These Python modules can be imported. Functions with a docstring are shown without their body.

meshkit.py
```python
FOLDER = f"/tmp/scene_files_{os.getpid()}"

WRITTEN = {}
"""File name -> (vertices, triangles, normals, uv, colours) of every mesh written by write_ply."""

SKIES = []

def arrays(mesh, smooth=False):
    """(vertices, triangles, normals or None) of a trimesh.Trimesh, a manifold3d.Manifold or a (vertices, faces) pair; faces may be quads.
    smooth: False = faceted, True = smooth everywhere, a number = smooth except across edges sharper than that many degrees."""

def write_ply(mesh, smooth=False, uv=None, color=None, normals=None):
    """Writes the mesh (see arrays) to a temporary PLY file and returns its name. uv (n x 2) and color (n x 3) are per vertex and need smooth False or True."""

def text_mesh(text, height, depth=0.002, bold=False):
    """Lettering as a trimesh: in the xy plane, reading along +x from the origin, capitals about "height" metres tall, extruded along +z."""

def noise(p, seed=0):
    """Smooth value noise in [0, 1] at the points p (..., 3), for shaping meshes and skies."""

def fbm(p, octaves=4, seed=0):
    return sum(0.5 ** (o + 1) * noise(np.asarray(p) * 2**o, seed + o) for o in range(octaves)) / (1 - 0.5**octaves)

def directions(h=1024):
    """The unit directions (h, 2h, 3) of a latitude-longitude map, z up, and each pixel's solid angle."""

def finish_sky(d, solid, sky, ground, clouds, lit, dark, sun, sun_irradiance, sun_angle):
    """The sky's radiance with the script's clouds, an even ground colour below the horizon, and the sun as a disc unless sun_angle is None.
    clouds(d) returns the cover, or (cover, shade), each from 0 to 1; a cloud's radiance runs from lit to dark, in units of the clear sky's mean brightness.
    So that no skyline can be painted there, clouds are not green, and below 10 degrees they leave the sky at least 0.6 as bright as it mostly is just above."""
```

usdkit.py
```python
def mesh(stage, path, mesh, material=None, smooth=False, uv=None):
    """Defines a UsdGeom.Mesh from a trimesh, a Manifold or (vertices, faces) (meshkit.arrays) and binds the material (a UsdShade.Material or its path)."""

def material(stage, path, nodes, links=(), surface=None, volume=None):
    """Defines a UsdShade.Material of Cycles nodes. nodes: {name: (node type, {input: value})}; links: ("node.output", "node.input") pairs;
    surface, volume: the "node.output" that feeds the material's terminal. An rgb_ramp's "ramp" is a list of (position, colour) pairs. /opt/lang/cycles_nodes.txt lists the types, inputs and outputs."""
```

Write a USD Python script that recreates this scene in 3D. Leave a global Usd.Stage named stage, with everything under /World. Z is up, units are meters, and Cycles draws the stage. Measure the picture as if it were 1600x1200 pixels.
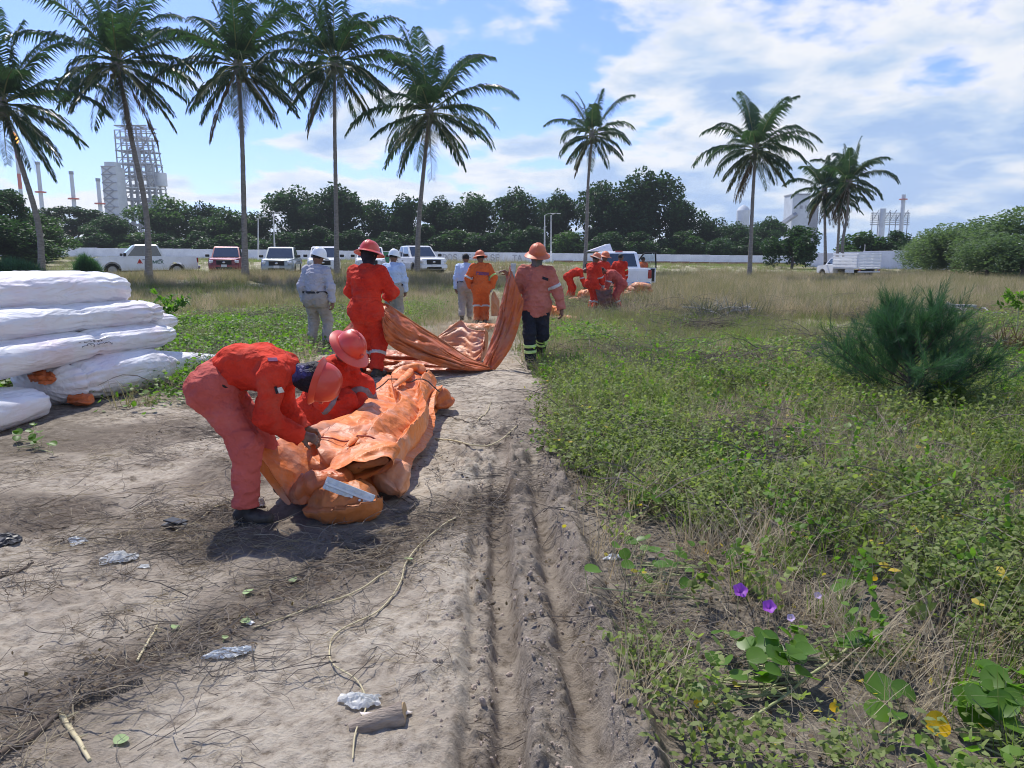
import math, random
import numpy as np, trimesh, usdkit, meshkit
from pxr import Usd, UsdGeom, UsdLux, UsdShade, Sdf, Gf, Vt
from scipy.spatial.transform import Rotation as Rot

stage = Usd.Stage.CreateInMemory()
UsdGeom.SetStageUpAxis(stage, UsdGeom.Tokens.z)
UsdGeom.SetStageMetersPerUnit(stage, 1.0)
world = UsdGeom.Xform.Define(stage, '/World')
stage.SetDefaultPrim(world.GetPrim())
UsdGeom.Scope.Define(stage, '/World/Looks')
L = '/World/Looks/'

# ------------------------------------------------------------------ camera
EYE, FPX, PITCH = 1.62, 1164.0, math.atan(195 / 1164)
cam = UsdGeom.Camera.Define(stage, '/World/camera')
cam.AddTranslateOp().Set((0, 0, EYE))
cam.AddRotateXOp().Set(90 - math.degrees(PITCH))
cam.CreateHorizontalApertureAttr(36.0)
cam.CreateVerticalApertureAttr(27.0)
cam.CreateFocalLengthAttr(36.0 * FPX / 1600)
cam.CreateClippingRangeAttr((0.05, 6000))
cam.CreateExposureAttr(0.88)

# ------------------------------------------------------------------ sun and sky
SUN_AZ, SUN_EL = math.radians(-30), math.radians(55)      # azimuth from +y towards +x
sun_dir = np.array([math.sin(SUN_AZ) * math.cos(SUN_EL), math.cos(SUN_AZ) * math.cos(SUN_EL), math.sin(SUN_EL)])
sun = UsdLux.DistantLight.Define(stage, '/World/sun')
sun.CreateNormalizeAttr(True)
sun.CreateIntensityAttr(0.82)
sun.CreateAngleAttr(0.7)
sun.CreateColorAttr((1.0, 0.95, 0.87))
sun.AddRotateZOp().Set(-math.degrees(SUN_AZ))
sun.AddRotateXOp().Set(-(90 - math.degrees(SUN_EL)))

SKY_W = 14.2
sky_mat = usdkit.material(stage, L + 'sky_look', {
    'tc': ('texture_coordinate', {}),
    'sky': ('sky_texture', {'sky_type': 'single_scattering', 'sun_disc': False, 'sun_elevation': SUN_EL, 'sun_rotation': SUN_AZ,
                            'altitude': 20.0, 'air_density': 1.0, 'aerosol_density': 0.6, 'ozone_density': 3.0}),
    'tint': ('mix', {'mix_type': 'multiply', 'fac': 1.0, 'color2': (0.39, 0.46, 0.70)}),
    'sx': ('separate_xyz', {}),
    'za': ('math', {'math_type': 'absolute'}),
    'zc': ('math', {'math_type': 'add', 'value2': 0.22}),
    'ux': ('math', {'math_type': 'divide'}),
    'uy': ('math', {'math_type': 'divide'}),
    'uv': ('combine_xyz', {'z': SKY_W}),
    'n1': ('noise_texture', {'scale': 2.0, 'detail': 11.0, 'roughness': 0.52, 'distortion': 0.1}),
    'mp': ('mapping', {'location': (3.1, 7.7, 1.3)}),
    'n2': ('noise_texture', {'scale': 3.4, 'detail': 9.0, 'roughness': 0.56, 'distortion': 0.25}),
    'bx': ('math', {'math_type': 'multiply_add', 'value2': 0.26, 'value3': 0.0}),
    'bz': ('math', {'math_type': 'multiply_add', 'value2': -0.36}),
    'm1': ('math', {'math_type': 'add'}),
    'cov': ('map_range', {'range_type': 'smoothstep', 'from_min': 0.38, 'from_max': 0.465, 'to_min': 0.0, 'to_max': 0.96, 'clamp': True}),
    'thick': ('map_range', {'from_min': 0.42, 'from_max': 0.66, 'to_min': 0.18, 'to_max': -0.19, 'clamp': True}),
    'sh': ('math', {'math_type': 'add'}),
    'shade': ('rgb_ramp', {'ramp': [(0.34, (1.35, 1.95, 3.0)), (0.47, (2.0, 2.5, 3.2)), (0.57, (2.7, 2.95, 3.3)), (0.68, (3.35, 3.4, 3.45))]}),
    'mix': ('mix', {}),
    'bg': ('background_shader', {'strength': 0.15})},
    [('tc.generated', 'sx.vector'), ('sx.z', 'za.value1'), ('za.value', 'zc.value1'), ('sx.x', 'ux.value1'), ('zc.value', 'ux.value2'),
     ('sx.y', 'uy.value1'), ('zc.value', 'uy.value2'), ('ux.value', 'uv.x'), ('uy.value', 'uv.y'), ('uv.vector', 'n1.vector'),
     ('uv.vector', 'mp.vector'), ('mp.vector', 'n2.vector'), ('sx.x', 'bx.value1'), ('sx.z', 'bz.value1'), ('bx.value', 'bz.value3'),
     ('n1.fac', 'm1.value1'), ('bz.value', 'm1.value2'), ('m1.value', 'cov.value'), ('m1.value', 'thick.value'), ('n2.fac', 'sh.value1'), ('thick.result', 'sh.value2'), ('sh.value', 'shade.fac'),
     ('sky.color', 'tint.color1'), ('tint.color', 'mix.color1'), ('shade.color', 'mix.color2'), ('cov.result', 'mix.fac'), ('mix.color', 'bg.color')],
    surface='bg.background')
dome = UsdLux.DomeLight.Define(stage, '/World/sky')
dome.CreateIntensityAttr(1.0)
UsdShade.MaterialBindingAPI.Apply(dome.GetPrim()).Bind(sky_mat)

# ------------------------------------------------------------------ helpers
rng = np.random.default_rng(11)
random.seed(11)
used = {}
def numbered(name):
    n = used.get(name, -1) + 1
    used[name] = n
    return name if n == 0 else f'{name}_{n:03d}'

def tag(prim, label=None, cat=None, group=None, kind=None):
    p = prim.GetPrim() if hasattr(prim, 'GetPrim') else prim
    for k, v in (('label', label), ('category', cat), ('group', group), ('kind', kind)):
        if v: p.SetCustomDataByKey(k, v)
    return p

def thing(name, label=None, cat=None, loc=(0, 0, 0), rotz=0.0, group=None, kind=None, scale=None):
    x = UsdGeom.Xform.Define(stage, '/World/' + numbered(name))
    x.AddTranslateOp().Set(tuple(float(c) for c in loc))
    if rotz: x.AddRotateZOp().Set(float(math.degrees(rotz)))
    if scale is not None: x.AddScaleOp().Set(tuple(float(c) for c in np.broadcast_to(scale, 3)))
    return tag(x, label, cat, group, kind)

def obj(name, mesh, material, parent=None, smooth=False, label=None, attrs=None):
    base = '/World' if parent is None else str(parent.GetPath())
    if parent is None: path = base + '/' + numbered(name)
    else:
        k = base + '/' + name
        n = used.get(k, -1) + 1; used[k] = n
        path = k if n == 0 else f'{k}_{n:03d}'
    if isinstance(mesh, tuple) and attrs is None:
        v_, f_ = np.asarray(mesh[0]), np.asarray(mesh[1]); us = np.unique(f_)
        if len(us) != len(v_): mp_ = np.zeros(len(v_), int); mp_[us] = np.arange(len(us)); mesh = (v_[us], mp_[f_])
    m = usdkit.mesh(stage, path, mesh, material, smooth=smooth)
    for a, vals in (attrs or {}).items():
        UsdGeom.PrimvarsAPI(m).CreatePrimvar(a, Sdf.ValueTypeNames.FloatArray, 'vertex').Set(Vt.FloatArray.FromNumpy(np.asarray(vals, np.float32)))
    p = m.GetPrim()
    if label: p.SetCustomDataByKey('label', label)
    return p

def dup(src, name, label, cat, loc, rotz=0.0, group=None, scale=None):
    r = thing(name, label, cat, loc, rotz, group, scale=scale)
    r.GetReferences().AddInternalReference(src.GetPath())
    r.SetInstanceable(True)
    return r

def instancer(name, protos, pts, rots, scales, idx, kind='stuff', label=None, cat=None, parent=None):
    """protos: [(mesh, material)]; rots: (n,4) xyzw; one PointInstancer"""
    base = '/World' if parent is None else str(parent.GetPath())
    pi = UsdGeom.PointInstancer.Define(stage, base + '/' + numbered(name))
    paths = []
    for k, (m, mt) in enumerate(protos):
        q = str(pi.GetPath()) + f'/prototypes/clump_{k}'
        usdkit.mesh(stage, q, m, mt, smooth=False)
        paths.append(q)
    pi.CreatePrototypesRel().SetTargets(paths)
    pi.CreatePositionsAttr(Vt.Vec3fArray.FromNumpy(np.asarray(pts, np.float32)))
    q = np.asarray(rots, float)
    pi.CreateOrientationsAttr(Vt.QuathArray([Gf.Quath(float(a[3]), float(a[0]), float(a[1]), float(a[2])) for a in q]))
    s = np.asarray(scales, np.float32)
    if s.ndim == 1: s = np.repeat(s[:, None], 3, 1)
    pi.CreateScalesAttr(Vt.Vec3fArray.FromNumpy(s))
    pi.CreateProtoIndicesAttr(Vt.IntArray.FromNumpy(np.asarray(idx, np.int32)))
    return tag(pi, label, cat, None, kind)

def spin(n, r=rng, tilt=0.15):
    return Rot.from_euler('zyx', np.stack([r.uniform(0, 6.283, n), r.normal(0, tilt, n), r.normal(0, tilt, n)], 1)).as_quat()

fbm, noise = meshkit.fbm, meshkit.noise
def sstep(a, b, x):
    t = np.clip((np.asarray(x, float) - a) / (b - a), 0, 1)
    return t * t * (3 - 2 * t)
def n2(x, y, f, seed=0, octv=4):
    x, y = np.broadcast_arrays(np.asarray(x, float), np.asarray(y, float))
    return fbm(np.stack([x * f + 50, y * f + 50, np.full(x.shape, 3.3)], -1), octv, seed)

class MB:
    """collects pieces that make one mesh"""
    def __init__(s): s.v, s.f, s.n = [], [], 0
    def add(s, v, f):
        v, f = np.asarray(v, float), np.asarray(f, int)
        if f.shape[1] == 4: f = np.vstack([f[:, [0, 1, 2]], f[:, [0, 2, 3]]])
        s.v.append(v); s.f.append(f + s.n); s.n += len(v); return s
    def mesh(s, m): return s.add(m.vertices, m.faces)
    def box(s, c, size, rot=None, bevel=0.0):
        if bevel:
            h = np.array(size) / 2; b = min(bevel, min(h) * .49)
            p = []
            for sx in (-1, 1):
                for sy in (-1, 1):
                    for sz in (-1, 1):
                        for k in range(3):
                            q = np.array([sx, sy, sz]) * h
                            o = np.array([sx, sy, sz]) * b
                            q = q - o; q[k] += o[k]; p.append(q)
            m = trimesh.Trimesh(np.array(p)).convex_hull
            v, f = np.array(m.vertices), np.array(m.faces)
        else:
            m = trimesh.creation.box(size); v, f = np.array(m.vertices), np.array(m.faces)
        if rot is not None: v = Rot.from_euler('xyz', rot).apply(v)
        return s.add(v + np.array(c), f)
    def tube(s, pts, r, sides=6, cap=True):
        v, f = tube(pts, r, sides, cap); return s.add(v, f)
    def get(s):
        return np.vstack(s.v), np.vstack(s.f)

def tube(pts, r, sides=6, cap=True, flat=1.0):
    p = np.asarray(pts, float); n = len(p)
    r = np.broadcast_to(np.asarray(r, float), (n,))
    t = np.gradient(p, axis=0) if n > 2 else np.repeat((p[1] - p[0])[None], 2, 0)
    t /= np.linalg.norm(t, axis=1, keepdims=True) + 1e-12
    ref = np.array([0, 0, 1.0]) if abs(t[:, 2]).mean() < .8 else np.array([1.0, 0, 0])
    a = np.cross(t, ref); a /= np.linalg.norm(a, axis=1, keepdims=True) + 1e-12
    b = np.cross(a, t)
    th = np.arange(sides) * 2 * np.pi / sides
    v = p[:, None] + r[:, None, None] * (np.cos(th)[None, :, None] * a[:, None] + flat * np.sin(th)[None, :, None] * b[:, None])
    i, j = np.meshgrid(np.arange(n - 1), np.arange(sides), indexing='ij')
    q = np.stack([i * sides + j, i * sides + (j + 1) % sides, (i + 1) * sides + (j + 1) % sides, (i + 1) * sides + j], -1).reshape(-1, 4)
    f = np.vstack([q[:, [0, 2, 1]], q[:, [0, 3, 2]]])
    v = v.reshape(-1, 3)
    if cap:
        v = np.vstack([v, p[:1], p[-1:]]); m = len(v)
        k = np.arange(sides)
        f = np.vstack([f, np.stack([np.full(sides, m - 2), k, (k + 1) % sides], 1)])
        k2 = k + (n - 1) * sides
        f = np.vstack([f, np.stack([np.full(sides, m - 1), (k + 1) % sides + (n - 1) * sides, k2], 1)])
    return v, f

def curve(ctrl, n=24):
    """Catmull-Rom through the points"""
    c = np.asarray(ctrl, float)
    c = np.vstack([2 * c[0] - c[1], c, 2 * c[-1] - c[-2]])
    k = len(c) - 3
    out = []
    for u in np.linspace(0, k - 1e-6, n):
        i = int(u); t = u - i; p0, p1, p2, p3 = c[i:i + 4]
        out.append(.5 * ((2 * p1) + (-p0 + p2) * t + (2 * p0 - 5 * p1 + 4 * p2 - p3) * t * t + (-p0 + 3 * p1 - 3 * p2 + p3) * t ** 3))
    return np.array(out)

def grid_faces(nu, nv, wrap_v=False):
    i, j = np.meshgrid(np.arange(nu - 1), np.arange(nv if wrap_v else nv - 1), indexing='ij')
    j2 = (j + 1) % nv
    return np.stack([i * nv + j, (i + 1) * nv + j, (i + 1) * nv + j2, i * nv + j2], -1).reshape(-1, 4)

def vnormals(v, f):
    n = np.zeros_like(v); fn = np.cross(v[f[:, 1]] - v[f[:, 0]], v[f[:, 2]] - v[f[:, 0]])
    for k in range(3): np.add.at(n, f[:, k], fn)
    return n / (np.linalg.norm(n, axis=1, keepdims=True) + 1e-12)

def sheet(P, th=0.008):
    """P: (nu,nv,3) grid -> closed thin solid sheet"""
    nu, nv = P.shape[:2]
    v = P.reshape(-1, 3); q = grid_faces(nu, nv); f = np.vstack([q[:, [0, 1, 2]], q[:, [0, 2, 3]]])
    n = vnormals(v, f)
    a, b = v + n * th / 2, v - n * th / 2
    N = len(v)
    rim = list(range(0, nv)) + [i * nv + nv - 1 for i in range(1, nu)] + [(nu - 1) * nv + j for j in range(nv - 2, -1, -1)] + [i * nv for i in range(nu - 2, 0, -1)]
    rim = np.array(rim); r2 = np.roll(rim, -1)
    side = np.vstack([np.stack([rim, r2, r2 + N], 1), np.stack([rim, r2 + N, rim + N], 1)])
    return np.vstack([a, b]), np.vstack([f, f[:, ::-1] + N, side])

def ray(px, py):
    xc, yc = (px - 800) / FPX, (600 - py) / FPX
    return np.array([xc, math.cos(PITCH) + yc * math.sin(PITCH), -math.sin(PITCH) + yc * math.cos(PITCH)])
def at(px, py, Y):
    d = ray(px, py); return np.array([0, 0, EYE]) + d * (Y / d[1])
def on_ground(px, py, lo=1.2, hi=400):
    """where the line of sight through this pixel of the photograph meets the terrain"""
    d = ray(px, py)
    ys = np.geomspace(lo, hi, 1500); P = np.array([0, 0, EYE]) + d[None] * (ys / d[1])[:, None]
    below = P[:, 2] < G(P[:, 0], P[:, 1])
    k = int(np.argmax(below)) if below.any() else len(ys) - 1
    p = P[k].copy(); p[2] = float(G(p[0], p[1])); return p
def gz(x, y, dz=0.0): return np.array([x, y, float(G(x, y)) + dz])

# ------------------------------------------------------------------ materials
def mat(name, col, col2=None, rough=0.8, scale=6.0, bump=0.0, bscale=30.0, spec=0.3, coord='object', detail=5.0, metal=0.0, lo=0.35, hi=0.65,
        sheen=0.0, coat=0.0, vary=0.0, stretch=None, transl=None, spots=None, crumple=None, bdist=.02):
    """principled surface: two colours mixed by noise, optional bump, optional variation per object"""
    nodes = {'tc': ('texture_coordinate', {}), 'geo': ('geometry', {}),
             'mp': ('mapping', {'scale': stretch or (1, 1, 1)}),
             'n': ('noise_texture', {'scale': scale, 'detail': detail, 'roughness': 0.6}),
             'r': ('rgb_ramp', {'ramp': [(lo, col), (hi, col2 or col)]}),
             'p': ('principled_bsdf', {'roughness': rough, 'specular_ior_level': spec, 'metallic': metal, 'sheen_weight': sheen, 'coat_weight': coat})}
    src = 'geo.position' if coord == 'world' else 'tc.' + coord
    links = [(src, 'mp.vector'), ('mp.vector', 'n.vector'), ('n.fac', 'r.fac')]
    out = 'r.color'
    if spots:
        nodes['sn'] = ('noise_texture', {'scale': spots[0], 'detail': 6.0, 'roughness': 0.65})
        nodes['sm'] = ('map_range', {'from_min': spots[1], 'from_max': spots[2], 'to_max': spots[4] if len(spots) > 4 else 0.8, 'clamp': True})
        nodes['sx'] = ('mix', {'color2': spots[3]})
        links += [('mp.vector', 'sn.vector'), ('sn.fac', 'sm.value'), ('sm.result', 'sx.fac'), (out, 'sx.color1')]; out = 'sx.color'
    if vary:
        nodes['hv'] = ('map_range', {'from_min': 0.0, 'from_max': 1.0, 'to_min': 1 - vary, 'to_max': 1 + vary})
        nodes['hs'] = ('hsv', {})
        links += [('geo.random_per_island', 'hv.value'), ('hv.result', 'hs.value'), (out, 'hs.color')]; out = 'hs.color'
    links.append((out, 'p.base_color'))
    if bump:
        nodes['bn'] = ('noise_texture', {'scale': bscale, 'detail': 6.0, 'roughness': 0.6})
        nodes['b'] = ('bump', {'strength': bump, 'distance': bdist})
        links += [('mp.vector', 'bn.vector'), ('bn.fac', 'b.height'), ('b.normal', 'p.normal')]
    if crumple:                                        # creased facets: cell distances at two sizes, warped by noise
        nodes.update({'cw': ('noise_texture', {'scale': crumple[0] * .5, 'detail': 3.0}), 'cm': ('mix', {'mix_type': 'linear_light', 'fac': .12}), 'c1': ('voronoi_texture', {'feature': 'f1', 'scale': crumple[0]}), 'c2': ('voronoi_texture', {'feature': 'f1', 'scale': crumple[0] * 2.3}),
                      'ca': ('math', {'math_type': 'multiply_add', 'value2': .4}), 'cb': ('bump', {'strength': crumple[1], 'distance': crumple[2]})})
        links += [('mp.vector', 'cw.vector'), ('mp.vector', 'cm.color1'), ('cw.color', 'cm.color2'), ('cm.color', 'c1.vector'), ('cm.color', 'c2.vector'), ('c2.distance', 'ca.value1'), ('c1.distance', 'ca.value3'), ('ca.value', 'cb.height')]
        if bump: links.remove(('b.normal', 'p.normal')); links.append(('b.normal', 'cb.normal'))
        links.append(('cb.normal', 'p.normal'))
    surf = 'p.BSDF'
    if transl:
        nodes['t'] = ('translucent_bsdf', {'color': transl[1]}); nodes['mx'] = ('mix_closure', {'fac': transl[0]})
        links += [('p.BSDF', 'mx.closure1'), ('t.BSDF', 'mx.closure2')]; surf = 'mx.closure'
    return usdkit.material(stage, L + name, nodes, links, surface=surf)

def leaf_mat(name, cols, tr=0.35, rough=0.55, spec=0.25, trcol=None, big=None):
    """leaves: colour varies per leaf (mesh island) and, if big is given, in patches of the world"""
    n = len(cols)
    nodes = {'geo': ('geometry', {}), 'oi': ('object_info', {}),
             'add': ('math', {'math_type': 'multiply_add', 'value2': 0.72}), 'ad2': ('math', {'math_type': 'multiply', 'value2': 0.28}),
             'r': ('rgb_ramp', {'ramp': [(i / max(1, n - 1), c) for i, c in enumerate(cols)]}),
             'p': ('principled_bsdf', {'roughness': rough, 'specular_ior_level': spec}),
             'tm': ('mix', {'mix_type': 'multiply', 'fac': 1.0, 'color2': trcol or (1.3, 1.5, 0.7)}),
             't': ('translucent_bsdf', {}), 'mx': ('mix_closure', {'fac': tr})}
    links = [('geo.random_per_island', 'add.value1'), ('oi.random', 'ad2.value1'), ('ad2.value', 'add.value3'), ('add.value', 'r.fac'),
             ('r.color', 'p.base_color'), ('r.color', 'tm.color1'), ('tm.color', 't.color'), ('p.BSDF', 'mx.closure1'), ('t.BSDF', 'mx.closure2')]
    return usdkit.material(stage, L + name, nodes, links, surface='mx.closure')
# ------------------------------------------------------------------ terrain
from scipy.interpolate import PchipInterpolator
_yl = PchipInterpolator([-60, 0, 14, 22, 30, 38, 47, 60, 82, 100, 140, 3000], [0, 0, 0, .02, .2, .48, .55, .64, .8, 1.0, 1.0, 1.0])
_yr = PchipInterpolator([-60, 0, 14, 22, 30, 45, 60, 82, 100, 140, 3000], [0, 0, 0, -.02, -.02, .02, .12, .66, 1.0, 1.0, 1.0])

def veg_mask(x, y):
    """1 where plants cover the soil, 0 on the bare dirt track"""
    x, y = np.asarray(x, float), np.asarray(y, float)
    w = (n2(x, y, .9, 4) - .5) * 1.1 + (n2(x, y, 3.1, 5) - .5) * .5
    cx = -.35 * sstep(9, 22, y)                       # the track drifts left and narrows into grass further out
    right = sstep(.28, .62, x - cx + w * .45)
    left = sstep(3.45, 4.6, -(x - cx) + w * 1.0 - 1.6 * sstep(9, 20, y) * 0)
    far = sstep(10.5, 17, y + w * 4) * .72
    return np.clip(np.maximum.reduce([right, left, far]), 0, 1)

def G(x, y, fine=True):
    x, y = np.broadcast_arrays(np.asarray(x, float), np.asarray(y, float))
    w = sstep(-2, 6, x)
    z = _yl(y) * (1 - w) + _yr(y) * w
    z = z - np.clip(x, -130, 130) * .0105 * sstep(48, 115, y)
    far = sstep(3, 12, np.hypot(x, y))
    z = z + (n2(x, y, .22, 1) - .5) * .22 * far + (n2(x, y, .9, 2) - .5) * .07
    v = veg_mask(x, y)
    z = z + v * (.03 + (n2(x, y, 1.7, 3) - .5) * .10)
    if not fine: return z
    near = 1 - sstep(9, 16, y)
    # churned sand of the track
    lump = n2(x, y, 4.2, 6) - .5
    ridg = 1 - np.abs(2 * n2(x * 1.2, y * .7, 7.5, 7) - 1)
    hum = sstep(.0, -1.4, x + .5)                      # the left half is walked over and lumpy
    z = z + near * (1 - .6 * v) * (lump * (.035 + .065 * hum) + (ridg - .6) * (.016 + .030 * hum) + (n2(x, y, 24, 8, 3) - .5) * .024)
    # wheel ruts beside the plants
    wob = (n2(y, y * 0, .8, 9) - .5) * .10
    X = x + wob + .018 * (y - 3)
    on = (1 - sstep(4.6, 7.2, y)) * sstep(-3, -1, y)
    def band(a, b, s=.03): return sstep(a - s, a + s, X) * (1 - sstep(b - s, b + s, X))
    clod = np.clip(n2(x, y * .8, 11, 12, 5) - .34, 0, 1) * 2.1
    clod2 = (1 - np.abs(2 * n2(x * 1.0, y * 1.7, 12, 13, 4) - 1)) ** 1.3
    r = -.055 * band(-.20, .02, .04) + .085 * band(-.175, -.095, .02) * clod * clod2 - .035 * band(-.09, .02, .026) + .03 * band(-.42, -.2, .06) * clod * clod2
    r += band(.03, .19, .02) * (.005 + .085 * clod * clod2) - .055 * band(.18, .33, .055) + .05 * band(.205, .27, .02) * np.clip(clod - .75, 0, 1)
    r += band(.285, .46, .05) * (.035 + .10 * clod * clod2) + band(-.42, -.17, .06) * .02 * clod
    z = z + on * r * 1.3
    # churned patch further along the track and old tyre prints
    on2 = sstep(4.4, 5.6, y) * (1 - sstep(7.2, 9.2, y)) * .8 * sstep(-.9, -.4, x) * (1 - sstep(.2, .6, x))
    z = z + on2 * (clod * clod2 * .09 - .015)
    tread = np.sin((y + np.abs(x + .62) * .9) * 2 * np.pi / .07)
    tm = (sstep(-.78, -.72, x) * (1 - sstep(-.52, -.46, x))) * (1 - sstep(4.6, 5.6, y)) * sstep(.42, .6, n2(x, y, .8, 15))
    z = z + tm * np.sign(tread) * np.abs(tread) ** .5 * .007
    return z

def axis(lo, hi, c0, c1, h, grow):
    a = list(np.arange(c0, c1, h)); s, x = h, a[-1]
    while x < hi: s *= grow; x += s; a.append(x)
    s, x = h, a[0]; b = []
    while x > lo: s *= grow; x -= s; b.append(x)
    return np.array(b[::-1] + a)
gx = axis(-2500, 2500, -3.2, 1.0, .0135, 1.05)
gy = [-40, -20, -10, -5, -2.5, -1, 0, .6, 1.0, 1.3]
y_ = 1.5
while y_ < 3000:
    gy.append(y_); y_ += .0062 * y_ if y_ < 14 else .03 * y_
gy = np.array(gy)
GX, GY = np.meshgrid(gx, gy, indexing='ij')
GZ = G(GX, GY)
gv = np.stack([GX, GY, GZ], -1).reshape(-1, 3)
gf = grid_faces(len(gx), len(gy))
VEG = veg_mask(GX, GY).ravel()
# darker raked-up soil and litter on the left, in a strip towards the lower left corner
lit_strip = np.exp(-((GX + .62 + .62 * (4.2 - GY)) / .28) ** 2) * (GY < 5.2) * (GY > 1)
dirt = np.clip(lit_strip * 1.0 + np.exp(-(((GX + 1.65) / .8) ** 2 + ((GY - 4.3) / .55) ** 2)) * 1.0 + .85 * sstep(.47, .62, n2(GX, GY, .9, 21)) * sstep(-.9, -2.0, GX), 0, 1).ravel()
rutd = (sstep(-.3, 0.0, GX) * (1 - sstep(8, 10, GY))).ravel()
ground_mat = usdkit.material(stage, L + 'ground_look', {
    'geo': ('geometry', {}),
    'veg': ('attribute', {'attribute': 'veg'}), 'dirt': ('attribute', {'attribute': 'dirt'}), 'rut': ('attribute', {'attribute': 'rut'}),
    'n1': ('noise_texture', {'scale': 1.3, 'detail': 8.0, 'roughness': 0.65}),
    'n2': ('noise_texture', {'scale': 14.0, 'detail': 8.0, 'roughness': 0.7}),
    'n3': ('noise_texture', {'scale': 90.0, 'detail': 5.0, 'roughness': 0.7}),
    'n4': ('noise_texture', {'scale': 0.35, 'detail': 5.0, 'roughness': 0.6}),
    'sand': ('rgb_ramp', {'ramp': [(.30, (.22, .183, .145)), (.42, (.37, .320, .258)), (.58, (.48, .424, .345)), (.75, (.54, .48, .40))]}),
    'speck': ('rgb_ramp', {'ramp': [(.34, (.34, .31, .28)), (.44, (.80, .78, .76)), (.56, (1.05, 1.05, 1.05))]}),
    'sp': ('mix', {'mix_type': 'multiply', 'fac': .9}),
    'dm': ('math', {'math_type': 'multiply'}), 'dr': ('map_range', {'from_min': .36, 'from_max': .52, 'to_min': .2, 'to_max': 1.0, 'clamp': True}),
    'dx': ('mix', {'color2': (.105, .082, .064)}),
    'rg': ('mix', {'mix_type': 'multiply', 'color2': (.62, .61, .61)}),
    'soil': ('rgb_ramp', {'ramp': [(.32, (.085, .07, .055)), (.5, (.17, .145, .115)), (.66, (.30, .26, .21))]}),
    'far': ('rgb_ramp', {'ramp': [(.36, (.19, .18, .11)), (.5, (.30, .275, .19)), (.64, (.42, .38, .29))]}),
    'sy': ('separate_xyz', {}), 'fy': ('map_range', {'from_min': 9.0, 'from_max': 24.0, 'clamp': True}),
    'vx': ('mix', {}), 'gx': ('mix', {}),
    'h': ('math', {'math_type': 'multiply_add', 'value2': .35}),
    'b': ('bump', {'strength': 1.0, 'distance': .035}),
    'p': ('principled_bsdf', {'roughness': .95, 'specular_ior_level': .12})},
    [('geo.position', 'n1.vector'), ('geo.position', 'n2.vector'), ('geo.position', 'n3.vector'), ('geo.position', 'n4.vector'), ('geo.position', 'sy.vector'),
     ('n1.fac', 'sand.fac'), ('n2.fac', 'speck.fac'), ('sand.color', 'sp.color1'), ('speck.color', 'sp.color2'),
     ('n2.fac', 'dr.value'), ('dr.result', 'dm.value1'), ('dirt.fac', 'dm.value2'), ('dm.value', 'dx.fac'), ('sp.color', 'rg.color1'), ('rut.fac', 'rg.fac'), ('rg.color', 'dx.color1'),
     ('n2.fac', 'soil.fac'), ('n4.fac', 'far.fac'), ('sy.y', 'fy.value'), ('fy.result', 'vx.fac'), ('soil.color', 'vx.color1'), ('far.color', 'vx.color2'),
     ('veg.fac', 'gx.fac'), ('dx.color', 'gx.color1'), ('vx.color', 'gx.color2'), ('gx.color', 'p.base_color'),
     ('n3.fac', 'h.value1'), ('n2.fac', 'h.value3'), ('h.value', 'b.height'), ('b.normal', 'p.normal')], surface='p.BSDF')
g_ = obj('ground', (gv, gf[:, ::1]), ground_mat, smooth=True, attrs={'veg': VEG, 'dirt': dirt, 'rut': rutd})
tag(g_, 'sandy dirt track with wheel ruts between patches of weedy soil', 'ground', kind='structure')
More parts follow.
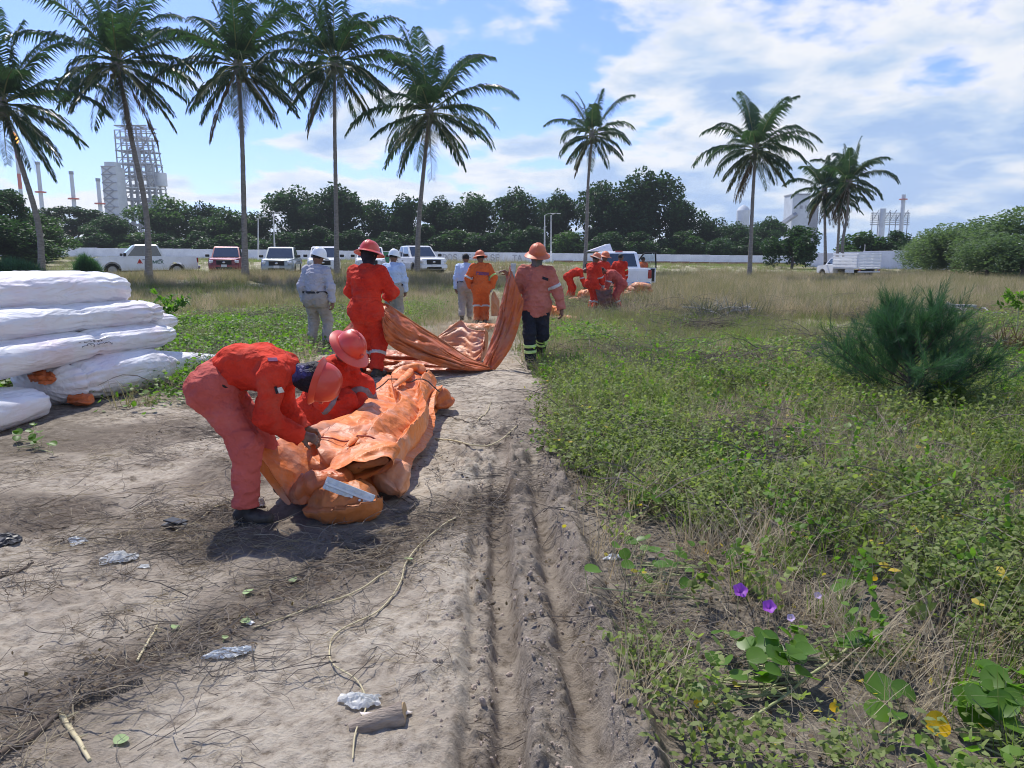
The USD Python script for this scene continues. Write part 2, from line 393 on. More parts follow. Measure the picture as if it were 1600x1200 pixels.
# ------------------------------------------------------------------ haze: sea air over the whole field
HAZE = 0.00022
hz = trimesh.creation.box((1900, 1900, 130)); hz.apply_translation((0, 300, 62.0))
haze_mat = usdkit.material(stage, L + 'haze_look', {'v': ('principled_volume', {'color': (.86, .92, 1.0), 'density': HAZE, 'anisotropy': .35})}, volume='v.volume')
if HAZE: tag(obj('haze', hz, haze_mat), 'thin pale sea haze over the field and the far plant', 'haze', kind='stuff')

# ------------------------------------------------------------------ perimeter walls
white_wall = mat('white_wall', (.62, .63, .66), (.76, .77, .79), .9, 1.1, spots=(2.2, .52, .75, (.42, .42, .43), .55), coord='world')
red_band = mat('red_band', (.16, .045, .04), (.22, .07, .06), .9, 2.0)
concrete = mat('concrete', (.36, .35, .33), (.5, .49, .47), .9, 3.0)
faded_ink = mat('faded_ink', (.22, .23, .26), (.5, .5, .53), .9, 3.0, coord='world', lo=.3, hi=.7)
def wall(label, a, b, ha, hb, band=None, posts=False, n=None):
    """a, b: (x, y) of the ends; ha, hb: height of the top at the ends"""
    a, b = np.array(a, float), np.array(b, float)
    t = thing('perimeter_wall', label, 'wall', (a[0], a[1], 0))
    Lw = np.linalg.norm(b - a); n = n or int(Lw / 3.0); d = (b - a) / Lw; ang = math.atan2(d[1], d[0])
    for k in range(n):
        u = (k + .5) / n; c = d * Lw * u; w = Lw / n
        top = ha + (hb - ha) * u + random.uniform(-.012, .012); bot = float(G(a[0] + c[0], a[1] + c[1])) - .4
        m = MB().box((c[0], c[1], (top + bot) / 2), (w - .035, .14, top - bot), (0, 0, ang), .012)
        obj('panel', m.get(), white_wall, t)
        e = d * Lw * k / n
        obj('pillar', MB().box((e[0] + d[1] * -.02, e[1] + d[0] * .02, (top + bot) / 2 + .02), (.22, .2, top - bot), (0, 0, ang), .015).get(), white_wall, t)
        if band and band[0] < u < band[1]:
            zb = float(G(a[0] + c[0], a[1] + c[1]))
            nrm = np.array([d[1], -d[0]])
            obj('painted_base', MB().box((c[0] + nrm[0] * .08, c[1] + nrm[1] * .08, zb + .2), (w - .04, .03, .55), (0, 0, ang)).get(), red_band, t)
        if posts and k % 2 == 0:
            obj('wire_post', MB().box((e[0], e[1], top + .35), (.09, .09, .8), (0, 0, ang)).get(), concrete, t)
    return t, a, d, ang
WL, WR = at(-140, 384, 122), at(1262, 400, 118)
w1, wa, wd, wang = wall('long whitewashed panel wall running behind the parked pickups', WL[:2], WR[:2], WL[2], WR[2], band=(.72, 1.0))
# faded lettering on the long wall
Lw = np.linalg.norm(WR - WL)
for txt, px in (('ROXIMA', 605), ('A', 676), ('POS', 692), ('DE VER SE', 722), ('TA', 800), ('DE', 838)):
    P = at(px, 396, 121); u = (P[0] - WL[0]) / (WR[0] - WL[0])
    top = WL[2] + (WR[2] - WL[2]) * u
    m = meshkit.text_mesh(txt, .95, .01, True)
    v = np.array(m.vertices); v = np.stack([v[:, 0] * .92, -v[:, 2], v[:, 1]], 1)
    c = (WR - WL)[:2] * u
    v = Rot.from_euler('z', wang).apply(v) + np.array([c[0] + wd[1] * .078, c[1] - wd[0] * .078, top - 1.32])
    obj('lettering', (v, np.array(m.faces)), faded_ink, w1)
RA, RB = at(1262, 396, 92), at(1500, 388, 82)
wall('short whitewashed wall with thin posts on top, beyond the stake-bed truck', RA[:2], RB[:2], RA[2], RB[2], posts=True)

# ------------------------------------------------------------------ light poles, green bin
pole_mat = mat('galvanised_pole', (.42, .43, .43), (.55, .55, .54), .6, 4.0)
pole_white = mat('pole_paint', (.7, .7, .7), (.8, .8, .8), .8, 4.0)
def light_pole(px, ptop, Y, label, lean=0.0):
    b = at(px, 410, Y); b[2] = float(G(b[0], b[1])); top = at(px + lean, ptop, Y)
    t = thing('light_pole', label, 'pole', b)
    h = top[2] - b[2]; dx = top[0] - b[0]
    pts = np.stack([np.linspace(0, dx, 8), np.zeros(8), np.linspace(-.2, h, 8)], 1)
    obj('pole', tube(pts, np.linspace(.13, .075, 8), 8), pole_mat, t, smooth=40)
    obj('painted_foot', tube(pts[:3], [.145, .142, .138], 8), pole_white, t, smooth=40)
    a = curve([(dx, 0, h - .1), (dx + .3, -.1, h + .12), (dx + .9, -.2, h + .2)], 8)
    obj('lamp_arm', tube(a, .035, 6), pole_mat, t, smooth=40)
    obj('lamp_head', MB().box((dx + 1.1, -.24, h + .19), (.55, .22, .12), bevel=.04).get(), pole_mat, t)
light_pole(403.5, 341, 104, 'grey light pole with whitewashed foot between the red and the grey-green pickup')
light_pole(430, 334, 108, 'leaning grey light pole behind the grey-green pickup', -3)
light_pole(851, 336, 106, 'left of two close thin poles above the walking man')
light_pole(861, 336, 109, 'right of two close thin poles above the walking man')
green_paint = mat('green_paint', (.02, .16, .07), (.03, .2, .09), .5, 5.0)
P = gz(*at(605, 405, 92)[:2])
t = thing('waste_bin', 'green metal bin standing before the wall behind the red coverall worker', 'bin', P)
obj('container', MB().box((0, 0, .75), (1.15, .9, 1.2), bevel=.04).get(), green_paint, t)
obj('lid', MB().box((0, 0, 1.39), (1.22, .97, .07), bevel=.03).get(), green_paint, t)
for sx in (-.5, .5): obj('leg', MB().box((sx, 0, .08), (.08, .8, .22)).get(), green_paint, t)

# ------------------------------------------------------------------ trees
bark = mat('bark', (.07, .055, .045), (.16, .13, .11), .95, 5.0, .6, 20)
leaf_dark = leaf_mat('leaf_dark', [(.020, .048, .020), (.036, .080, .030), (.058, .115, .040), (.09, .15, .05)], .36, .5)
leaf_mid = leaf_mat('leaf_mid', [(.035, .075, .025), (.065, .125, .038), (.10, .17, .05), (.15, .21, .07)], .4, .5)
leaf_pale = leaf_mat('leaf_pale', [(.085, .13, .07), (.12, .175, .09), (.16, .215, .11), (.21, .26, .15)], .4, .6)
def leaf_quads(c, size, r, updir=.4, asp=.55):
    """bent leaf clumps at points c: two triangles each"""
    n = len(c); s = size * r.uniform(.6, 1.35, n)
    d = r.normal(size=(n, 3)); d[:, 2] = d[:, 2] * .6 - .15; d /= np.linalg.norm(d, axis=1, keepdims=True)
    up = r.normal(size=(n, 3)) + np.array([0, 0, updir * 3]); w = np.cross(d, up); w /= np.linalg.norm(w, axis=1, keepdims=True) + 1e-9
    nn = np.cross(w, d)
    a, b = c - d * s[:, None] * .5, c + d * s[:, None] * .5
    l, q = c + w * (s * asp)[:, None] * .5 + nn * (s * .12)[:, None], c - w * (s * asp)[:, None] * .5 + nn * (s * .12)[:, None]
    v = np.stack([a, l, b, q], 1).reshape(-1, 3); k = np.arange(n)[:, None] * 4
    return v, np.vstack([k + [0, 2, 1], k + [0, 3, 2]])
def crown_points(n, lobes, r, shell=.55):
    pts = []
    vol = np.array([l[3] * l[4] * l[5] for l in lobes]) ** .7; pick = r.choice(len(lobes), n, p=vol / vol.sum())
    for k, (x, y, z, a, b, c) in enumerate(lobes):
        m = int((pick == k).sum()); d = r.normal(size=(m, 3)); d /= np.linalg.norm(d, axis=1, keepdims=True)
        rad = 1 - shell * r.uniform(0, 1, m) ** 1.6
        bump = .75 + .5 * noise(d * 2.6 + k * 7.7, 3)
        pts.append(np.array([x, y, z]) + d * np.array([a, b, c]) * (rad * bump)[:, None])
    p = np.vstack(pts)
    return p
def tree(name, H, W, style, seed, leaves, lsize, material):
    """one tree of height H and crown width W"""
    r = np.random.default_rng(seed)
    lobes = []
    if style == 'round':
        for _ in range(24):
            a = r.uniform(0, 6.28); q = r.uniform(.0, .40) * W; z = r.uniform(.16, .84) * H
            k = r.uniform(.13, .22); fall = 1 - .6 * abs(z / H - .5)
            lobes.append((math.cos(a) * q * fall, math.sin(a) * q * fall, z, W * k, W * k, H * k * r.uniform(.55, .85)))
        lobes.append((0, 0, H * .84, W * .17, W * .17, H * .15))
    elif style == 'umbrella':
        for _ in range(14):
            a = r.uniform(0, 6.28); q = r.uniform(.05, .42) * W
            lobes.append((math.cos(a) * q, math.sin(a) * q, H * (.88 - .22 * q / W / .4 + r.uniform(-.05, .04)), W * .15, W * .15, H * .07))
        for _ in range(7):
            a = r.uniform(0, 6.28); q = r.uniform(.1, .35) * W; lobes.append((math.cos(a) * q, math.sin(a) * q, H * r.uniform(.4, .65), W * .14, W * .14, H * .09))
    else:                                     # bush: foliage down to the ground
        for _ in range(16):
            a = r.uniform(0, 6.28); q = r.uniform(.0, .40) * W
            lobes.append((math.cos(a) * q, math.sin(a) * q, H * (.2 + .6 * r.uniform(0, 1) * (1 - q / W)), W * .17, W * .17, H * r.uniform(.14, .24)))
    t = thing(name)
    c = crown_points(leaves, lobes, r); c[:, 2] = np.clip(c[:, 2], .1, H)
    obj('crown', leaf_quads(c, lsize, r), material, t)
    m = MB(); th = H * .55
    m.tube(curve([(0, 0, -.3), (r.normal(0, .02) * H, 0, th * .5), (r.normal(0, .03) * H, r.normal(0, .03) * H, th)], 8), np.linspace(.028, .012, 8) * H, 7)
    for l in lobes[:9]:
        z0 = r.uniform(.2, .5) * H
        m.tube(curve([(0, 0, z0), (l[0] * .5, l[1] * .5, (z0 + l[2]) / 2 + .03 * H), l[:3]], 6), np.linspace(.011, .003, 6) * H, 5)
    obj('trunk', m.get(), bark, t, smooth=50)
    return t
tree_n = {}
def plant_tree(key, proto_args, px, ptop, Y, wpx, label, cat='tree', group=None, base=None):
    """proto_args: (name, style, seed, leaves, leaf size relative to height, material)"""
    name, style, seed, n, ls, m = proto_args
    p = at(px, 400, Y); zb = float(G(p[0], p[1])) if base is None else base
    H = at(px, ptop, Y)[2] - zb; W = wpx / FPX * Y
    if key not in tree_n:
        t = tree(name, 10.0, 10.0, style, seed, n, ls * 10, m); tree_n[key] = t
        ops = UsdGeom.Xformable(t).GetOrderedXformOps(); ops[0].Set((float(p[0]), float(p[1]), zb))
        UsdGeom.Xformable(t).AddScaleOp().Set((W / 10, W / 10, H / 10)); tag(t, label, cat, group)
    else:
        dup(tree_n[key], name, label, cat, (p[0], p[1], zb), random.uniform(0, 6.28), group, scale=(W / 10, W / 10, H / 10))
TK = {'r1': ('broadleaf_tree', 'round', 1, 8200, .050, leaf_dark), 'r2': ('broadleaf_tree', 'round', 2, 8200, .050, leaf_dark), 'r3': ('broadleaf_tree', 'round', 3, 7600, .052, leaf_mid),
      'r4': ('broadleaf_tree', 'round', 14, 8200, .050, leaf_dark),
      'u1': ('spreading_tree', 'umbrella', 4, 6500, .045, leaf_dark), 'b1': ('leafy_shrub', 'bush', 5, 5200, .0655, leaf_dark), 'b2': ('leafy_shrub', 'bush', 6, 5200, .0655, leaf_mid),
      'b3': ('leafy_shrub', 'bush', 16, 5200, .065, leaf_dark), 'p1': ('feathery_tree', 'bush', 7, 9000, .034, leaf_pale), 'p2': ('feathery_tree', 'bush', 8, 9000, .034, leaf_pale)}
GT = 'trees of the dark tree line behind the long wall'
for key, px, ptop, Y, w, lab in [
    ('u1', 118, 316, 140, 150, 'flat-topped spreading dark tree under the three plant stacks at left'),
    ('r2', 178, 334, 133, 90, 'small dark round tree just left of the lattice tower foot'),
    ('r3', 262, 303, 140, 112, 'lighter green round tree in front of the lattice tower foot, right side'),
    ('r1', 318, 314, 142, 66, 'small round tree standing up just right of the lattice tower tree'),
    ('r3', 352, 322, 134, 96, 'pale green tree behind the wall left of the third palm trunk'),
    ('r4', 404, 330, 140, 84, 'low tree crown behind the two poles beside the grey-green pickup'),
    ('r1', 470, 290, 141, 108, 'tall dark tree between the third and fourth palm trunks'),
    ('r2', 530, 286, 139, 120, 'tall dark tree right behind the fourth palm trunk'),
    ('r4', 588, 312, 142, 80, 'dark tree filling the dip right of the fourth palm trunk'),
    ('r1', 632, 302, 140, 88, 'dark round tree just left of the fifth palm trunk'),
    ('r2', 690, 306, 137, 96, 'dark tree just right of the fifth palm trunk'),
    ('r4', 746, 303, 141, 100, 'dark tree above the two workers in blue and orange'),
    ('r1', 808, 292, 138, 112, 'dark tall tree left of the pair of thin poles'),
    ('r2', 872, 296, 142, 96, 'dark tree right behind the pair of thin poles'),
    ('r4', 938, 282, 140, 112, 'dark tall tree behind the lone sixth palm'),
    ('r1', 1002, 261, 138, 132, 'tallest domed tree of the dark tree line, above the open-door pickup'),
    ('r2', 1058, 304, 135, 88, 'dark tree stepping down at right of the tallest domed tree'),
    ('r4', 1106, 340, 137, 70, 'low dark tree at the right end of the dark tree line'),
    ('r1', 1150, 346, 141, 80, 'low dark tree behind the seventh palm trunk'),
    ('r2', 1200, 338, 146, 80, 'low dark tree between the seventh palm and the bush before the wall')]:
    plant_tree(key, TK[key], px, ptop, Y, w, lab, group=GT)
GS = 'shrubs crowding the foot of the tree line behind the long wall'
for k, (px, ptop, wh) in enumerate(zip((95, 150, 210, 262, 316, 372, 440, 500, 556, 610, 664, 720, 776, 832, 890, 948, 1004, 1062, 1118, 1172, 1228), (350, 352, 356, 356, 350, 356, 352, 350, 348, 350, 346, 350, 352, 350, 352, 350, 350, 352, 362, 366, 364), ['left of the leaning palm gap', 'under the middle plant stack', 'between the second palm trunk and the stacks', 'right of the second palm trunk', 'under the pale tree, left of the third palm', 'left of the third palm trunk', 'right of the two poles', 'left of the fourth palm trunk', 'right of the fourth palm trunk', 'above the green bin', 'left of the fifth palm trunk', 'right of the fifth palm trunk', 'above the man in blue without a hat', 'left of the pair of thin poles', 'right of the pair of thin poles', 'behind the sixth palm trunk', 'above the roof of the open-door pickup', 'right of the open pickup door', 'at the low end of the dark tree line', 'left of the seventh palm trunk', 'right of the seventh palm trunk'])):
    key = ('b1', 'b3', 'b2')[k % 3 if k % 4 else 0]
    plant_tree(key, TK[key], px, ptop, 128 + (k % 3), 92, ('dark green', 'dark olive', 'mid green')[('b1', 'b3', 'b2').index(key)] + ' shrub behind the long wall, ' + wh, 'shrub', GS)
plant_tree('b1', TK['b1'], 1238, 336, 84, 84, 'big dark green rounded bush in front of the gap between the two walls', 'bush')
plant_tree('b2', TK['b2'], 1338, 352, 100, 96, 'yellowish green shrub behind the short wall under the palm cluster', 'shrub')
plant_tree('b3', TK['b3'], 1398, 356, 98, 70, 'dark shrub behind the short wall right of the palm cluster', 'shrub')
GF = 'hazy feathery trees along the right edge'
for key, px, ptop, Y, w, lab in [('p1', 1498, 335, 71, 130, 'feathery grey-green tree just right of the end of the short wall'), ('p1', 1530, 322, 66, 160, 'feathery grey-green tree left of the largest one at the right edge'), ('p2', 1600, 350, 50, 150, 'lowest feathery tree at the right edge, above the dry grass'), ('p1', 1446, 346, 79, 90, 'feathery grey-green tree overhanging the right end of the short wall'), ('p2', 1492, 330, 68, 160, 'broad feathery grey-green tree second from the right edge'),
                                 ('p1', 1580, 306, 60, 190, 'largest feathery grey-green tree at the right edge'), ('p2', 1545, 345, 52, 130, 'lower feathery tree in front of the largest one at the right edge'),
                                 ('p2', 1680, 312, 62, 190, 'feathery grey-green tree cut off by the right edge')]:
    plant_tree(key, TK[key], px, ptop, Y, w, lab, group=GF)
for key, px, ptop, Y, w, lab in [('u1', 8, 284, 78, 120, 'airy spreading tree at the left edge behind the leaning palm'), ('r3', 58, 330, 88, 120, 'bushy mid green tree behind the leaning palm trunk'),
                                 ('b3', -30, 318, 70, 170, 'dark shrubby tree cut off by the left edge'), ('b2', 40, 362, 74, 120, 'low green shrub in front of the left end of the wall')]:
    plant_tree(key, TK[key], px, ptop, Y, w, lab, group=None)

# ------------------------------------------------------------------ the plant far behind
steel = mat('far_steel', (.20, .22, .25), (.30, .32, .35), .7, .2)
pale_steel = mat('pale_steel', (.40, .44, .48), (.50, .54, .58), .7, .2)
stack_red = mat('stack_red', (.42, .10, .07), (.5, .14, .1), .8, .3)
flame_mat = usdkit.material(stage, L + 'flame', {'e': ('emission', {'color': (1.0, .38, .05), 'strength': 2.2})}, surface='e.emission')
YT = 360.0
def TP(px, py, Y=YT): return at(px, py, Y)
o = TP(222, 400); o[2] = 0
t = thing('refinery_tower', 'tall steel lattice tower with platforms rising behind the second palm', 'tower', o)
x0, x1, z0, z1 = TP(187, 300)[0] - o[0], TP(256, 300)[0] - o[0], 0.0, TP(0, 300)[2]
zt = TP(0, 196)[2]
def strut(m, a, b, w=.28): m.tube([a, b], w, 4, False)
m = MB()
for dep in (0, 5, 10):
    for k in range(7):
        u = k / 6; xa = x0 + (x1 - x0) * u; xt = x0 + (x1 - x0 - 6) * u + (1 - u) * 0
        strut(m, (xa, dep, 0), (xt, dep, zt - (2 if k < 2 else 0) - (k > 4) * 5), .36)
    for lv in range(20):
        z = 2 + lv * (zt - 4) / 19; sh = 6 * z / zt
        strut(m, (x0, dep, z), (x1 - sh, dep, z), .22)
        for k in range(6):
            if (k + lv + int(dep / 5)) % 2 == 0:
                za = z + (zt - 4) / 19
                if za < zt: strut(m, (x0 + (x1 - x0 - sh) * k / 6, dep, z), (x0 + (x1 - x0 - sh) * (k + 1) / 6, dep, za), .16)
obj('lattice_frame', m.get(), steel, t)
for k in range(9):
    z = z1 * .55 + (zt - z1 * .55) * k / 8; sh = 6 * z / zt
    m = MB(); ex = random.uniform(0, 1.5)
    for yy in (0, 10): m.box(((x0 + x1 - sh) / 2, yy, z), ((x1 - x0) - sh + ex, .5, .45))
    for q in range(9): m.box((x0 + (x1 - sh - x0) * q / 8, 5, z), (.35, 10, .3))
    for q in range(2): m.box((x0 + (x1 - sh - x0) * (.2 + .45 * q), 5, z + .3), ((x1 - x0) * .12, 8, .2))
    obj('platform', m.get(), pale_steel if k % 2 else steel, t)
for cx, cz, r_, h in ((.35, .78, 1.6, 10), (.62, .66, 2.0, 9), (.85, .62, 2.6, 6), (.5, .35, 3, 12), (.75, .4, 2.4, 8)):
    m = trimesh.creation.cylinder(r_, h, sections=18); m.apply_translation((x0 + (x1 - x0) * cx, 5, zt * cz)); obj('vessel', m, pale_steel, t, smooth=40)
xa, xb = TP(179, 300)[0] - o[0], TP(201, 300)[0] - o[0]; zz = TP(0, 264)[2]
m = MB().box(((xa + xb) / 2, -6, zz / 2), (xb - xa, 8, zz)); m.box(((xa + xb) / 2, -6, zz + 1), (xb - xa - 2, 6, 2.2))
obj('stair_shaft', m.get(), pale_steel, t)
m = MB()
for k in range(12):
    za, zb = zz * k / 12, zz * (k + 1) / 12
    strut(m, (xa, -10.3, za), (xb - 1.5, -10.3, zb), .2); strut(m, (xb - 1.5, -10.3, za), (xa, -10.3, zb), .2); strut(m, (xa, -10.3, zb), (xb, -10.3, zb), .2)
obj('cross_bracing', m.get(), steel, t)
GP = 'slim pale stacks of the far plant'
for px, pt, lab in ((73.5, 253, 'leftmost slim pale stack, between the leaning palm and its fronds'), (123.5, 268, 'middle slim pale stack with red ring platform'), (163.5, 279, 'right slim pale stack with red ring platform, beside the lattice tower')):
    p = TP(px, 400, 330); p[2] = 0; h = TP(px, pt, 330)[2]; t = thing('plant_stack', lab, 'stack', p, group=GP)
    obj('shaft', tube([(0, 0, 0), (0, 0, h * .5), (0, 0, h)], [1.0, .85, .75], 14), pale_steel, t, smooth=40)
    obj('ring_platform', tube([(0, 0, h * .70), (0, 0, h * .70 + .5)], [2.2, 2.2], 14), stack_red, t, smooth=40)
    obj('cap', tube([(0, 0, h - 1.2), (0, 0, h + .1)], [.95, .95], 14), steel, t, smooth=40)
p = TP(43, 400, 340); p[2] = 0; h = TP(43, 224, 340)[2]
t = thing('flare_stack', 'red and white flare stack with an orange flame, seen through the leaning palm fronds', 'flare', p)
for k in range(8): obj('shaft_band', tube([(0, 0, h * k / 8), (0, 0, h * (k + 1) / 8 - .02)], [1.0 - k * .04, .96 - k * .04], 10), stack_red if k % 2 else pale_steel, t, smooth=40)
fl = trimesh.creation.icosphere(3, 1.0); v = np.array(fl.vertices); s_ = (v[:, 2] + 1) / 2
v = v * (1 + .35 * (noise(v * 2.5) - .5)[:, None]); v[:, :2] *= (1.15 - .9 * s_)[:, None]; v[:, 2] *= 2.3; v[:, 0] += -1.5 * s_ ** 2
obj('flame', (v * 1.7 + [0, 0, h + 3.4], np.array(fl.faces)), flame_mat, t, smooth=True)
p = TP(1240, 400, 380); p[2] = 0; Hb = TP(1240, 306, 380)[2]
t = thing('plant_building', 'tall grey plant building with a sloping conveyor left of the palm cluster', 'building', p)
obj('wall', MB().box((0, 0, Hb / 2), (8.5, 12, Hb), bevel=.2).get(), pale_steel, t); obj('wall', MB().box((6.5, 2, Hb * .45), (6, 12, Hb * .9), bevel=.2).get(), steel, t)
obj('roof', MB().box((0, 0, Hb + .3), (9, 12.5, .6)).get(), steel, t)
obj('conveyor', MB().tube([(-2, -6, Hb * .72), (-16, -6, Hb * .42)], 1.2, 4).get(), steel, t)
for k in range(3): obj('window', MB().box((-2.6 + 2.6 * k, -6.03, Hb * .82), (1.4, .1, 1.6)).get(), steel, t)
p = TP(1158, 400, 380); p[2] = 0; Ht = TP(1158, 320, 380)[2]
t = thing('storage_tank', 'white domed tank seen behind the crown of the seventh palm', 'tank', p)
obj('shell', tube([(0, 0, 0), (0, 0, Ht * .9)], [3.2, 3.2], 20), pale_steel, t, smooth=40)
obj('dome', tube([(0, 0, Ht * .9), (0, 0, Ht * .96), (0, 0, Ht)], [3.2, 2.2, .3], 20), pale_steel, t, smooth=40)
p = TP(1386, 400, 390); p[2] = 0
t = thing('process_unit', 'pale pipe racks and columns right of the palm cluster', 'process unit', p)
def zp(y): return TP(0, y, 390)[2]
obj('column', tube([(6.0, 0, 0), (6.0, 0, zp(304))], [1.1, 1.0], 12), pale_steel, t, smooth=40)
obj('ring_platform', tube([(6, 0, zp(312)), (6, 0, zp(312) + .4)], [2, 2], 12), stack_red, t)
obj('column', tube([(-4, 0, 0), (-4, 0, zp(326))], [1.6, 1.5], 12), pale_steel, t, smooth=40)
m = MB()
for k in range(7):
    strut(m, (-9 + 3 * k, 0, 0), (-9 + 3 * k, 0, zp(331 + 4 * (k % 3))), .25)
for k in range(7): strut(m, (-10, 0, zp(333 + 3 * k)), (10, 0, zp(333 + 3 * k)), .22)
for k in range(6): strut(m, (-9 + 3 * k, 0, zp(345)), (-6 + 3 * k, 0, zp(328)), .18)
obj('pipe_rack', m.get(), steel, t)
# ------------------------------------------------------------------ coconut palms
palm_bark = mat('palm_bark', (.13, .115, .10), (.26, .235, .21), .95, 5.0, .5, 14, stretch=(1, 1, 7))
rachis_mat = mat('palm_rachis', (.12, .15, .05), (.2, .2, .08), .6, 4.0)
frond_green = leaf_mat('frond_green', [(.022, .055, .026), (.036, .08, .036), (.058, .11, .044), (.10, .15, .055)], .36, .38, .5)
frond_old = leaf_mat('frond_old', [(.06, .07, .025), (.10, .095, .04), (.14, .11, .055)], .3, .6)
frond_dead = leaf_mat('frond_dead', [(.07, .05, .03), (.12, .085, .055), (.16, .12, .08)], .2, .8)
coconut = mat('coconut', (.07, .09, .03), (.13, .11, .05), .5, 6.0)
def frond(az, el, ln, droop, r, wind, nl=44, curl=0.0):
    """leaflets and midrib of one frond from the origin"""
    d = np.array([math.cos(az) * math.cos(el), math.sin(az) * math.cos(el), math.sin(el)]); p = np.zeros(3); pts = [p.copy()]; n = 16; st = ln / n
    for k in range(n):
        u = (k + 1) / n
        d = d + np.array([0, 0, -1.0]) * droop * (.25 + 1.5 * u * u) / n * 1.6 + wind * .22 * u / n; d /= np.linalg.norm(d)
        p = p + d * st; pts.append(p.copy())
    pts = np.array(pts)
    m, lv, lf, c = MB(), [], [], 0
    rib = tube(pts, np.linspace(.04, .008, n + 1), 5)
    T = np.gradient(pts, axis=0); T /= np.linalg.norm(T, axis=1, keepdims=True)
    tw = r.uniform(-.5, .5); n_gap = r.uniform(0, 1, 10)
    for side in (-1, 1):
        us = np.linspace(.13, .995, nl) + r.uniform(-.006, .006, nl)
        for u in np.clip(us, 0, .999):
            f = u * n; i = int(f); q = pts[i] + (pts[i + 1] - pts[i]) * (f - i); t = T[i] + (T[i + 1] - T[i]) * (f - i)
            s = np.cross(t, [0, 0, 1.0])
            if np.linalg.norm(s) < .25: s = np.cross(t, [math.cos(az), math.sin(az), .3])
            s /= np.linalg.norm(s); up = np.cross(s, t)
            le = ln * .245 * (math.sin(math.pi * (.12 + .8 * u) ** .75) ** .6) * r.uniform(.85, 1.1)
            if r.uniform() < .05 + .25 * (n_gap[int(u * 9)] < .12): continue
            a1 = s * side * math.cos(tw * .3) + up * (.28 - .12 * u + tw * .15 * side) + t * (.55 + .55 * u)
            a1 = a1 / np.linalg.norm(a1); a1 += r.normal(0, .07, 3) + wind * .12
            mid = q + a1 * le * .5 - np.array([0, 0, .08]) * le
            a2 = a1 * .75 + np.array([0, 0, -1.0]) * r.uniform(.7, 1.25) + wind * .2; a2 /= np.linalg.norm(a2)
            tip = mid + a2 * le * .55
            w = .034 + .016 * (1 - u); wv = t * w * .8 + up * w * .5
            lv += [q - wv * .6, q + wv * .6, mid + wv, mid - wv, tip]; lf += [[c, c + 1, c + 2], [c, c + 2, c + 3], [c + 3, c + 2, c + 4]]; c += 5
    return rib, (np.array(lv), np.array(lf))
def palm(label, base, Y, crown, seed, nf=27, ln=4.0, bend=(.0, .0), wind=(.5, .1, 0), dead=1, r0=.19, Yc=None, upright=1.0):
    r = np.random.default_rng(seed); wind = np.array(wind, float)
    b = at(base[0], base[1], Y); b[2] = float(G(b[0], b[1])); c = at(crown[0], crown[1], Yc or Y)
    t = thing('coconut_palm', label, 'palm tree', b)
    top = c - b; h = top[2]
    mid1 = top * .33 + np.array([bend[0], 0, 0]); mid2 = top * .68 + np.array([bend[1], 0, 0])
    tr = curve([(-.02 * 0, 0, -.3), mid1, mid2, top], 64)
    zz = np.linspace(0, 1, 64); rad = r0 * (.62 + .75 * np.exp(-zz * 14) + .38 * (1 - zz) ** 1.5) * .82
    rad = rad * (1 + .035 * np.sin(np.arange(64) * 2.1) + r.normal(0, .012, 64))
    obj('trunk', tube(tr, rad, 12), palm_bark, t, smooth=60)
    m = MB()                                                            # fibrous heart from which the fronds leave
    hv = trimesh.creation.icosphere(2, 1.0); m.add(np.array(hv.vertices) * [.24, .24, .5] + top + [0, 0, .1], hv.faces); obj('crown_heart', m.get(), palm_bark, t, smooth=True)
    ga = r.uniform(0, 6.28)
    nf += 3 if Y < 45 else 0; ln *= 1.12 if Y < 45 else 1.0
    for k in range(nf):
        u = (k + .5) / nf; az = ga + k * 2.39996 + r.normal(0, .15)
        el = math.radians(84 - 138 * u ** .9 * upright + r.normal(0, 5)); l = ln * (.72 + .4 * math.sin(math.pi * min(1, u * 1.2 + .22)) * 1) * r.uniform(.9, 1.08) * (.78 + .22 * min(1, u * 3))
        dr = .85 + .70 * u + r.normal(0, .1) if el > -.2 else .5
        rib, lf = frond(az, el, l, dr, r, wind * (1.1 - .5 * u), 60)
        ori = top + np.array([math.cos(az) * .12, math.sin(az) * .12, .42 - .5 * u])
        old = u > .9
        fm = frond_old if old and r.uniform() < .5 else frond_green
        o = obj('frond', (lf[0] + ori, lf[1]), fm, t); obj('midrib', (rib[0] + ori, rib[1]), rachis_mat, o)
    for k in range(dead):
        az = r.uniform(0, 6.28); rib, lf = frond(az, math.radians(-62), ln * .75, .5, r, wind * .2, 30); ori = top + [math.cos(az) * .15, math.sin(az) * .15, -.25]
        o = obj('frond', (lf[0] + ori, lf[1]), frond_dead, t, label='dry brown hanging frond'); obj('midrib', (rib[0] + ori, rib[1]), palm_bark, o)
    m = MB()
    for k in range(12):
        a, q = r.uniform(0, 6.28), r.uniform(.25, .42); s = trimesh.creation.icosphere(1, .12); m.add(np.array(s.vertices) * [1, 1, 1.2] + top + [math.cos(a) * q, math.sin(a) * q, r.uniform(-.55, -.05)], s.faces)
    obj('coconut_bunch', m.get(), coconut, t, smooth=True)
    return t
palm('leaning coconut palm at the left edge, the flare burning behind its fronds', (64, 430), 36, (4, 168), 21, 29, 4.1, (.45, .28))
palm('tall coconut palm whose trunk stands in front of the white pickup with lettering', (232, 435), 38, (184, 104), 22, 30, 4.15, (.36, .16), dead=2)
palm('tall straight coconut palm right beside the red pickup', (383, 432), 39, (372, 108), 23, 29, 4.2, (.05, .08))
palm('tall straight coconut palm behind the worker in grey shirt', (526, 430), 41, (523, 104), 24, 29, 4.2, (.0, -.03), r0=.17)
palm('coconut palm leaning right in front of the white pickup behind the man in blue', (651, 430), 43, (671, 180), 25, 30, 4.3, (-.12, -.08))
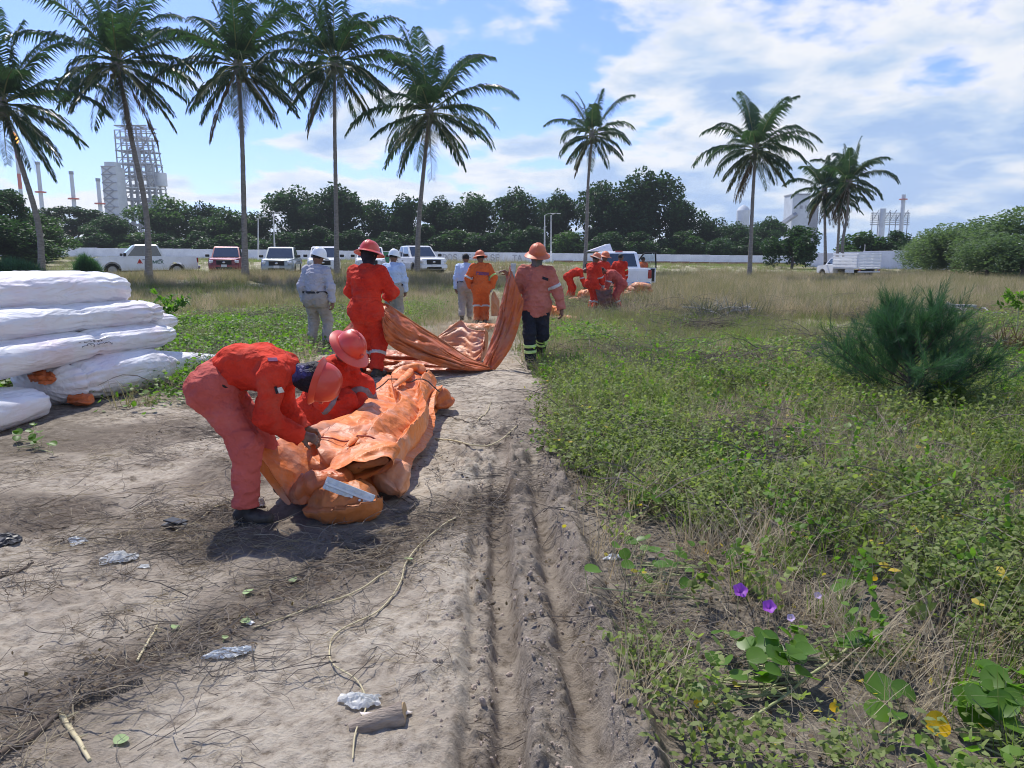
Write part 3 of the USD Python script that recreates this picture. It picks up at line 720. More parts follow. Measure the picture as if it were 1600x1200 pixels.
palm('lone slim coconut palm left of the open-door pickup', (913, 414), 62, (925, 214), 26, 25, 4.05, (.0, -.1), dead=2, r0=.2)
palm('broad coconut palm standing alone in the dry grass right of centre', (1171, 432), 53, (1181, 236), 27, 32, 4.3, (-.02, -.05), dead=2, r0=.2)
palm('left palm of the cluster by the stake-bed truck', (1291, 418), 66, (1288, 300), 28, 22, 3.5, (.0, .0), dead=4, r0=.19)
palm('tallest palm of the cluster by the stake-bed truck', (1321, 418), 64, (1326, 286), 29, 24, 3.8, (-.3, .0), dead=2)
palm('short palm in the middle of the cluster by the stake-bed truck', (1306, 416), 69, (1311, 312), 30, 18, 3.1, (.1, .1), dead=4)
# ------------------------------------------------------------------ vehicles
from manifold3d import Manifold, CrossSection, JoinType
def paint(name, c, metal=0.0): return mat(name, c, tuple(k * .93 for k in c), .32, 2.0, spec=.5, coat=.6, metal=metal, spots=(3.0, .55, .8, (.30, .27, .22), .25))
car_white = paint('car_white', (.74, .75, .76)); car_red = paint('car_red', (.20, .018, .022), .2); car_grey = paint('car_grey', (.33, .37, .37), .3)
tyre_mat = mat('tyre', (.012, .012, .012), (.03, .028, .026), .9, 8.0); rim_mat = mat('rim', (.3, .3, .31), (.4, .4, .41), .35, 5.0, metal=.8)
black_plastic = mat('black_plastic', (.012, .012, .013), (.025, .025, .026), .55, 6.0); chrome = mat('chrome', (.5, .5, .52), (.62, .62, .64), .2, 5.0, metal=1.0)
glass_dark = mat('window_glass', (.018, .024, .028), (.03, .036, .04), .06, 1.0, spec=.8, coat=1.0)
lamp_clear = mat('lamp_lens', (.55, .57, .6), (.7, .72, .74), .12, 9.0, spec=.7, coat=1.0); lamp_red = mat('tail_lens', (.3, .012, .012), (.22, .01, .01), .2, 9.0, coat=1.0)
plate_mat = mat('plate', (.6, .6, .6), (.7, .7, .7), .5, 4.0); seat_dark = mat('cab_dark', (.02, .02, .022), (.035, .035, .035), .8, 6.0)
pane = usdkit.material(stage, L + 'clear_pane', {'f': ('fresnel', {'IOR': 1.5}), 't': ('transparent_bsdf', {'color': (.86, .9, .9)}), 'g': ('glossy_bsdf', {'roughness': .02}), 'm': ('mix_closure', {})},
                       [('f.fac', 'm.fac'), ('t.BSDF', 'm.closure1'), ('g.BSDF', 'm.closure2')], surface='m.closure')
ink_green = mat('ink_green', (.02, .10, .07), (.03, .13, .09), .5); ink_red = mat('ink_red', (.45, .03, .02), (.5, .04, .03), .5)
def cs(poly, off=0.0):
    p = np.asarray(poly, float); a = (p[:, 0] * np.roll(p[:, 1], -1) - p[:, 1] * np.roll(p[:, 0], -1)).sum()
    c = CrossSection([p if a > 0 else p[::-1]])
    if off: c = c.offset(-off, JoinType.Round, 2, 24).offset(off, JoinType.Round, 2, 24)
    return c
def ext_y(poly, w, off=0): return Manifold.extrude(cs(poly, off), w).translate((0, 0, -w / 2)).rotate((90, 0, 0))    # xz outline, along y
def ext_x(poly, w, off=0): return Manifold.extrude(cs(poly, off), w).translate((0, 0, -w / 2)).rotate((90, 0, 90))   # yz outline, along x
def cylm(r, w, x, y, z): return Manifold.cylinder(w, r, r, 28, True).rotate((90, 0, 0)).translate((x, y, z))
def wheel(t, x, y, R, side):
    prof = np.array([(R * .62, -.11), (R * .93, -.115), (R, -.08), (R, .08), (R * .93, .115), (R * .62, .11)])
    ring = []
    th = np.linspace(0, 2 * np.pi, 25)[:-1]
    P = np.stack([prof[:, 0][None] * np.cos(th)[:, None], np.broadcast_to(prof[:, 1], (24, 6)), prof[:, 0][None] * np.sin(th)[:, None]], -1)
    q = grid_faces(25, 6)
    f = np.vstack([q[:, [0, 1, 2]], q[:, [0, 2, 3]]]) % (24 * 6)
    w = thing_child(t, 'wheel', (x, y, R))
    obj('tyre', (P.reshape(-1, 3), f[:, ::-1]), tyre_mat, w, smooth=40)
    m = MB().mesh(trimesh.creation.cylinder(R * .63, .10, sections=24, transform=trimesh.transformations.rotation_matrix(math.pi / 2, [1, 0, 0])))
    for k in range(6):
        a = k * math.pi / 3
        m.box((math.cos(a) * R * .34, side * .06, math.sin(a) * R * .34), (R * .5, .05, .07), (0, -a, 0))
    obj('rim', m.get(), rim_mat, w)
def thing_child(t, name, loc):
    k = str(t.GetPath()) + '/' + name; n = used.get(k, -1) + 1; used[k] = n
    x = UsdGeom.Xform.Define(stage, k if n == 0 else f'{k}_{n:03d}'); x.AddTranslateOp().Set(tuple(map(float, loc))); return x.GetPrim()
def pickup(name, label, cat, pos, rotz, col, big=False, group=None, open_door=False, letters=False, grille_mat=None, bed=True):
    t = thing(name, label, cat, pos, rotz, group)
    s = 1.0 if big else .9
    Ln, W, H = (5.8, 2.02, 1.95) if big else (5.25, 1.86, 1.80)
    R = .40 if big else .37
    F, B = Ln / 2, -Ln / 2
    wf, wr = F - .98, F - .98 - (3.57 if big else 3.1)
    zb, zh, zbed = .42, 1.14 * H / 1.9, 1.20 * H / 1.9              # sill, bonnet, bed rail
    c0, c1, c2, c3 = F - 1.55, F - 2.25, F - 3.55, F - 3.92         # foot of windscreen, top of it, top of back window, foot of it
    prof = [(F, zb + .02), (F + .02, .72), (F - .03, .93), (F - .10, zh - .06), (F - .35, zh), (c0, zh + .06), (c0 - .02, zbed - .02), (c3, zbed - .02), (c3 - .01, zbed), (B + .02, zbed), (B, zbed - .1), (B + .03, zb + .1), (B + .15, zb), (F - .2, zb - .05)]
    body = ext_y(prof, W, .04)
    top = Manifold.extrude(CrossSection([np.array([(B - .05, -W / 2), (F - .45, -W / 2), (F + .03, -W / 2 + .32), (F + .05, 0), (F + .03, W / 2 - .32), (F - .45, W / 2), (B - .05, W / 2)])]).offset(-.06).offset(.06, JoinType.Round, 2, 24), 3)
    sec = ext_x([(-W / 2 + .06, 0), (-W / 2, .55), (-W / 2, .78), (-W / 2 + .06, zh + .1), (W / 2 - .06, zh + .1), (W / 2, .78), (W / 2, .55), (W / 2 - .06, 0)], 9, .04)
    sec = sec + Manifold.cube((9, W - .13, .4)).translate((-4.5, -W / 2 + .065, zh))
    body = (body ^ top) ^ sec
    for x in (wf, wr):
        for y in (-W / 2, W / 2): body = body - cylm(R * 1.2, .62, x, y, R + .02)
    if bed: body = body - Manifold.cube((c3 - .12 - (B + .08), W - .26, .9)).translate((B + .08, -(W - .26) / 2, zbed - .46))
    for x in (c0 - .12, (c1 + c2) / 2 - .08, c3 + .06):                 # door gaps
        for sgn in (-1, 1): body = body - Manifold.cube((.016, .03, zh - zb - .06)).translate((x, sgn * W / 2 - .015, zb + .1))
    for sgn in (-1, 1): body = body - Manifold.cube((.9, .03, .014)).translate((c0 + .1, sgn * (W / 2 - .25) - .015, zh + .02)) 
    body = body - Manifold.cube((.03, W * .86, .014)).translate((B - .005, -W * .43, zb + .18))
    body = body - Manifold.cube((.02, .014, zbed - zb)).translate((B - .005, W * .43, zb + .18)) - Manifold.cube((.02, .014, zbed - zb)).translate((B - .005, -W * .43, zb + .18))
    obj('body', body, col, t, smooth=35)
    wt, wb = W / 2 - .20, W / 2 - .085
    def ring(x, z, w): return [(x, -w, z), (x, w, z)]
    zc = zh + .02
    pts = np.array(ring(c0 + .02, zc, wb) + ring(c3 - .02, zc, wb) + ring(c1, H - .05, wt) + ring(c2, H - .05, wt) + ring(c1 - .12, H, wt - .1) + ring(c2 + .1, H, wt - .1), float)
    cab = Manifold.hull_points(pts)
    if open_door: cab = cab - Manifold.cube((c1 - c2 - .25, W * .7, H - zc)).translate(((c1 + c2) / 2 - (c1 - c2 - .25) / 2, -W * .35, zc - .02))
    obj('cab', cab, col, t, smooth=25)
    def facet(a, b, c, d, inset, out):
        """glass quad a b c d (seen from outside, counter-clockwise), set in from the edges and proud by out"""
        q = np.array([a, b, c, d], float); ce = q.mean(0); n = np.cross(q[1] - q[0], q[2] - q[0]); n /= np.linalg.norm(n)
        q = ce + (q - ce) * (1 - inset); return np.vstack([q + n * out, q - n * .02]), np.array([[0, 1, 2], [0, 2, 3], [4, 6, 5], [4, 7, 6], [0, 4, 5], [0, 5, 1], [1, 5, 6], [1, 6, 2], [2, 6, 7], [2, 7, 3], [3, 7, 4], [3, 4, 0]])
    A = lambda x, y, z: (x, y, z)
    z2, z1 = H - .05, zc + .03
    obj('windscreen', facet(A(c0, -wb, z1), A(c0, wb, z1), A(c1, wt, z2), A(c1, -wt, z2), .10, .006), glass_dark, t)
    obj('rear_window', facet(A(c3, wb, z1), A(c3, -wb, z1), A(c2, -wt, z2), A(c2, wt, z2), .16, .006), glass_dark, t)
    mid = (c1 + c2) / 2 - .08
    for sgn in (-1, 1):
        def side(xa, xb, xc, xd):
            q = [A(xa, sgn * wb, z1), A(xb, sgn * wb, z1), A(xc, sgn * wt, z2), A(xd, sgn * wt, z2)]
            return q if sgn < 0 else [q[1], q[0], q[3], q[2]]
        obj('side_window', facet(*side(mid + .04, c0 - .22, c1 - .06, mid + .04), .11, .006), glass_dark, t)
        obj('side_window', facet(*side(c3 + .14, mid - .04, mid - .04, c2 + .05), .11, .006), glass_dark, t)
        obj('door_handle', MB().box((mid + .25, sgn * (W / 2 + .005), zh - .14), (.2, .035, .035), bevel=.01).get(), black_plastic, t)
        obj('door_handle', MB().box((c3 + .28, sgn * (W / 2 + .005), zh - .14), (.2, .035, .035), bevel=.01).get(), black_plastic, t)
        obj('mirror', MB().box((c0 - .12, sgn * (W / 2 + .14), zh + .16), (.12, .24, .2 if big else .16), (0, 0, sgn * .2), .04).get(), black_plastic, t)
        obj('headlight', MB().box((F - .12, sgn * (W / 2 - .28), zh - .20), (.22, .36, .17), (0, 0, -sgn * .55), .04).get(), lamp_clear, t)
        obj('tail_light', MB().box((B + .03, sgn * (W / 2 - .085), zbed - .25), (.09, .15, .36), bevel=.02).get(), lamp_red, t)
        obj('fog_lamp', MB().box((F + .015, sgn * (W / 2 - .38), .60), (.06, .17, .09), bevel=.02).get(), lamp_clear, t)
    gm = grille_mat or black_plastic
    m = MB().box((F + .005, 0, zh - .25), (.07, W - 1.0, .28), bevel=.03)
    obj('grille', m.get(), black_plastic, t)
    obj('grille_bar', MB().box((F + .035, 0, zh - .2), (.03, W - 1.04, .03), bevel=.008).get(), gm, t); obj('grille_bar', MB().box((F + .035, 0, zh - .3), (.03, W - 1.04, .03), bevel=.008).get(), gm, t)
    obj('emblem', MB().mesh(trimesh.creation.icosphere(2, .065)).get() if False else (np.array(trimesh.creation.icosphere(2, 1).vertices) * [.02, .09, .06] + [F + .05, 0, zh - .25], np.array(trimesh.creation.icosphere(2, 1).faces)), chrome, t, smooth=True)
    obj('front_bumper', MB().box((F + .01, 0, .58), (.14, W - .22, .24), bevel=.05).get(), chrome if (big and not letters) else (black_plastic if big else col), t)
    obj('air_intake', MB().box((F + .075, 0, .50), (.03, W - .95, .12), bevel=.01).get(), black_plastic, t)
    obj('number_plate', MB().box((F + .095, 0, .63), (.012, .32, .15), bevel=.004).get(), plate_mat, t)
    obj('rear_bumper', MB().box((B - .05, 0, .56), (.16, W - .1, .2), bevel=.05).get(), chrome if big else black_plastic, t)
    obj('number_plate', MB().box((B - .137, 0, .58), (.012, .32, .14), bevel=.004).get(), plate_mat, t)
    obj('underbody', MB().box((0, 0, .38), (Ln - .7, W - .5, .2)).get(), black_plastic, t)
    obj('roof_lamp', MB().box((c2 + .02, 0, H - .0), (.06, .34, .05), bevel=.015).get(), lamp_red, t)
    for x in (wf, wr):
        for sgn in (-1, 1): wheel(t, x, sgn * (W / 2 - .13), R, sgn)
    if letters:
        for sgn in (1, -1):
            # green word and red emblem on the front door
            m = meshkit.text_mesh('PEMEX', .19, .006, True); v = np.array(m.vertices); wd = np.ptp(v[:, 0])
            if sgn > 0: v = np.stack([mid + .17 - v[:, 0] * 1.12, W / 2 - .004 + v[:, 2], v[:, 1] + .80], 1)
            else: v = np.stack([mid - .80 + v[:, 0] * 1.12, -W / 2 + .004 - v[:, 2], v[:, 1] + .80], 1)
            obj('lettering', (v, np.array(m.faces)), ink_green, t)
            x = mid + .50
            m = trimesh.creation.extrude_polygon(__import__('shapely').geometry.Polygon([(-.17, -.12), (-.05, -.02), (-.08, -.12), (.0, -.05), (.08, -.12), (.05, -.02), (.17, -.12), (.05, .13), (0, .2), (-.05, .13)]), .006)
            v = np.array(m.vertices); obj('emblem', (np.stack([x + sgn * -v[:, 0], sgn * (W / 2 - .003 + v[:, 2]), .88 + v[:, 1]], 1), np.array(m.faces) if sgn > 0 else np.array(m.faces)[:, ::-1]), ink_red, t)
    if open_door:
        y = -W / 2 - .02; hx = c0 - .14
        d = thing_child(t, 'open_door', (hx, y, 0)); UsdGeom.Xformable(d).AddRotateZOp().Set(62.0)
        ln = 1.08
        lower = ext_y([(0, zb + .1), (-ln, zb + .1), (-ln - .02, zh + .04), (0, zh + .04)], .07, .03)
        obj('panel', lower, col, d, smooth=35)
        obj('inner_lining', ext_y([(-.05, zb + .16), (-ln + .05, zb + .16), (-ln + .03, zh + .0), (-.05, zh + .0)], .03, .02).translate((0, .052, 0)), seat_dark, d)
        fr = MB()
        w0 = [(0, 0, zh + .02), (-.5, .09, H - .1), (-.62, .1, H - .06), (-ln, .1, H - .06), (-ln - .02, 0, zh + .02)]
        for a, b in zip(w0[:-1], w0[1:]): fr.tube([a, b], .035, 6)
        obj('window_frame', fr.get(), black_plastic, d, smooth=40)
        q = np.array(w0, float); v = np.vstack([q + [0, .006, 0], q - [0, .006, 0]])
        obj('pane', (v, np.array([[0, 1, 2], [0, 2, 3], [0, 3, 4], [5, 7, 6], [5, 8, 7], [5, 9, 8]])), pane, d)
        obj('mirror', MB().box((-.05, -.16, zh + .14), (.12, .26, .22), bevel=.04).get(), chrome, d)
    return t
GPK = 'pickups parked along the far side of the field'
pickup('pickup_truck', 'large white pickup with green lettering and red emblem, side on, behind the second palm', 'pickup', gz(*at(229, 430, 47)[:2]), math.radians(212), car_white, True, letters=True)
pickup('pickup_truck', 'dark red pickup facing the camera beside the third palm trunk', 'pickup', gz(*at(357, 430, 47.5)[:2]), math.radians(-74), car_red, group=GPK)
pickup('pickup_truck', 'grey-green pickup facing the camera between the third palm and the two light poles', 'pickup', gz(*at(442, 432, 46)[:2]), math.radians(-80), car_grey, group=GPK)
pickup('pickup_truck', 'white pickup half hidden behind the fourth palm and the worker in grey', 'pickup', gz(*at(508, 432, 46.5)[:2]), math.radians(-78), car_white, group=GPK)
pickup('pickup_truck', 'white pickup mostly hidden behind the standing worker in red coveralls', 'pickup', gz(*at(580, 432, 48)[:2]), math.radians(-80), car_white, group=GPK)
pickup('pickup_truck', 'white pickup turned three quarters, behind the fifth palm and the man in blue', 'pickup', gz(*at(653, 436, 46)[:2]), math.radians(-62), car_white, group=GPK)
RT = gz(*at(962, 445, 34.5)[:2])
pickup('pickup_truck', 'white pickup seen from behind with its right door open among the workers', 'pickup', RT, math.radians(92), car_white, True, open_door=True)

# stake-bed truck
def stake_truck(pos, rotz):
    t = thing('stake_truck', 'small white stake-bed truck standing in the tall dry grass at right', 'truck', pos, rotz)
    W = 1.75
    body = ext_y([(2.45, .45), (2.5, .8), (2.4, 1.0), (1.45, 1.08), (.95, 1.1), (.45, 1.1), (.45, .45)], W, .05) - cylm(.42, .6, 1.75, W / 2, .36) - cylm(.42, .6, 1.75, -W / 2, .36)
    obj('body', body, car_white, t, smooth=35)
    pts = np.array([(x, s * w, z) for s in (-1, 1) for x, w, z in ((1.5, .82, 1.08), (.5, .82, 1.08), (1.0, .7, 1.62), (.55, .7, 1.62))])
    obj('cab', Manifold.hull_points(pts), car_white, t, smooth=25)
    for s in (-1, 1):
        v = np.array([(1.32, s * .805, 1.14), (.6, s * .805, 1.14), (.62, s * .722, 1.56), (.95, s * .722, 1.56)]); w = np.vstack([v + [0, s * .006, 0], v - [0, s * .02, 0]])
        obj('side_window', (w, np.array([[0, 1, 2], [0, 2, 3], [4, 6, 5], [4, 7, 6]])), glass_dark, t)
        obj('mirror', MB().box((1.3, s * 1.0, 1.22), (.08, .2, .16), bevel=.03).get(), black_plastic, t)
    v = np.array([(1.505, -.72, 1.14), (1.505, .72, 1.14), (1.045, .62, 1.57), (1.045, -.62, 1.57)]); obj('windscreen', (np.vstack([v + [.006, 0, .006], v - [.02, 0, 0]]), np.array([[0, 1, 2], [0, 2, 3], [4, 6, 5], [4, 7, 6]])), glass_dark, t)
    obj('flat_bed', MB().box((-1.05, 0, .86), (2.9, 1.95, .1), bevel=.02).get(), car_white, t)
    obj('chassis', MB().box((-.9, 0, .62), (3.0, .9, .2)).get(), black_plastic, t)
    for s in (-1, 1):
        for k in range(4): obj('stake', MB().box((-2.42 + k * .92, s * .95, 1.42), (.07, .05, 1.06), bevel=.01).get(), car_white, t)
        for k in range(5): obj('slat', MB().box((-1.05, s * .985, .99 + k * .215), (2.82, .028, .13), bevel=.008).get(), car_white, t)
    for x in (-2.49, .40):
        for k in range(4): obj('stake', MB().box((x, -.9 + k * .6, 1.42), (.05, .07, 1.06), bevel=.01).get(), car_white, t)
        for k in range(5): obj('slat', MB().box((x - .035, 0, .99 + k * .215), (.028, 1.9, .13), bevel=.008).get(), car_white, t)
    obj('rear_bumper', MB().box((-2.5, 0, .60), (.1, 1.8, .09), bevel=.02).get(), car_white, t)
    for s in (-1, 1):
        obj('bumper_bracket', MB().box((-2.48, s * .75, .73), (.06, .08, .3)).get(), car_white, t); obj('tail_light', MB().box((-2.53, s * .8, .74), (.05, .22, .09), bevel=.015).get(), lamp_red, t)
        obj('mudguard', MB().box((-1.5, s * .86, .66), (1.0, .06, .3), bevel=.02).get(), car_white, t)
        for x in (1.75, -1.5): wheel(t, x, s * .76, .36, s)
stake_truck(gz(*at(1322, 436, 57)[:2]), math.radians(102))
# ------------------------------------------------------------------ people: smooth bodies from joints, clothes from the same joints
def surface_nets(D, org, h):
    S = D < 0
    nx, ny, nz = D.shape
    c = [S[i:nx - 1 + i, j:ny - 1 + j, k:nz - 1 + k] for i in (0, 1) for j in (0, 1) for k in (0, 1)]
    cnt = sum(a.astype(np.int8) for a in c); mix = (cnt > 0) & (cnt < 8)
    I = np.argwhere(mix)
    if not len(I): return np.zeros((0, 3)), np.zeros((0, 3), int)
    vals = np.stack([D[I[:, 0] + i, I[:, 1] + j, I[:, 2] + k] for i in (0, 1) for j in (0, 1) for k in (0, 1)], 1)
    corner = np.array([(i, j, k) for i in (0, 1) for j in (0, 1) for k in (0, 1)], float)
    acc, n = np.zeros((len(I), 3)), np.zeros(len(I))
    for a in range(8):
        for b in range(a + 1, 8):
            if np.abs(corner[a] - corner[b]).sum() != 1: continue
            x = (vals[:, a] < 0) != (vals[:, b] < 0); t = np.where(x, vals[:, a] / np.where(x, vals[:, a] - vals[:, b], 1), 0)
            acc += x[:, None] * (corner[a] + t[:, None] * (corner[b] - corner[a])); n += x
    V = (I + acc / n[:, None]) * h + org
    idx = -np.ones(mix.shape, int); idx[tuple(I.T)] = np.arange(len(I))
    F = []
    for ax in range(3):
        sl0, sl1 = [slice(None)] * 3, [slice(None)] * 3; sl0[ax], sl1[ax] = slice(0, -1), slice(1, None)
        A, B = S[tuple(sl0)], S[tuple(sl1)]
        E = np.argwhere(A != B); o1, o2 = (ax + 1) % 3, (ax + 2) % 3
        E = E[(E[:, o1] > 0) & (E[:, o2] > 0) & (E[:, o1] < D.shape[o1] - 1) & (E[:, o2] < D.shape[o2] - 1)]
        flip = A[tuple(E.T)]
        def cell(d1, d2):
            q = E.copy(); q[:, o1] += d1; q[:, o2] += d2; return idx[tuple(q.T)]
        q = np.stack([cell(-1, -1), cell(0, -1), cell(0, 0), cell(-1, 0)], 1)
        q[~flip] = q[~flip][:, ::-1]; F.append(q)
    F = np.vstack(F); F = F[(F >= 0).all(1)]
    return V, np.vstack([F[:, [0, 1, 2]], F[:, [0, 2, 3]]])

class Field:
    """smooth union of tapered, optionally flattened capsules; local boxes only"""
    def __init__(s, k=.05, wrinkle=0.0, freq=9.0, seed=0): s.p, s.k, s.w, s.fq, s.seed = [], k, wrinkle, freq, seed
    def bone(s, a, b, r1, r2=None, side=None, f=1.0, cut_b=False, k=None, side2=None, f2=1.0):
        s.p.append((np.asarray(a, float), np.asarray(b, float), r1, r1 if r2 is None else r2, None if side is None else np.asarray(side, float), f, cut_b, s.k if k is None else k)); return s
    def bounds(s):
        lo = np.min([np.minimum(a, b) - max(r1, r2) * max(1, f) for a, b, r1, r2, _, f, _, _ in s.p], 0); hi = np.max([np.maximum(a, b) + max(r1, r2) * max(1, f) for a, b, r1, r2, _, f, _, _ in s.p], 0)
        return lo - .035, hi + .035
    def eval(s, lo, hi, h):
        n = np.maximum(3, np.ceil((hi - lo) / h).astype(int) + 1); ax = [lo[i] + h * np.arange(n[i]) for i in range(3)]
        D = np.full(n, .3)
        for a, b, r1, r2, side, f, cut, k in s.p:
            m = max(r1, r2) * max(1, f) + k + .06
            i0 = np.clip(((np.minimum(a, b) - m - lo) / h).astype(int), 0, n); i1 = np.clip(((np.maximum(a, b) + m - lo) / h).astype(int) + 2, 0, n)
            if (i1 <= i0).any(): continue
            X, Y, Z = np.meshgrid(*[ax[i][i0[i]:i1[i]] for i in range(3)], indexing='ij'); P = np.stack([X, Y, Z], -1)
            ba = b - a; L2 = max(ba @ ba, 1e-9); t = np.clip(((P - a) @ ba) / L2, 0, 1); q = P - a - t[..., None] * ba
            r = r1 + (r2 - r1) * t
            if side is not None:
                qs = q @ side; q = q + side * (qs * (1 / f - 1))[..., None]; d = (np.linalg.norm(q, axis=-1) - r) * min(1, f)
            else: d = np.linalg.norm(q, axis=-1) - r
            if cut:
                u = ba / math.sqrt(L2); d = np.maximum(d, (P - b) @ u)
            sl = tuple(slice(i0[i], i1[i]) for i in range(3)); o = D[sl]
            hh = np.maximum(k - np.abs(o - d), 0) / k; D[sl] = np.minimum(o, d) - hh * hh * k * .25
        if s.w:
            I = np.argwhere(np.abs(D) < .05)
            P = lo + I * h
            wob = P + .05 * (noise(P * 5, s.seed)[:, None] - .5)
            rd = 1 - np.abs(2 * fbm(wob * np.array([s.fq, s.fq, s.fq * 1.45]), 2, s.seed + 1) - 1)
            big = noise(P * s.fq * .45, s.seed + 5) - .5
            D[tuple(I.T)] -= s.w * (rd ** 2.2 * 1.7 - .5 + big * .45)
        return D, lo
    def mesh(s, h, box=None):
        lo, hi = box if box is not None else s.bounds()
        D, o = s.eval(np.asarray(lo, float), np.asarray(hi, float), h); return surface_nets(D, o, h)
    def band(s, c, u, half, out, reach, h):
        """a strip of the surface around point c across direction u, raised by out"""
        c, u = np.asarray(c, float), np.asarray(u, float) / np.linalg.norm(u)
        lo, hi = c - reach, c + reach; D, o = s.eval(lo, hi, h)
        n = D.shape; P = np.stack(np.meshgrid(*[lo[i] + h * np.arange(n[i]) for i in range(3)], indexing='ij'), -1) - c
        ax = P @ u; rad = np.linalg.norm(P - ax[..., None] * u, axis=-1)
        D = np.maximum.reduce([D - out, -(D + .018), np.abs(ax) - half, rad - reach * .97]); return surface_nets(D, o, h)

def ik(A, T, l1, l2, pole):
    A, T = np.asarray(A, float), np.asarray(T, float); d = T - A; L_ = np.linalg.norm(d); u = d / L_; L_ = min(L_, (l1 + l2) * .999); T = A + u * L_
    x = (l1 * l1 - l2 * l2 + L_ * L_) / (2 * L_); hgt = math.sqrt(max(l1 * l1 - x * x, 0)); p = np.asarray(pole, float); p = p - u * (p @ u); p /= np.linalg.norm(p) + 1e-9
    return A + u * x + p * hgt, T
def unit(v): v = np.asarray(v, float); return v / np.linalg.norm(v)

skin_dark = mat('skin', (.13, .065, .042), (.19, .095, .062), .5, 14.0, spec=.35)
hair_black = mat('hair', (.008, .007, .007), (.018, .015, .013), .7, 40.0)
def cloth(name, a, b=None, rough=.85, dirt=(.22, .15, .11), amt=.42): return mat(name, a, b or tuple(k * .78 for k in a), rough, 4.0, .3, 90.0, spec=.15, spots=(3.2, .52, .78, dirt, amt), crumple=(10.0, .6, .03))
red_cloth = cloth('red_cloth', (.64, .045, .02), (.46, .024, .012)); orange_cloth = cloth('orange_cloth', (.66, .13, .03), (.55, .10, .025))
faded_red = cloth('faded_red_cloth', (.50, .105, .085), (.40, .075, .06), dirt=(.50, .22, .19), amt=.45); pink_cloth = cloth('pink_cloth', (.50, .17, .13), (.40, .12, .09), amt=.5)
grey_cloth = cloth('grey_cloth', (.40, .40, .45), (.34, .34, .39), amt=.1); khaki = cloth('khaki', (.34, .31, .27), (.28, .25, .22), amt=.2); blue_cloth = cloth('blue_cloth', (.46, .56, .74), (.40, .49, .66), amt=.05)
navy = cloth('navy_cloth', (.014, .016, .024), (.022, .024, .032), amt=.25); dark_cloth = cloth('dark_cloth', (.018, .016, .022), (.03, .025, .035), amt=.1); violet_cloth = cloth('violet_cloth', (.05, .05, .16), (.02, .02, .05), amt=.05)
mask_dark = mat('mask_cloth', (.012, .011, .018), (.055, .05, .17), .7, 9.0, lo=.45, hi=.62, crumple=(22, .6, .02))
gaiter = cloth('gaiter', (.17, .17, .17), (.09, .09, .09), amt=.2); leather = mat('boot_leather', (.012, .011, .011), (.03, .026, .024), .6, 14.0, .3, 60, spots=(6, .5, .75, (.16, .13, .1), .5))
belt_mat = mat('belt_leather', (.012, .010, .010), (.02, .018, .018), .5, 8.0); band_silver = mat('reflective_tape', (.55, .53, .50), (.42, .41, .40), .5, 12.0); band_lime = mat('lime_tape', (.40, .62, .12), (.48, .62, .30), .6, 14.0); band_dull = mat('dull_tape', (.16, .12, .13), (.22, .17, .17), .7, 14.0)
hat_red = mat('hat_red', (.60, .055, .03), (.50, .04, .022), .38, 3.0, spec=.5, coat=.25, spots=(5, .55, .8, (.25, .12, .08), .3)); hat_orange = mat('hat_orange', (.62, .16, .07), (.50, .12, .05), .5, 3.0, spots=(5, .5, .75, (.3, .2, .15), .4))
hat_pale = mat('hat_pale', (.62, .34, .22), (.66, .45, .34), .5, 3.0); hat_white = mat('hat_white', (.72, .75, .76), (.64, .67, .69), .35, 3.0, spec=.5, coat=.3); glove = mat('work_glove', (.45, .43, .4), (.3, .28, .26), .9, 14.0)

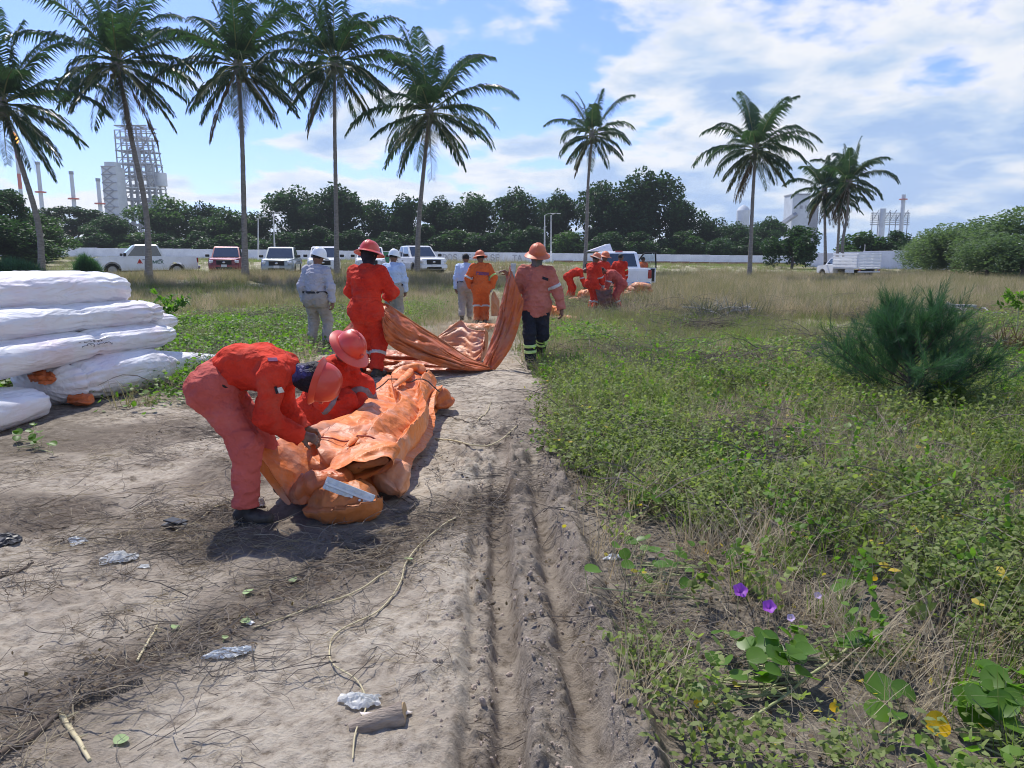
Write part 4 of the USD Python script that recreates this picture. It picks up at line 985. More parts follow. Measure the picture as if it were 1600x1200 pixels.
def helmet(t, c, up, fwd, m, full=True, s=1.0, bm=None, brim=1.0):
    """hard hat: ridged shell and a brim all round (full) or a peak"""
    up = unit(up); fwd = np.asarray(fwd, float); fwd = unit(fwd - up * (fwd @ up)); sd = np.cross(fwd, up)
    nu, nv = 14, 40; ph = np.linspace(0, 2 * np.pi, nv + 1)[:-1]; V = []
    for i in range(nu):
        a = i / (nu - 1) * math.pi / 2; rz, rr = math.sin(a), math.cos(a) ** .82
        ridge = .010 * np.exp(-(np.sin(ph) / .16) ** 2) * np.sin(min(1, a) * 1.5) + .006 * np.exp(-((np.abs(np.sin(ph)) - .45) / .1) ** 2) * math.sin(min(1.2, a))
        V.append(np.stack([np.cos(ph) * (.142 * rr) + np.cos(ph) * ridge * .3, np.sin(ph) * .122 * rr, np.full(nv, .142 * rz) + ridge], 1))
    V = np.array(V).reshape(-1, 3); q = grid_faces(nu, nv, True); f = np.vstack([q[:, [0, 2, 1]], q[:, [0, 3, 2]]])
    def tr(v): return c + s * (v[:, :1] * fwd + v[:, 1:2] * sd + v[:, 2:] * up)
    h = obj('helmet', (tr(V), f), m, t, smooth=True)
    k = np.cos(ph)
    out = (.052 + .022 * np.clip(k, 0, 1) + .014 * np.clip(-k, 0, 1)) if full else (.006 + .06 * np.clip(k, 0, 1) ** 2)
    out = out * brim; rings = []
    for u, dz in ((0, .006), (.35, .001), (1.0, -.018), (1.02, -.024), (.4, -.008), (-.06, -.006)):
        rings.append(np.stack([np.cos(ph) * (.142 + out * u), np.sin(ph) * (.122 + out * u), np.full(nv, dz) - (.012 * np.abs(np.sin(ph)) if u > .5 else 0)], 1))
    V = np.array(rings).reshape(-1, 3); q = grid_faces(len(rings), nv, True)
    obj('brim', (tr(V), np.vstack([q[:, [0, 2, 1]], q[:, [0, 3, 2]]])[:, ::-1]), bm or m, h, smooth=35)
    if full: obj('lamp_clip', MB().box((0, 0, 0), (.02, .04, .03), bevel=.006).get()[0] @ np.stack([fwd, sd, up]) * s + c + s * (fwd * .142 + up * .04) if False else (tr(MB().box((.142, 0, .045), (.018, .035, .03), bevel=.006).get()[0]), MB().box((.142, 0, .045), (.018, .035, .03), bevel=.006).get()[1]), m, h)

def hand(F, w, d, palm, thumb_side, s=1.0, grip=.6):
    """palm and five curled fingers at wrist w pointing along d; palm = direction the palm faces"""
    d = unit(d); palm = unit(palm - d * (np.asarray(palm) @ d)); sd = np.cross(d, palm) * thumb_side
    F.bone(w, w + d * .03 * s, .026 * s, .029 * s, sd, 1.15, k=.02)
    F.bone(w + d * .03 * s - sd * .018 * s, w + d * .085 * s - sd * .022 * s, .017 * s, .017 * s, k=.02); F.bone(w + d * .03 * s + sd * .018 * s, w + d * .088 * s + sd * .020 * s, .018 * s, .016 * s, k=.02)
    F.bone(w + d * .03 * s, w + d * .088 * s, .018 * s, .017 * s, k=.02)
    for i, (off, l) in enumerate(((.030, .9), (.0105, 1.0), (-.0095, .93), (-.029, .74))):
        p = w + d * (.088 - .004 * abs(i - 1)) * s + sd * off * s; a = grip * .75; v = d * math.cos(a) + palm * math.sin(a) + sd * off * .8
        for j, (ll, rr) in enumerate(((.040, .0092), (.026, .0085), (.021, .0076))):
            q = p + unit(v) * ll * l * s; F.bone(p, q, rr * s, rr * .93 * s, k=.006); p = q; a += grip * .85; v = d * math.cos(a) + palm * math.sin(a)
    p = w + d * .025 * s + sd * .026 * s; v = unit(d * .75 + sd * .7 + palm * .45)
    q = p + v * .042 * s; F.bone(p, q, .0125 * s, .0105 * s, k=.014); v2 = unit(v * .7 + d * .5 + palm * .3); F.bone(q, q + v2 * .032 * s, .0105 * s, .009 * s, k=.008)

def person(label, base, face, hip, spine, spine2, head_up, head_fwd, hands, feet, knee_pole, elbow_pole, dress, res=.02, s=1.0, group=None, hat=None, hair=False, boots=leather, bare=True, hand_dir=None, palms=None, grip=.7, sleeves=1.0, seed=1, toes=None, bulk=1.0, lb=1.12, ab=1.12):
    """all joints relative to base; face = direction of the chest (x, y); hands, feet: [left, right] targets (wrist, ankle)"""
    t = thing('person', label, 'person', base)
    face = unit((face[0], face[1], 0)); u1, u2 = unit(spine), unit(spine2)
    rt = unit(np.cross(face, (0, 0, 1)))                                # the person's own right hand side
    P = np.array(hip, float); W = P + u1 * .20 * s; C = W + u2 * .17 * s; N = C + u2 * .16 * s
    rt2 = unit(rt - u2 * (rt @ u2)); fw2 = np.cross(u2, rt2)
    hu, hf = unit(head_up), unit(head_fwd); H = N + u2 * .03 * s + hu * .15 * s
    sh = [C + u2 * .10 * s - rt2 * .185 * s, C + u2 * .10 * s + rt2 * .185 * s]; hp = [P - rt * .095 * s - u1 * .02, P + rt * .095 * s - u1 * .02]
    kn, an, el, wr = [], [], [], []
    for i in (0, 1):
        k, a = ik(hp[i], feet[i], .435 * s, .42 * s, knee_pole[i]); kn.append(k); an.append(a)
        e, w = ik(sh[i], hands[i], .30 * s, .265 * s, elbow_pole[i]); el.append(e); wr.append(w)
    # clothes
    def torso(F, g, legs=False):
        F.bone(hp[0] + rt * .02, hp[1] - rt * .02, .118 * s * g, side=fw2, f=.95); F.bone(P, W, .125 * s * g, .122 * s * g, rt, 1.22)
        F.bone(W, C, .122 * s * g, .132 * s * g, rt2, 1.25); F.bone(C, C + u2 * .09 * s, .128 * s * g, .085 * s * g, rt2, 1.35)
        F.bone(sh[0] + rt2 * .01, sh[1] - rt2 * .01, .066 * s * g, k=.07); F.bone(C + u2 * .08 * s, N + u2 * .035 * s, .085 * s, .062 * s, cut_b=True)
        F.bone(C - fw2 * .045 * s - rt2 * .06, C - fw2 * .045 * s + rt2 * .06, .095 * s * g)
    def arms(F, g):
        for i in (0, 1):
            w = el[i] + (wr[i] - el[i]) * sleeves; F.bone(sh[i], el[i], .066 * s * g, .054 * s * g); F.bone(el[i], w, .054 * s * g, .046 * s * g, cut_b=True)
    def legs(F, g, top=True):
        if top: F.bone(hp[0] + rt * .02, hp[1] - rt * .02, .122 * s * g, side=fw2, f=.98); F.bone(P, P + u1 * .12 * s, .122 * s * g, .118 * s * g, rt, 1.22, cut_b=True)
        for i in (0, 1):
            F.bone(hp[i], kn[i], .098 * s * g, .072 * s * g); F.bone(kn[i], an[i] - (an[i] - kn[i]) * .05, .073 * s * g, .064 * s * g, cut_b=True)
            F.bone(hp[i] - fw2 * .03, hp[i] - fw2 * .03 - u1 * .05, .095 * s * g)
    Fu, Fl = None, None
    if 'coverall' in dress:
        Fu = Field(.06, .013 * s, 10.0, seed); torso(Fu, 1.06 * bulk); arms(Fu, 1.08 * bulk * ab); legs(Fu, 1.08 * bulk * lb, False); Fl = Fu
        obj('coverall', Fu.mesh(res), dress['coverall'], t, smooth=True)
        if res < .02: obj('waist_band', Fu.band(P + u1 * .13 * s, u1, .020 * s, .0045, .25 * s, .011), dress['coverall'], t, smooth=True)
        obj('collar', Field(.03).bone(N - u2 * .03, N + u2 * .045 + fw2 * .01, .073 * s, .066 * s, cut_b=True).mesh(res * .8), dress.get('collar', dress['coverall']), t, smooth=True)
    else:
        Fu = Field(.06, .012 * s, 10.0, seed); torso(Fu, 1.03 * bulk); arms(Fu, 1.03 * bulk * ab); Fl = Field(.05, .012 * s, 10.5, seed + 9); legs(Fl, 1.03 * bulk * lb if 'belt' in dress else .94 * bulk * lb)
        if 'belt' not in dress: Fu.bone(P + u1 * .1, P - u1 * .17 * s, .135 * s * bulk, .15 * s * bulk, rt, 1.18, cut_b=True); Fu.bone(hp[0] + rt * .02, hp[1] - rt * .02, .135 * s * bulk, side=fw2, f=.95)
        obj('shirt', Fu.mesh(res), dress['shirt'], t, smooth=True); obj('trousers', Fl.mesh(res), dress['trousers'], t, smooth=True)
        obj('collar', Field(.03).bone(N - u2 * .03, N + u2 * .04 + fw2 * .01, .072 * s, .064 * s, cut_b=True).mesh(res * .8), dress['shirt'], t, smooth=True)
    if 'belt' in dress: obj('belt', Fu.band(P + u1 * .085 * s, u1, .021, .012, .24 * s, min(res, .011)), dress['belt'], t, smooth=True)
    for i, kind, at_, m in dress.get('bands', ()):
        a, b, F = (sh[i], el[i], Fu) if kind == 'upper_arm' else (el[i], wr[i], Fu) if kind == 'forearm' else (kn[i], an[i], Fl) if kind == 'shin' else (hp[i], kn[i], Fl)
        c = a + (b - a) * at_; obj('reflective_band', F.band(c, b - a, .024 * s, .006, .125 * s, min(res, .010)), m, t, smooth=True)
    # boots
    for i in (0, 1):
        fd = toes[i] if toes else (face[0], face[1], 0); fd = unit(fd); fl = an[i] - np.array([0, 0, .045 * s]) if not toes else an[i] - .045 * s * unit(np.cross(np.cross(fd, (0, 0, 1)), fd))
        sd = unit(np.cross(fd, (0, 0, 1)))
        F = Field(.03).bone(an[i] + (kn[i] - an[i]) * .22, an[i], .056 * s, .05 * s); F.bone(fl - fd * .05 * s, fl + fd * .08 * s, .046 * s, .044 * s, sd, 1.0); F.bone(fl + fd * .08 * s, fl + fd * .165 * s, .045 * s, .036 * s, sd, 1.2)
        b_ = obj('boot', F.mesh(min(res, .014)), boots, t, smooth=True)
        n_ = np.cross(sd, fd)
        so = Field(.02).bone(fl - fd * .055 * s - n_ * .036 * s, fl + fd * .17 * s - n_ * .034 * s, .014, .014, sd, 3.1).mesh(.009)
        obj('sole', so, black_plastic, b_, smooth=True)
    # the body: head, neck, limbs and hands as one mesh
    B_ = Field(.04); B_.bone(P, C, .10 * s, .10 * s, rt, 1.2); B_.bone(N - u2 * .08, H - hu * .04 * s, .058 * s, .054 * s)
    for i in (0, 1):
        B_.bone(sh[i], el[i], .045 * s, .04 * s); B_.bone(el[i], wr[i], .04 * s, .028 * s); B_.bone(hp[i], kn[i], .07 * s, .05 * s); B_.bone(kn[i], an[i], .05 * s, .035 * s); B_.bone(sh[i], C, .05 * s)
    hs = np.cross(hf, hu)
    Hd = Field(.03); Hd.bone(H - hf * .018 * s, H + hf * .018 * s + hu * .01, .086 * s, .08 * s, hu, 1.18); Hd.bone(H + hf * .045 * s - hu * .05 * s, H + hf * .06 * s - hu * .085 * s, .045 * s, .034 * s, hs, 1.2)
    Hd.bone(N, H - hu * .05 * s - hf * .015, .058 * s, .056 * s); Hd.bone(H + hf * .088 * s + hu * .012, H + hf * .108 * s - hu * .022 * s, .009 * s, .014 * s, k=.015); Hd.bone(H + hf * .082 * s - hu * .052 * s - hs * .018, H + hf * .082 * s - hu * .052 * s + hs * .018, .011 * s, k=.01)
    for g in (-1, 1):
        Hd.bone(H + hs * g * .079 * s + hu * .02 * s, H + hs * g * .082 * s - hu * .025 * s, .014 * s, .010 * s, hf, 1.5, k=.01); Hd.bone(H + hf * .075 * s + hs * g * .018 * s + hu * .035 * s, H + hf * .07 * s + hs * g * .048 * s + hu * .032 * s, .011 * s, k=.015)
        Hd.bone(H + hf * .076 * s + hs * g * .032 * s + hu * .012 * s, H + hf * .078 * s + hs * g * .032 * s + hu * .012 * s, .012 * s, k=.004)
    m = MB().add(*B_.mesh(.025)).add(*Hd.mesh(min(res, .010)))
    Hn = Field(.02)
    for i in (0, 1):
        hd = hand_dir[i] if hand_dir else (wr[i] - el[i]); pm = palms[i] if palms else (rt2 * (1 if i == 0 else -1) + fw2 * .3); hand(Hn, wr[i], np.asarray(hd, float), np.asarray(pm, float), 1 if i == 0 else -1, s * 1.02, grip)
    hm = []
    for i in (0, 1):
        Fh = Field(.02); hd = hand_dir[i] if hand_dir else (wr[i] - el[i]); pm = palms[i] if palms else (rt2 * (1 if i == 0 else -1) + fw2 * .3)
        hand(Fh, wr[i], np.asarray(hd, float), np.asarray(pm, float), 1 if i == 0 else -1, s * 1.02, grip); hm.append(Fh.mesh(.0055 if res < .016 else .008))
    if 'glove' in dress:
        for q in hm: obj('glove', q, dress['glove'], t, smooth=True)
    else:
        for q in hm: m.add(*q)
    obj('body', m.get(), skin_dark, t, smooth=True)
    if 'mask' in dress:
        F = Field(.03); F.bone(H - hf * .018 * s, H + hf * .018 * s, .094 * s, .089 * s, hu, 1.15); F.bone(H + hf * .05 * s - hu * .06 * s, H + hf * .06 * s - hu * .09 * s, .05 * s, .04 * s); F.bone(N - u2 * .02, H - hu * .05 * s, .075 * s, .066 * s); F.w = .006; F.fq = 16
        V, f = F.mesh(min(res, .011)); keep = ((V[f].mean(1) - H) @ hu) < (dress.get('mask_top', .02) * s); obj('face_cloth', (V, f[keep]), dress['mask'], t, smooth=True)
    if hair or hat is None or hat:
        F = Field(.03); F.bone(H - hf * .022 * s + hu * .012, H + hf * .008 * s + hu * .016, .091 * s, .084 * s, hu, 1.16); V, f = F.mesh(min(res, .012)); c = V[f].mean(1) - H
        keep = ((c @ hf) < .045 * s) & ((c @ hu) > (-.035 + .05 * ((c @ hf) > 0)) * s); obj('hair', (V, f[keep]), hair_black, t, smooth=True)
    if hat: helmet(t, H + hu * .035 * s + hf * .006, hu + hf * hat.get('tilt', -.1) * 0, hf, hat['m'], hat.get('full', True), s * hat.get('s', 1.0), hat.get('bm'), hat.get('brim', 1.0))
    for d in dress.get('patches', ()):
        pass
    return t, dict(P=P, W=W, C=C, N=N, H=H, sh=sh, hp=hp, kn=kn, an=an, el=el, wr=wr, rt=rt, rt2=rt2, fw2=fw2, u2=u2, hu=hu, hf=hf)
Z3 = np.array
DEV = globals().get('DEV_RES', 1.0)
# 1 the worker bending over the bundle, facing right
b1 = gz(*at(390, 822, 4.42)[:2])
pb1, J1 = person('worker in red shirt and black belt bending double over the orange bundle', b1, (1, .10), (-.205, .16, .835), (.66, .02, .60), (1, .06, -.12), (.94, .05, -.32), (-.15, 0, -1),
    [(.24, .42, .50), (.30, .14, .52)], [(.11, .46, .10), (-.01, -.02, .095)], [(1, 0, .2), (1, -.1, .2)], [(-.7, .5, -.2), (-.75, -.45, -.1)],
    {'shirt': red_cloth, 'trousers': faded_red, 'belt': belt_mat, 'mask': mask_dark, 'mask_top': .05}, res=.0125, hat={'m': hat_red, 'full': True, 's': .98, 'brim': .45}, lb=1.2, ab=1.2, s=.93, boots=leather, hand_dir=[(.9, .2, -.25), (.92, .1, -.2)], palms=[(.1, -.5, -.8), (.1, .5, -.8)], grip=.75, seed=3, toes=[(1, .1, 0), (1, -.25, 0)])
# small flag patch and back lettering on the bending worker's shirt
# 2 the crouching worker
b2 = gz(*at(474, 690, 6.5)[:2])
person('worker in red coveralls squatting behind the bundle, hands on its edge', b2, (.85, -.42), (.10, .12, .29), (.40, -.18, .88), (.50, -.26, .80), (.62, -.36, .70), (.62, -.45, -.64),
    [(.54, -.06, .30), (.45, -.20, .26)], [(.62, .26, .09), (.16, -.04, .10)], [(.55, .0, .95), (.9, -.45, .12)], [(.1, .5, -.5), (-.2, -.5, -.4)],
    {'coverall': red_cloth, 'collar': khaki, 'bands': [(0, 'forearm', .2, band_dull), (1, 'forearm', .2, band_dull), (0, 'shin', .3, band_dull)]}, res=.0135, s=.97, hat={'m': hat_red, 's': 1.04}, hand_dir=[(.85, -.3, -.35), (.85, -.35, -.3)], palms=[(-.2, -.3, -.9), (-.1, .1, -.95)], seed=5, toes=[(.9, -.3, 0), (.85, -.3, -.35)])
# 3 standing, back to the camera, holding the hanging sheet
b3 = gz(*at(577, 592, 10.1)[:2])
person('worker in red coveralls standing back turned, holding up the orange sheet', b3, (.30, .95), (-.01, 0, .93), (.03, .06, 1), (.05, .16, 1), (.10, .22, 1), (.42, .9, -.2),
    [(-.10, .42, 1.02), (.22, .30, 1.06)], [(-.14, .02, .09), (.11, -.06, .09)], [(.3, 1, 0), (.3, 1, 0)], [(-.9, -.2, -.4), (.75, -.55, -.4)],
    {'coverall': red_cloth, 'bands': [(0, 'shin', .42, band_silver), (1, 'shin', .42, band_silver)], 'mask': dark_cloth, 'mask_top': .03}, res=.0145, s=1.03, hat={'m': hat_red, 's': 1.06}, hand_dir=[(.3, .9, 0), (.5, .8, -.1)], palms=[(.9, 0, -.2), (-.8, .3, -.2)], seed=7, bulk=1.08, toes=[(-.1, 1, 0), (.5, .9, 0)])
# 4 grey shirt, white helmet
b4 = gz(*at(497, 547, 13.4)[:2])
person('man in grey shirt, khaki trousers and white helmet walking away', b4, (.25, .97), (0, 0, .92), (.02, .05, 1), (.06, .10, 1), (.22, .18, 1), (.6, .8, -.25),
    [(-.24, .10, .86), (.30, -.04, .84)], [(-.13, .05, .09), (.16, .0, .09)], [(.1, 1, 0), (.3, 1, 0)], [(-.6, -.7, 0), (.6, -.7, 0)],
    {'shirt': grey_cloth, 'trousers': khaki, 'belt': belt_mat}, res=.0155, s=1.01, hat={'m': hat_white, 'full': False}, hand_dir=[(0, .1, -1), (.1, 0, -1)], palms=[(1, 0, 0), (-1, .2, 0)], seed=9, bulk=1.04)
# 5 blue shirt, white helmet
b5 = gz(*at(616, 520, 16.9)[:2])
person('man in pale blue shirt and white helmet with his back turned', b5, (.2, .98), (0, 0, .93), (.02, .04, 1), (.02, .14, 1), (.08, .2, 1), (.3, .9, -.15),
    [(-.24, .14, .88), (.26, .12, .86)], [(-.12, .0, .09), (.12, .04, .09)], [(0, 1, 0), (0, 1, 0)], [(-.6, -.7, 0), (.6, -.7, 0)],
    {'shirt': blue_cloth, 'trousers': khaki, 'belt': belt_mat}, res=.018, s=1.0, hat={'m': hat_white, 'full': False}, hand_dir=[(.1, .1, -1), (-.1, .1, -1)], seed=11, bulk=1.1)
# 6 blue shirt, bareheaded
b6 = gz(*at(728, 504, 19.4)[:2])
person('bareheaded man with dark hair in pale blue shirt walking away beside the orange coverall', b6, (.1, 1), (0, 0, .92), (0, .05, 1), (.02, .10, 1), (.05, .15, 1), (.2, .95, -.1),
    [(-.25, .0, .84), (.22, .18, .9)], [(-.10, -.16, .12), (.09, .18, .09)], [(0, 1, .1), (0, 1, .1)], [(-.6, -.7, 0), (.6, -.7, 0)],
    {'shirt': blue_cloth, 'trousers': khaki, 'belt': belt_mat}, res=.019, s=.99, hair=True, hand_dir=[(0, .1, -1), (.1, .4, -.8)], seed=13, bulk=1.05)
# 7 orange coverall
b7 = gz(*at(752, 514, 18.4)[:2])
person('worker in orange coveralls with white gloves, back turned', b7, (-.15, .98), (.0, 0, .93), (0, .05, 1), (-.02, .10, 1), (-.08, .16, 1), (-.4, .9, -.2),
    [(-.26, .10, .90), (.27, .02, .90)], [(-.10, .0, .09), (.10, -.04, .09)], [(0, 1, 0), (0, 1, 0)], [(-.7, -.5, 0), (.7, -.5, 0)],
    {'coverall': orange_cloth, 'glove': glove, 'bands': [(0, 'shin', .12, band_silver), (1, 'shin', .12, band_silver), (0, 'upper_arm', .9, band_silver), (1, 'upper_arm', .85, band_lime)]}, res=.018, s=1.0, hat={'m': hat_orange}, seed=15, bulk=1.05)
# 8 the walking worker facing the camera
b8 = gz(*at(834, 573, 11.0)[:2])
pb8, J8 = person('masked worker walking towards the camera in faded pink shirt and dark trousers with lime bands', b8, (-.10, -1), (.02, .0, .93), (.02, -.05, 1), (.03, -.12, 1), (.05, -.28, 1), (-.15, -.9, -.45),
    [(.40, -.06, .86), (-.37, -.06, 1.36)], [(.10, .30, .20), (-.05, -.12, .09)], [(.1, -1, .3), (-.05, -1, .1)], [(.8, .4, 0), (-.5, .2, -.9)],
    {'shirt': pink_cloth, 'trousers': navy, 'mask': gaiter, 'mask_top': .0, 'bands': [(0, 'shin', .22, band_lime), (0, 'shin', .42, band_lime), (1, 'shin', .42, band_lime), (1, 'shin', .62, band_lime), (0, 'upper_arm', .72, band_silver)]},
    res=.0145, s=1.0, hat={'m': hat_orange, 's': 1.05, 'full': True}, hand_dir=[(.1, -.15, -1), (-.7, -.1, .5)], palms=[(-1, 0, 0), (-.2, -.3, -.9)], seed=17, bulk=1.08, toes=[(.1, -.8, -.45), (-.1, -1, 0)])
# 9 far worker bending right
b9 = gz(*at(890, 468, 27.5)[:2])
person('far worker in red coveralls bending over an orange pile left of the truck', b9, (.95, -.2), (-.05, .0, .90), (.75, 0, .6), (.95, -.05, .2), (.9, 0, .1), (.4, 0, -.9),
    [(.62, .14, .52), (.55, -.14, .48)], [(.10, .2, .09), (-.12, -.1, .09)], [(1, 0, .1), (1, 0, .1)], [(-.5, .4, -.2), (-.5, -.4, -.2)],
    {'coverall': red_cloth, 'bands': [(1, 'upper_arm', .8, band_silver)]}, res=.026, hat={'m': hat_pale, 'full': False}, seed=19)
# 10-13 the group behind the white pickup
b10 = gz(*at(924, 496, 22.3)[:2])
person('worker in pale-brimmed helmet at the left of the group holding a dark sheet', b10, (.75, .6), (0, 0, .90), (.05, .03, 1), (.14, .08, 1), (.35, .1, .9), (.8, .3, -.5),
    [(.30, .30, .80), (.34, .0, .78)], [(-.04, .16, .09), (.04, -.06, .09)], [(1, .5, 0), (1, .5, 0)], [(-.4, .5, -.5), (-.4, -.6, -.5)],
    {'coverall': red_cloth, 'glove': glove, 'bands': [(0, 'shin', .42, band_silver), (1, 'shin', .42, band_silver), (1, 'forearm', .1, band_silver)]}, res=.022, hat={'m': hat_orange, 'bm': hat_pale}, seed=21)
b11 = gz(*at(940, 485, 24.0)[:2])
person('worker in red coveralls half hidden behind the left one of the group', b11, (.6, -.6), (0, 0, .93), (.03, 0, 1), (.10, -.04, 1), (.2, -.1, 1), (.6, -.6, -.4),
    [(.34, -.12, .86), (.08, -.30, .84)], [(.08, .1, .09), (-.08, -.08, .09)], [(.6, -.6, 0), (.6, -.6, 0)], [(.4, .6, -.4), (-.6, -.3, -.4)],
    {'coverall': red_cloth, 'bands': [(1, 'upper_arm', .8, band_silver)]}, res=.024, s=1.0, hat={'m': hat_orange}, seed=23)
b12 = gz(*at(966, 489, 22.6)[:2])
person('worker in faded pinkish coveralls stooping to the left over the dark orange sheet', b12, (-.9, -.2), (.05, .0, .88), (-.55, 0, .8), (-.85, -.05, .45), (-.9, -.1, .2), (-.5, -.1, -.85),
    [(-.42, -.12, .62), (-.40, .14, .62)], [(.06, -.1, .09), (.10, .16, .09)], [(-1, 0, .1), (-1, 0, .1)], [(.4, -.5, -.3), (.4, .5, -.3)],
    {'coverall': faded_red, 'bands': [(0, 'shin', .35, band_silver), (1, 'shin', .35, band_silver), (0, 'upper_arm', .8, band_silver)]}, res=.022, hair=True, seed=25)
b13 = gz(*at(967, 470, 27.5)[:2])
person('dark-haired worker in red coveralls standing against the tailgate of the open-door pickup', b13, (.3, .95), (0, 0, .94), (.02, .02, 1), (.05, .08, 1), (.15, .1, 1), (.8, .5, -.2),
    [(-.22, .3, .95), (.28, .2, .85)], [(-.1, .0, .09), (.1, .0, .09)], [(0, 1, 0), (0, 1, 0)], [(-.7, -.3, -.3), (.7, -.3, -.3)],
    {'coverall': red_cloth, 'bands': [(1, 'upper_arm', .7, band_lime), (1, 'forearm', .5, band_silver)]}, res=.024, s=1.0, hair=True, seed=27)
b14 = gz(*at(1003, 440, 37.5)[:2])
person('dark-haired man in orange shirt seen through the window of the open pickup door', b14, (.5, .8), (0, 0, .92), (0, .02, 1), (.06, .06, 1), (.1, .1, 1), (.9, .3, -.1),
    [(-.22, .2, .9), (.24, .2, .9)], [(-.1, .0, .09), (.1, .0, .09)], [(0, 1, 0), (0, 1, 0)], [(-.7, -.3, -.3), (.7, -.3, -.3)],
    {'shirt': orange_cloth, 'trousers': navy}, res=.026, s=1.0, hair=True, seed=29)
# ------------------------------------------------------------------ bagged booms, the orange bundle and the sheets
def vinyl(name, a, b, stain=(.42, .26, .20), amt=.65, rough=.5, bump=.35):
    return mat(name, a, b, rough, 2.6, bump, 26.0, spec=.35, spots=(3.4, .47, .66, stain, amt), lo=.3, hi=.7, crumple=(5.5, .5, .05))
orange_vinyl = vinyl('orange_vinyl', (.70, .195, .036), (.56, .145, .026)); brown_vinyl = vinyl('orange_brown_vinyl', (.48, .15, .035), (.36, .11, .03), (.25, .15, .10), .5)
rust_vinyl = vinyl('rust_vinyl', (.52, .125, .03), (.36, .085, .025), (.30, .17, .12), .55, .42); pale_vinyl = vinyl('pale_orange_vinyl', (.66, .27, .12), (.55, .22, .10), (.45, .33, .28), .6)
dark_vinyl = vinyl('dark_vinyl', (.18, .06, .03), (.10, .05, .04), (.05, .05, .05), .6)
white_bag = usdkit.material(stage, L + 'white_bag', {
    'tc': ('texture_coordinate', {}), 'n': ('noise_texture', {'scale': 1.6, 'detail': 4.0}), 'r': ('rgb_ramp', {'ramp': [(.35, (.80, .72, .76)), (.5, (.80, .80, .83)), (.7, (.84, .86, .88))]}),
    'sc': ('mapping', {'scale': (1.3, .35, 1.3)}), 'w': ('voronoi_texture', {'feature': 'f1', 'scale': 5.0, 'detail': 2.0}), 'w0': ('noise_texture', {'scale': 3.0, 'detail': 3.0}), 'wm': ('mix', {'mix_type': 'linear_light', 'fac': .18}), 'b': ('bump', {'strength': .6, 'distance': .04}),
    'gn': ('noise_texture', {'scale': 2.4, 'detail': 7.0, 'roughness': .65}), 'gm': ('map_range', {'from_min': .54, 'from_max': .76, 'to_max': .5, 'clamp': True}), 'gx': ('mix', {'color2': (.50, .46, .42)}),
    'p': ('principled_bsdf', {'roughness': .38, 'specular_ior_level': .45}), 't': ('translucent_bsdf', {'color': (.8, .74, .76)}), 'm': ('mix_closure', {'fac': .12})},
    [('tc.object', 'n.vector'), ('tc.object', 'sc.vector'), ('sc.vector', 'w0.vector'), ('sc.vector', 'wm.color1'), ('w0.color', 'wm.color2'), ('wm.color', 'w.vector'), ('n.fac', 'r.fac'), ('tc.object', 'gn.vector'), ('gn.fac', 'gm.value'), ('gm.result', 'gx.fac'), ('r.color', 'gx.color1'), ('gx.color', 'p.base_color'), ('w.distance', 'b.height'), ('b.normal', 'p.normal'), ('p.BSDF', 'm.closure1'), ('t.BSDF', 'm.closure2')], surface='m.closure')
def ridged(p, f, seed): return 1 - np.abs(2 * fbm(np.asarray(p) * f, 3, seed) - 1)
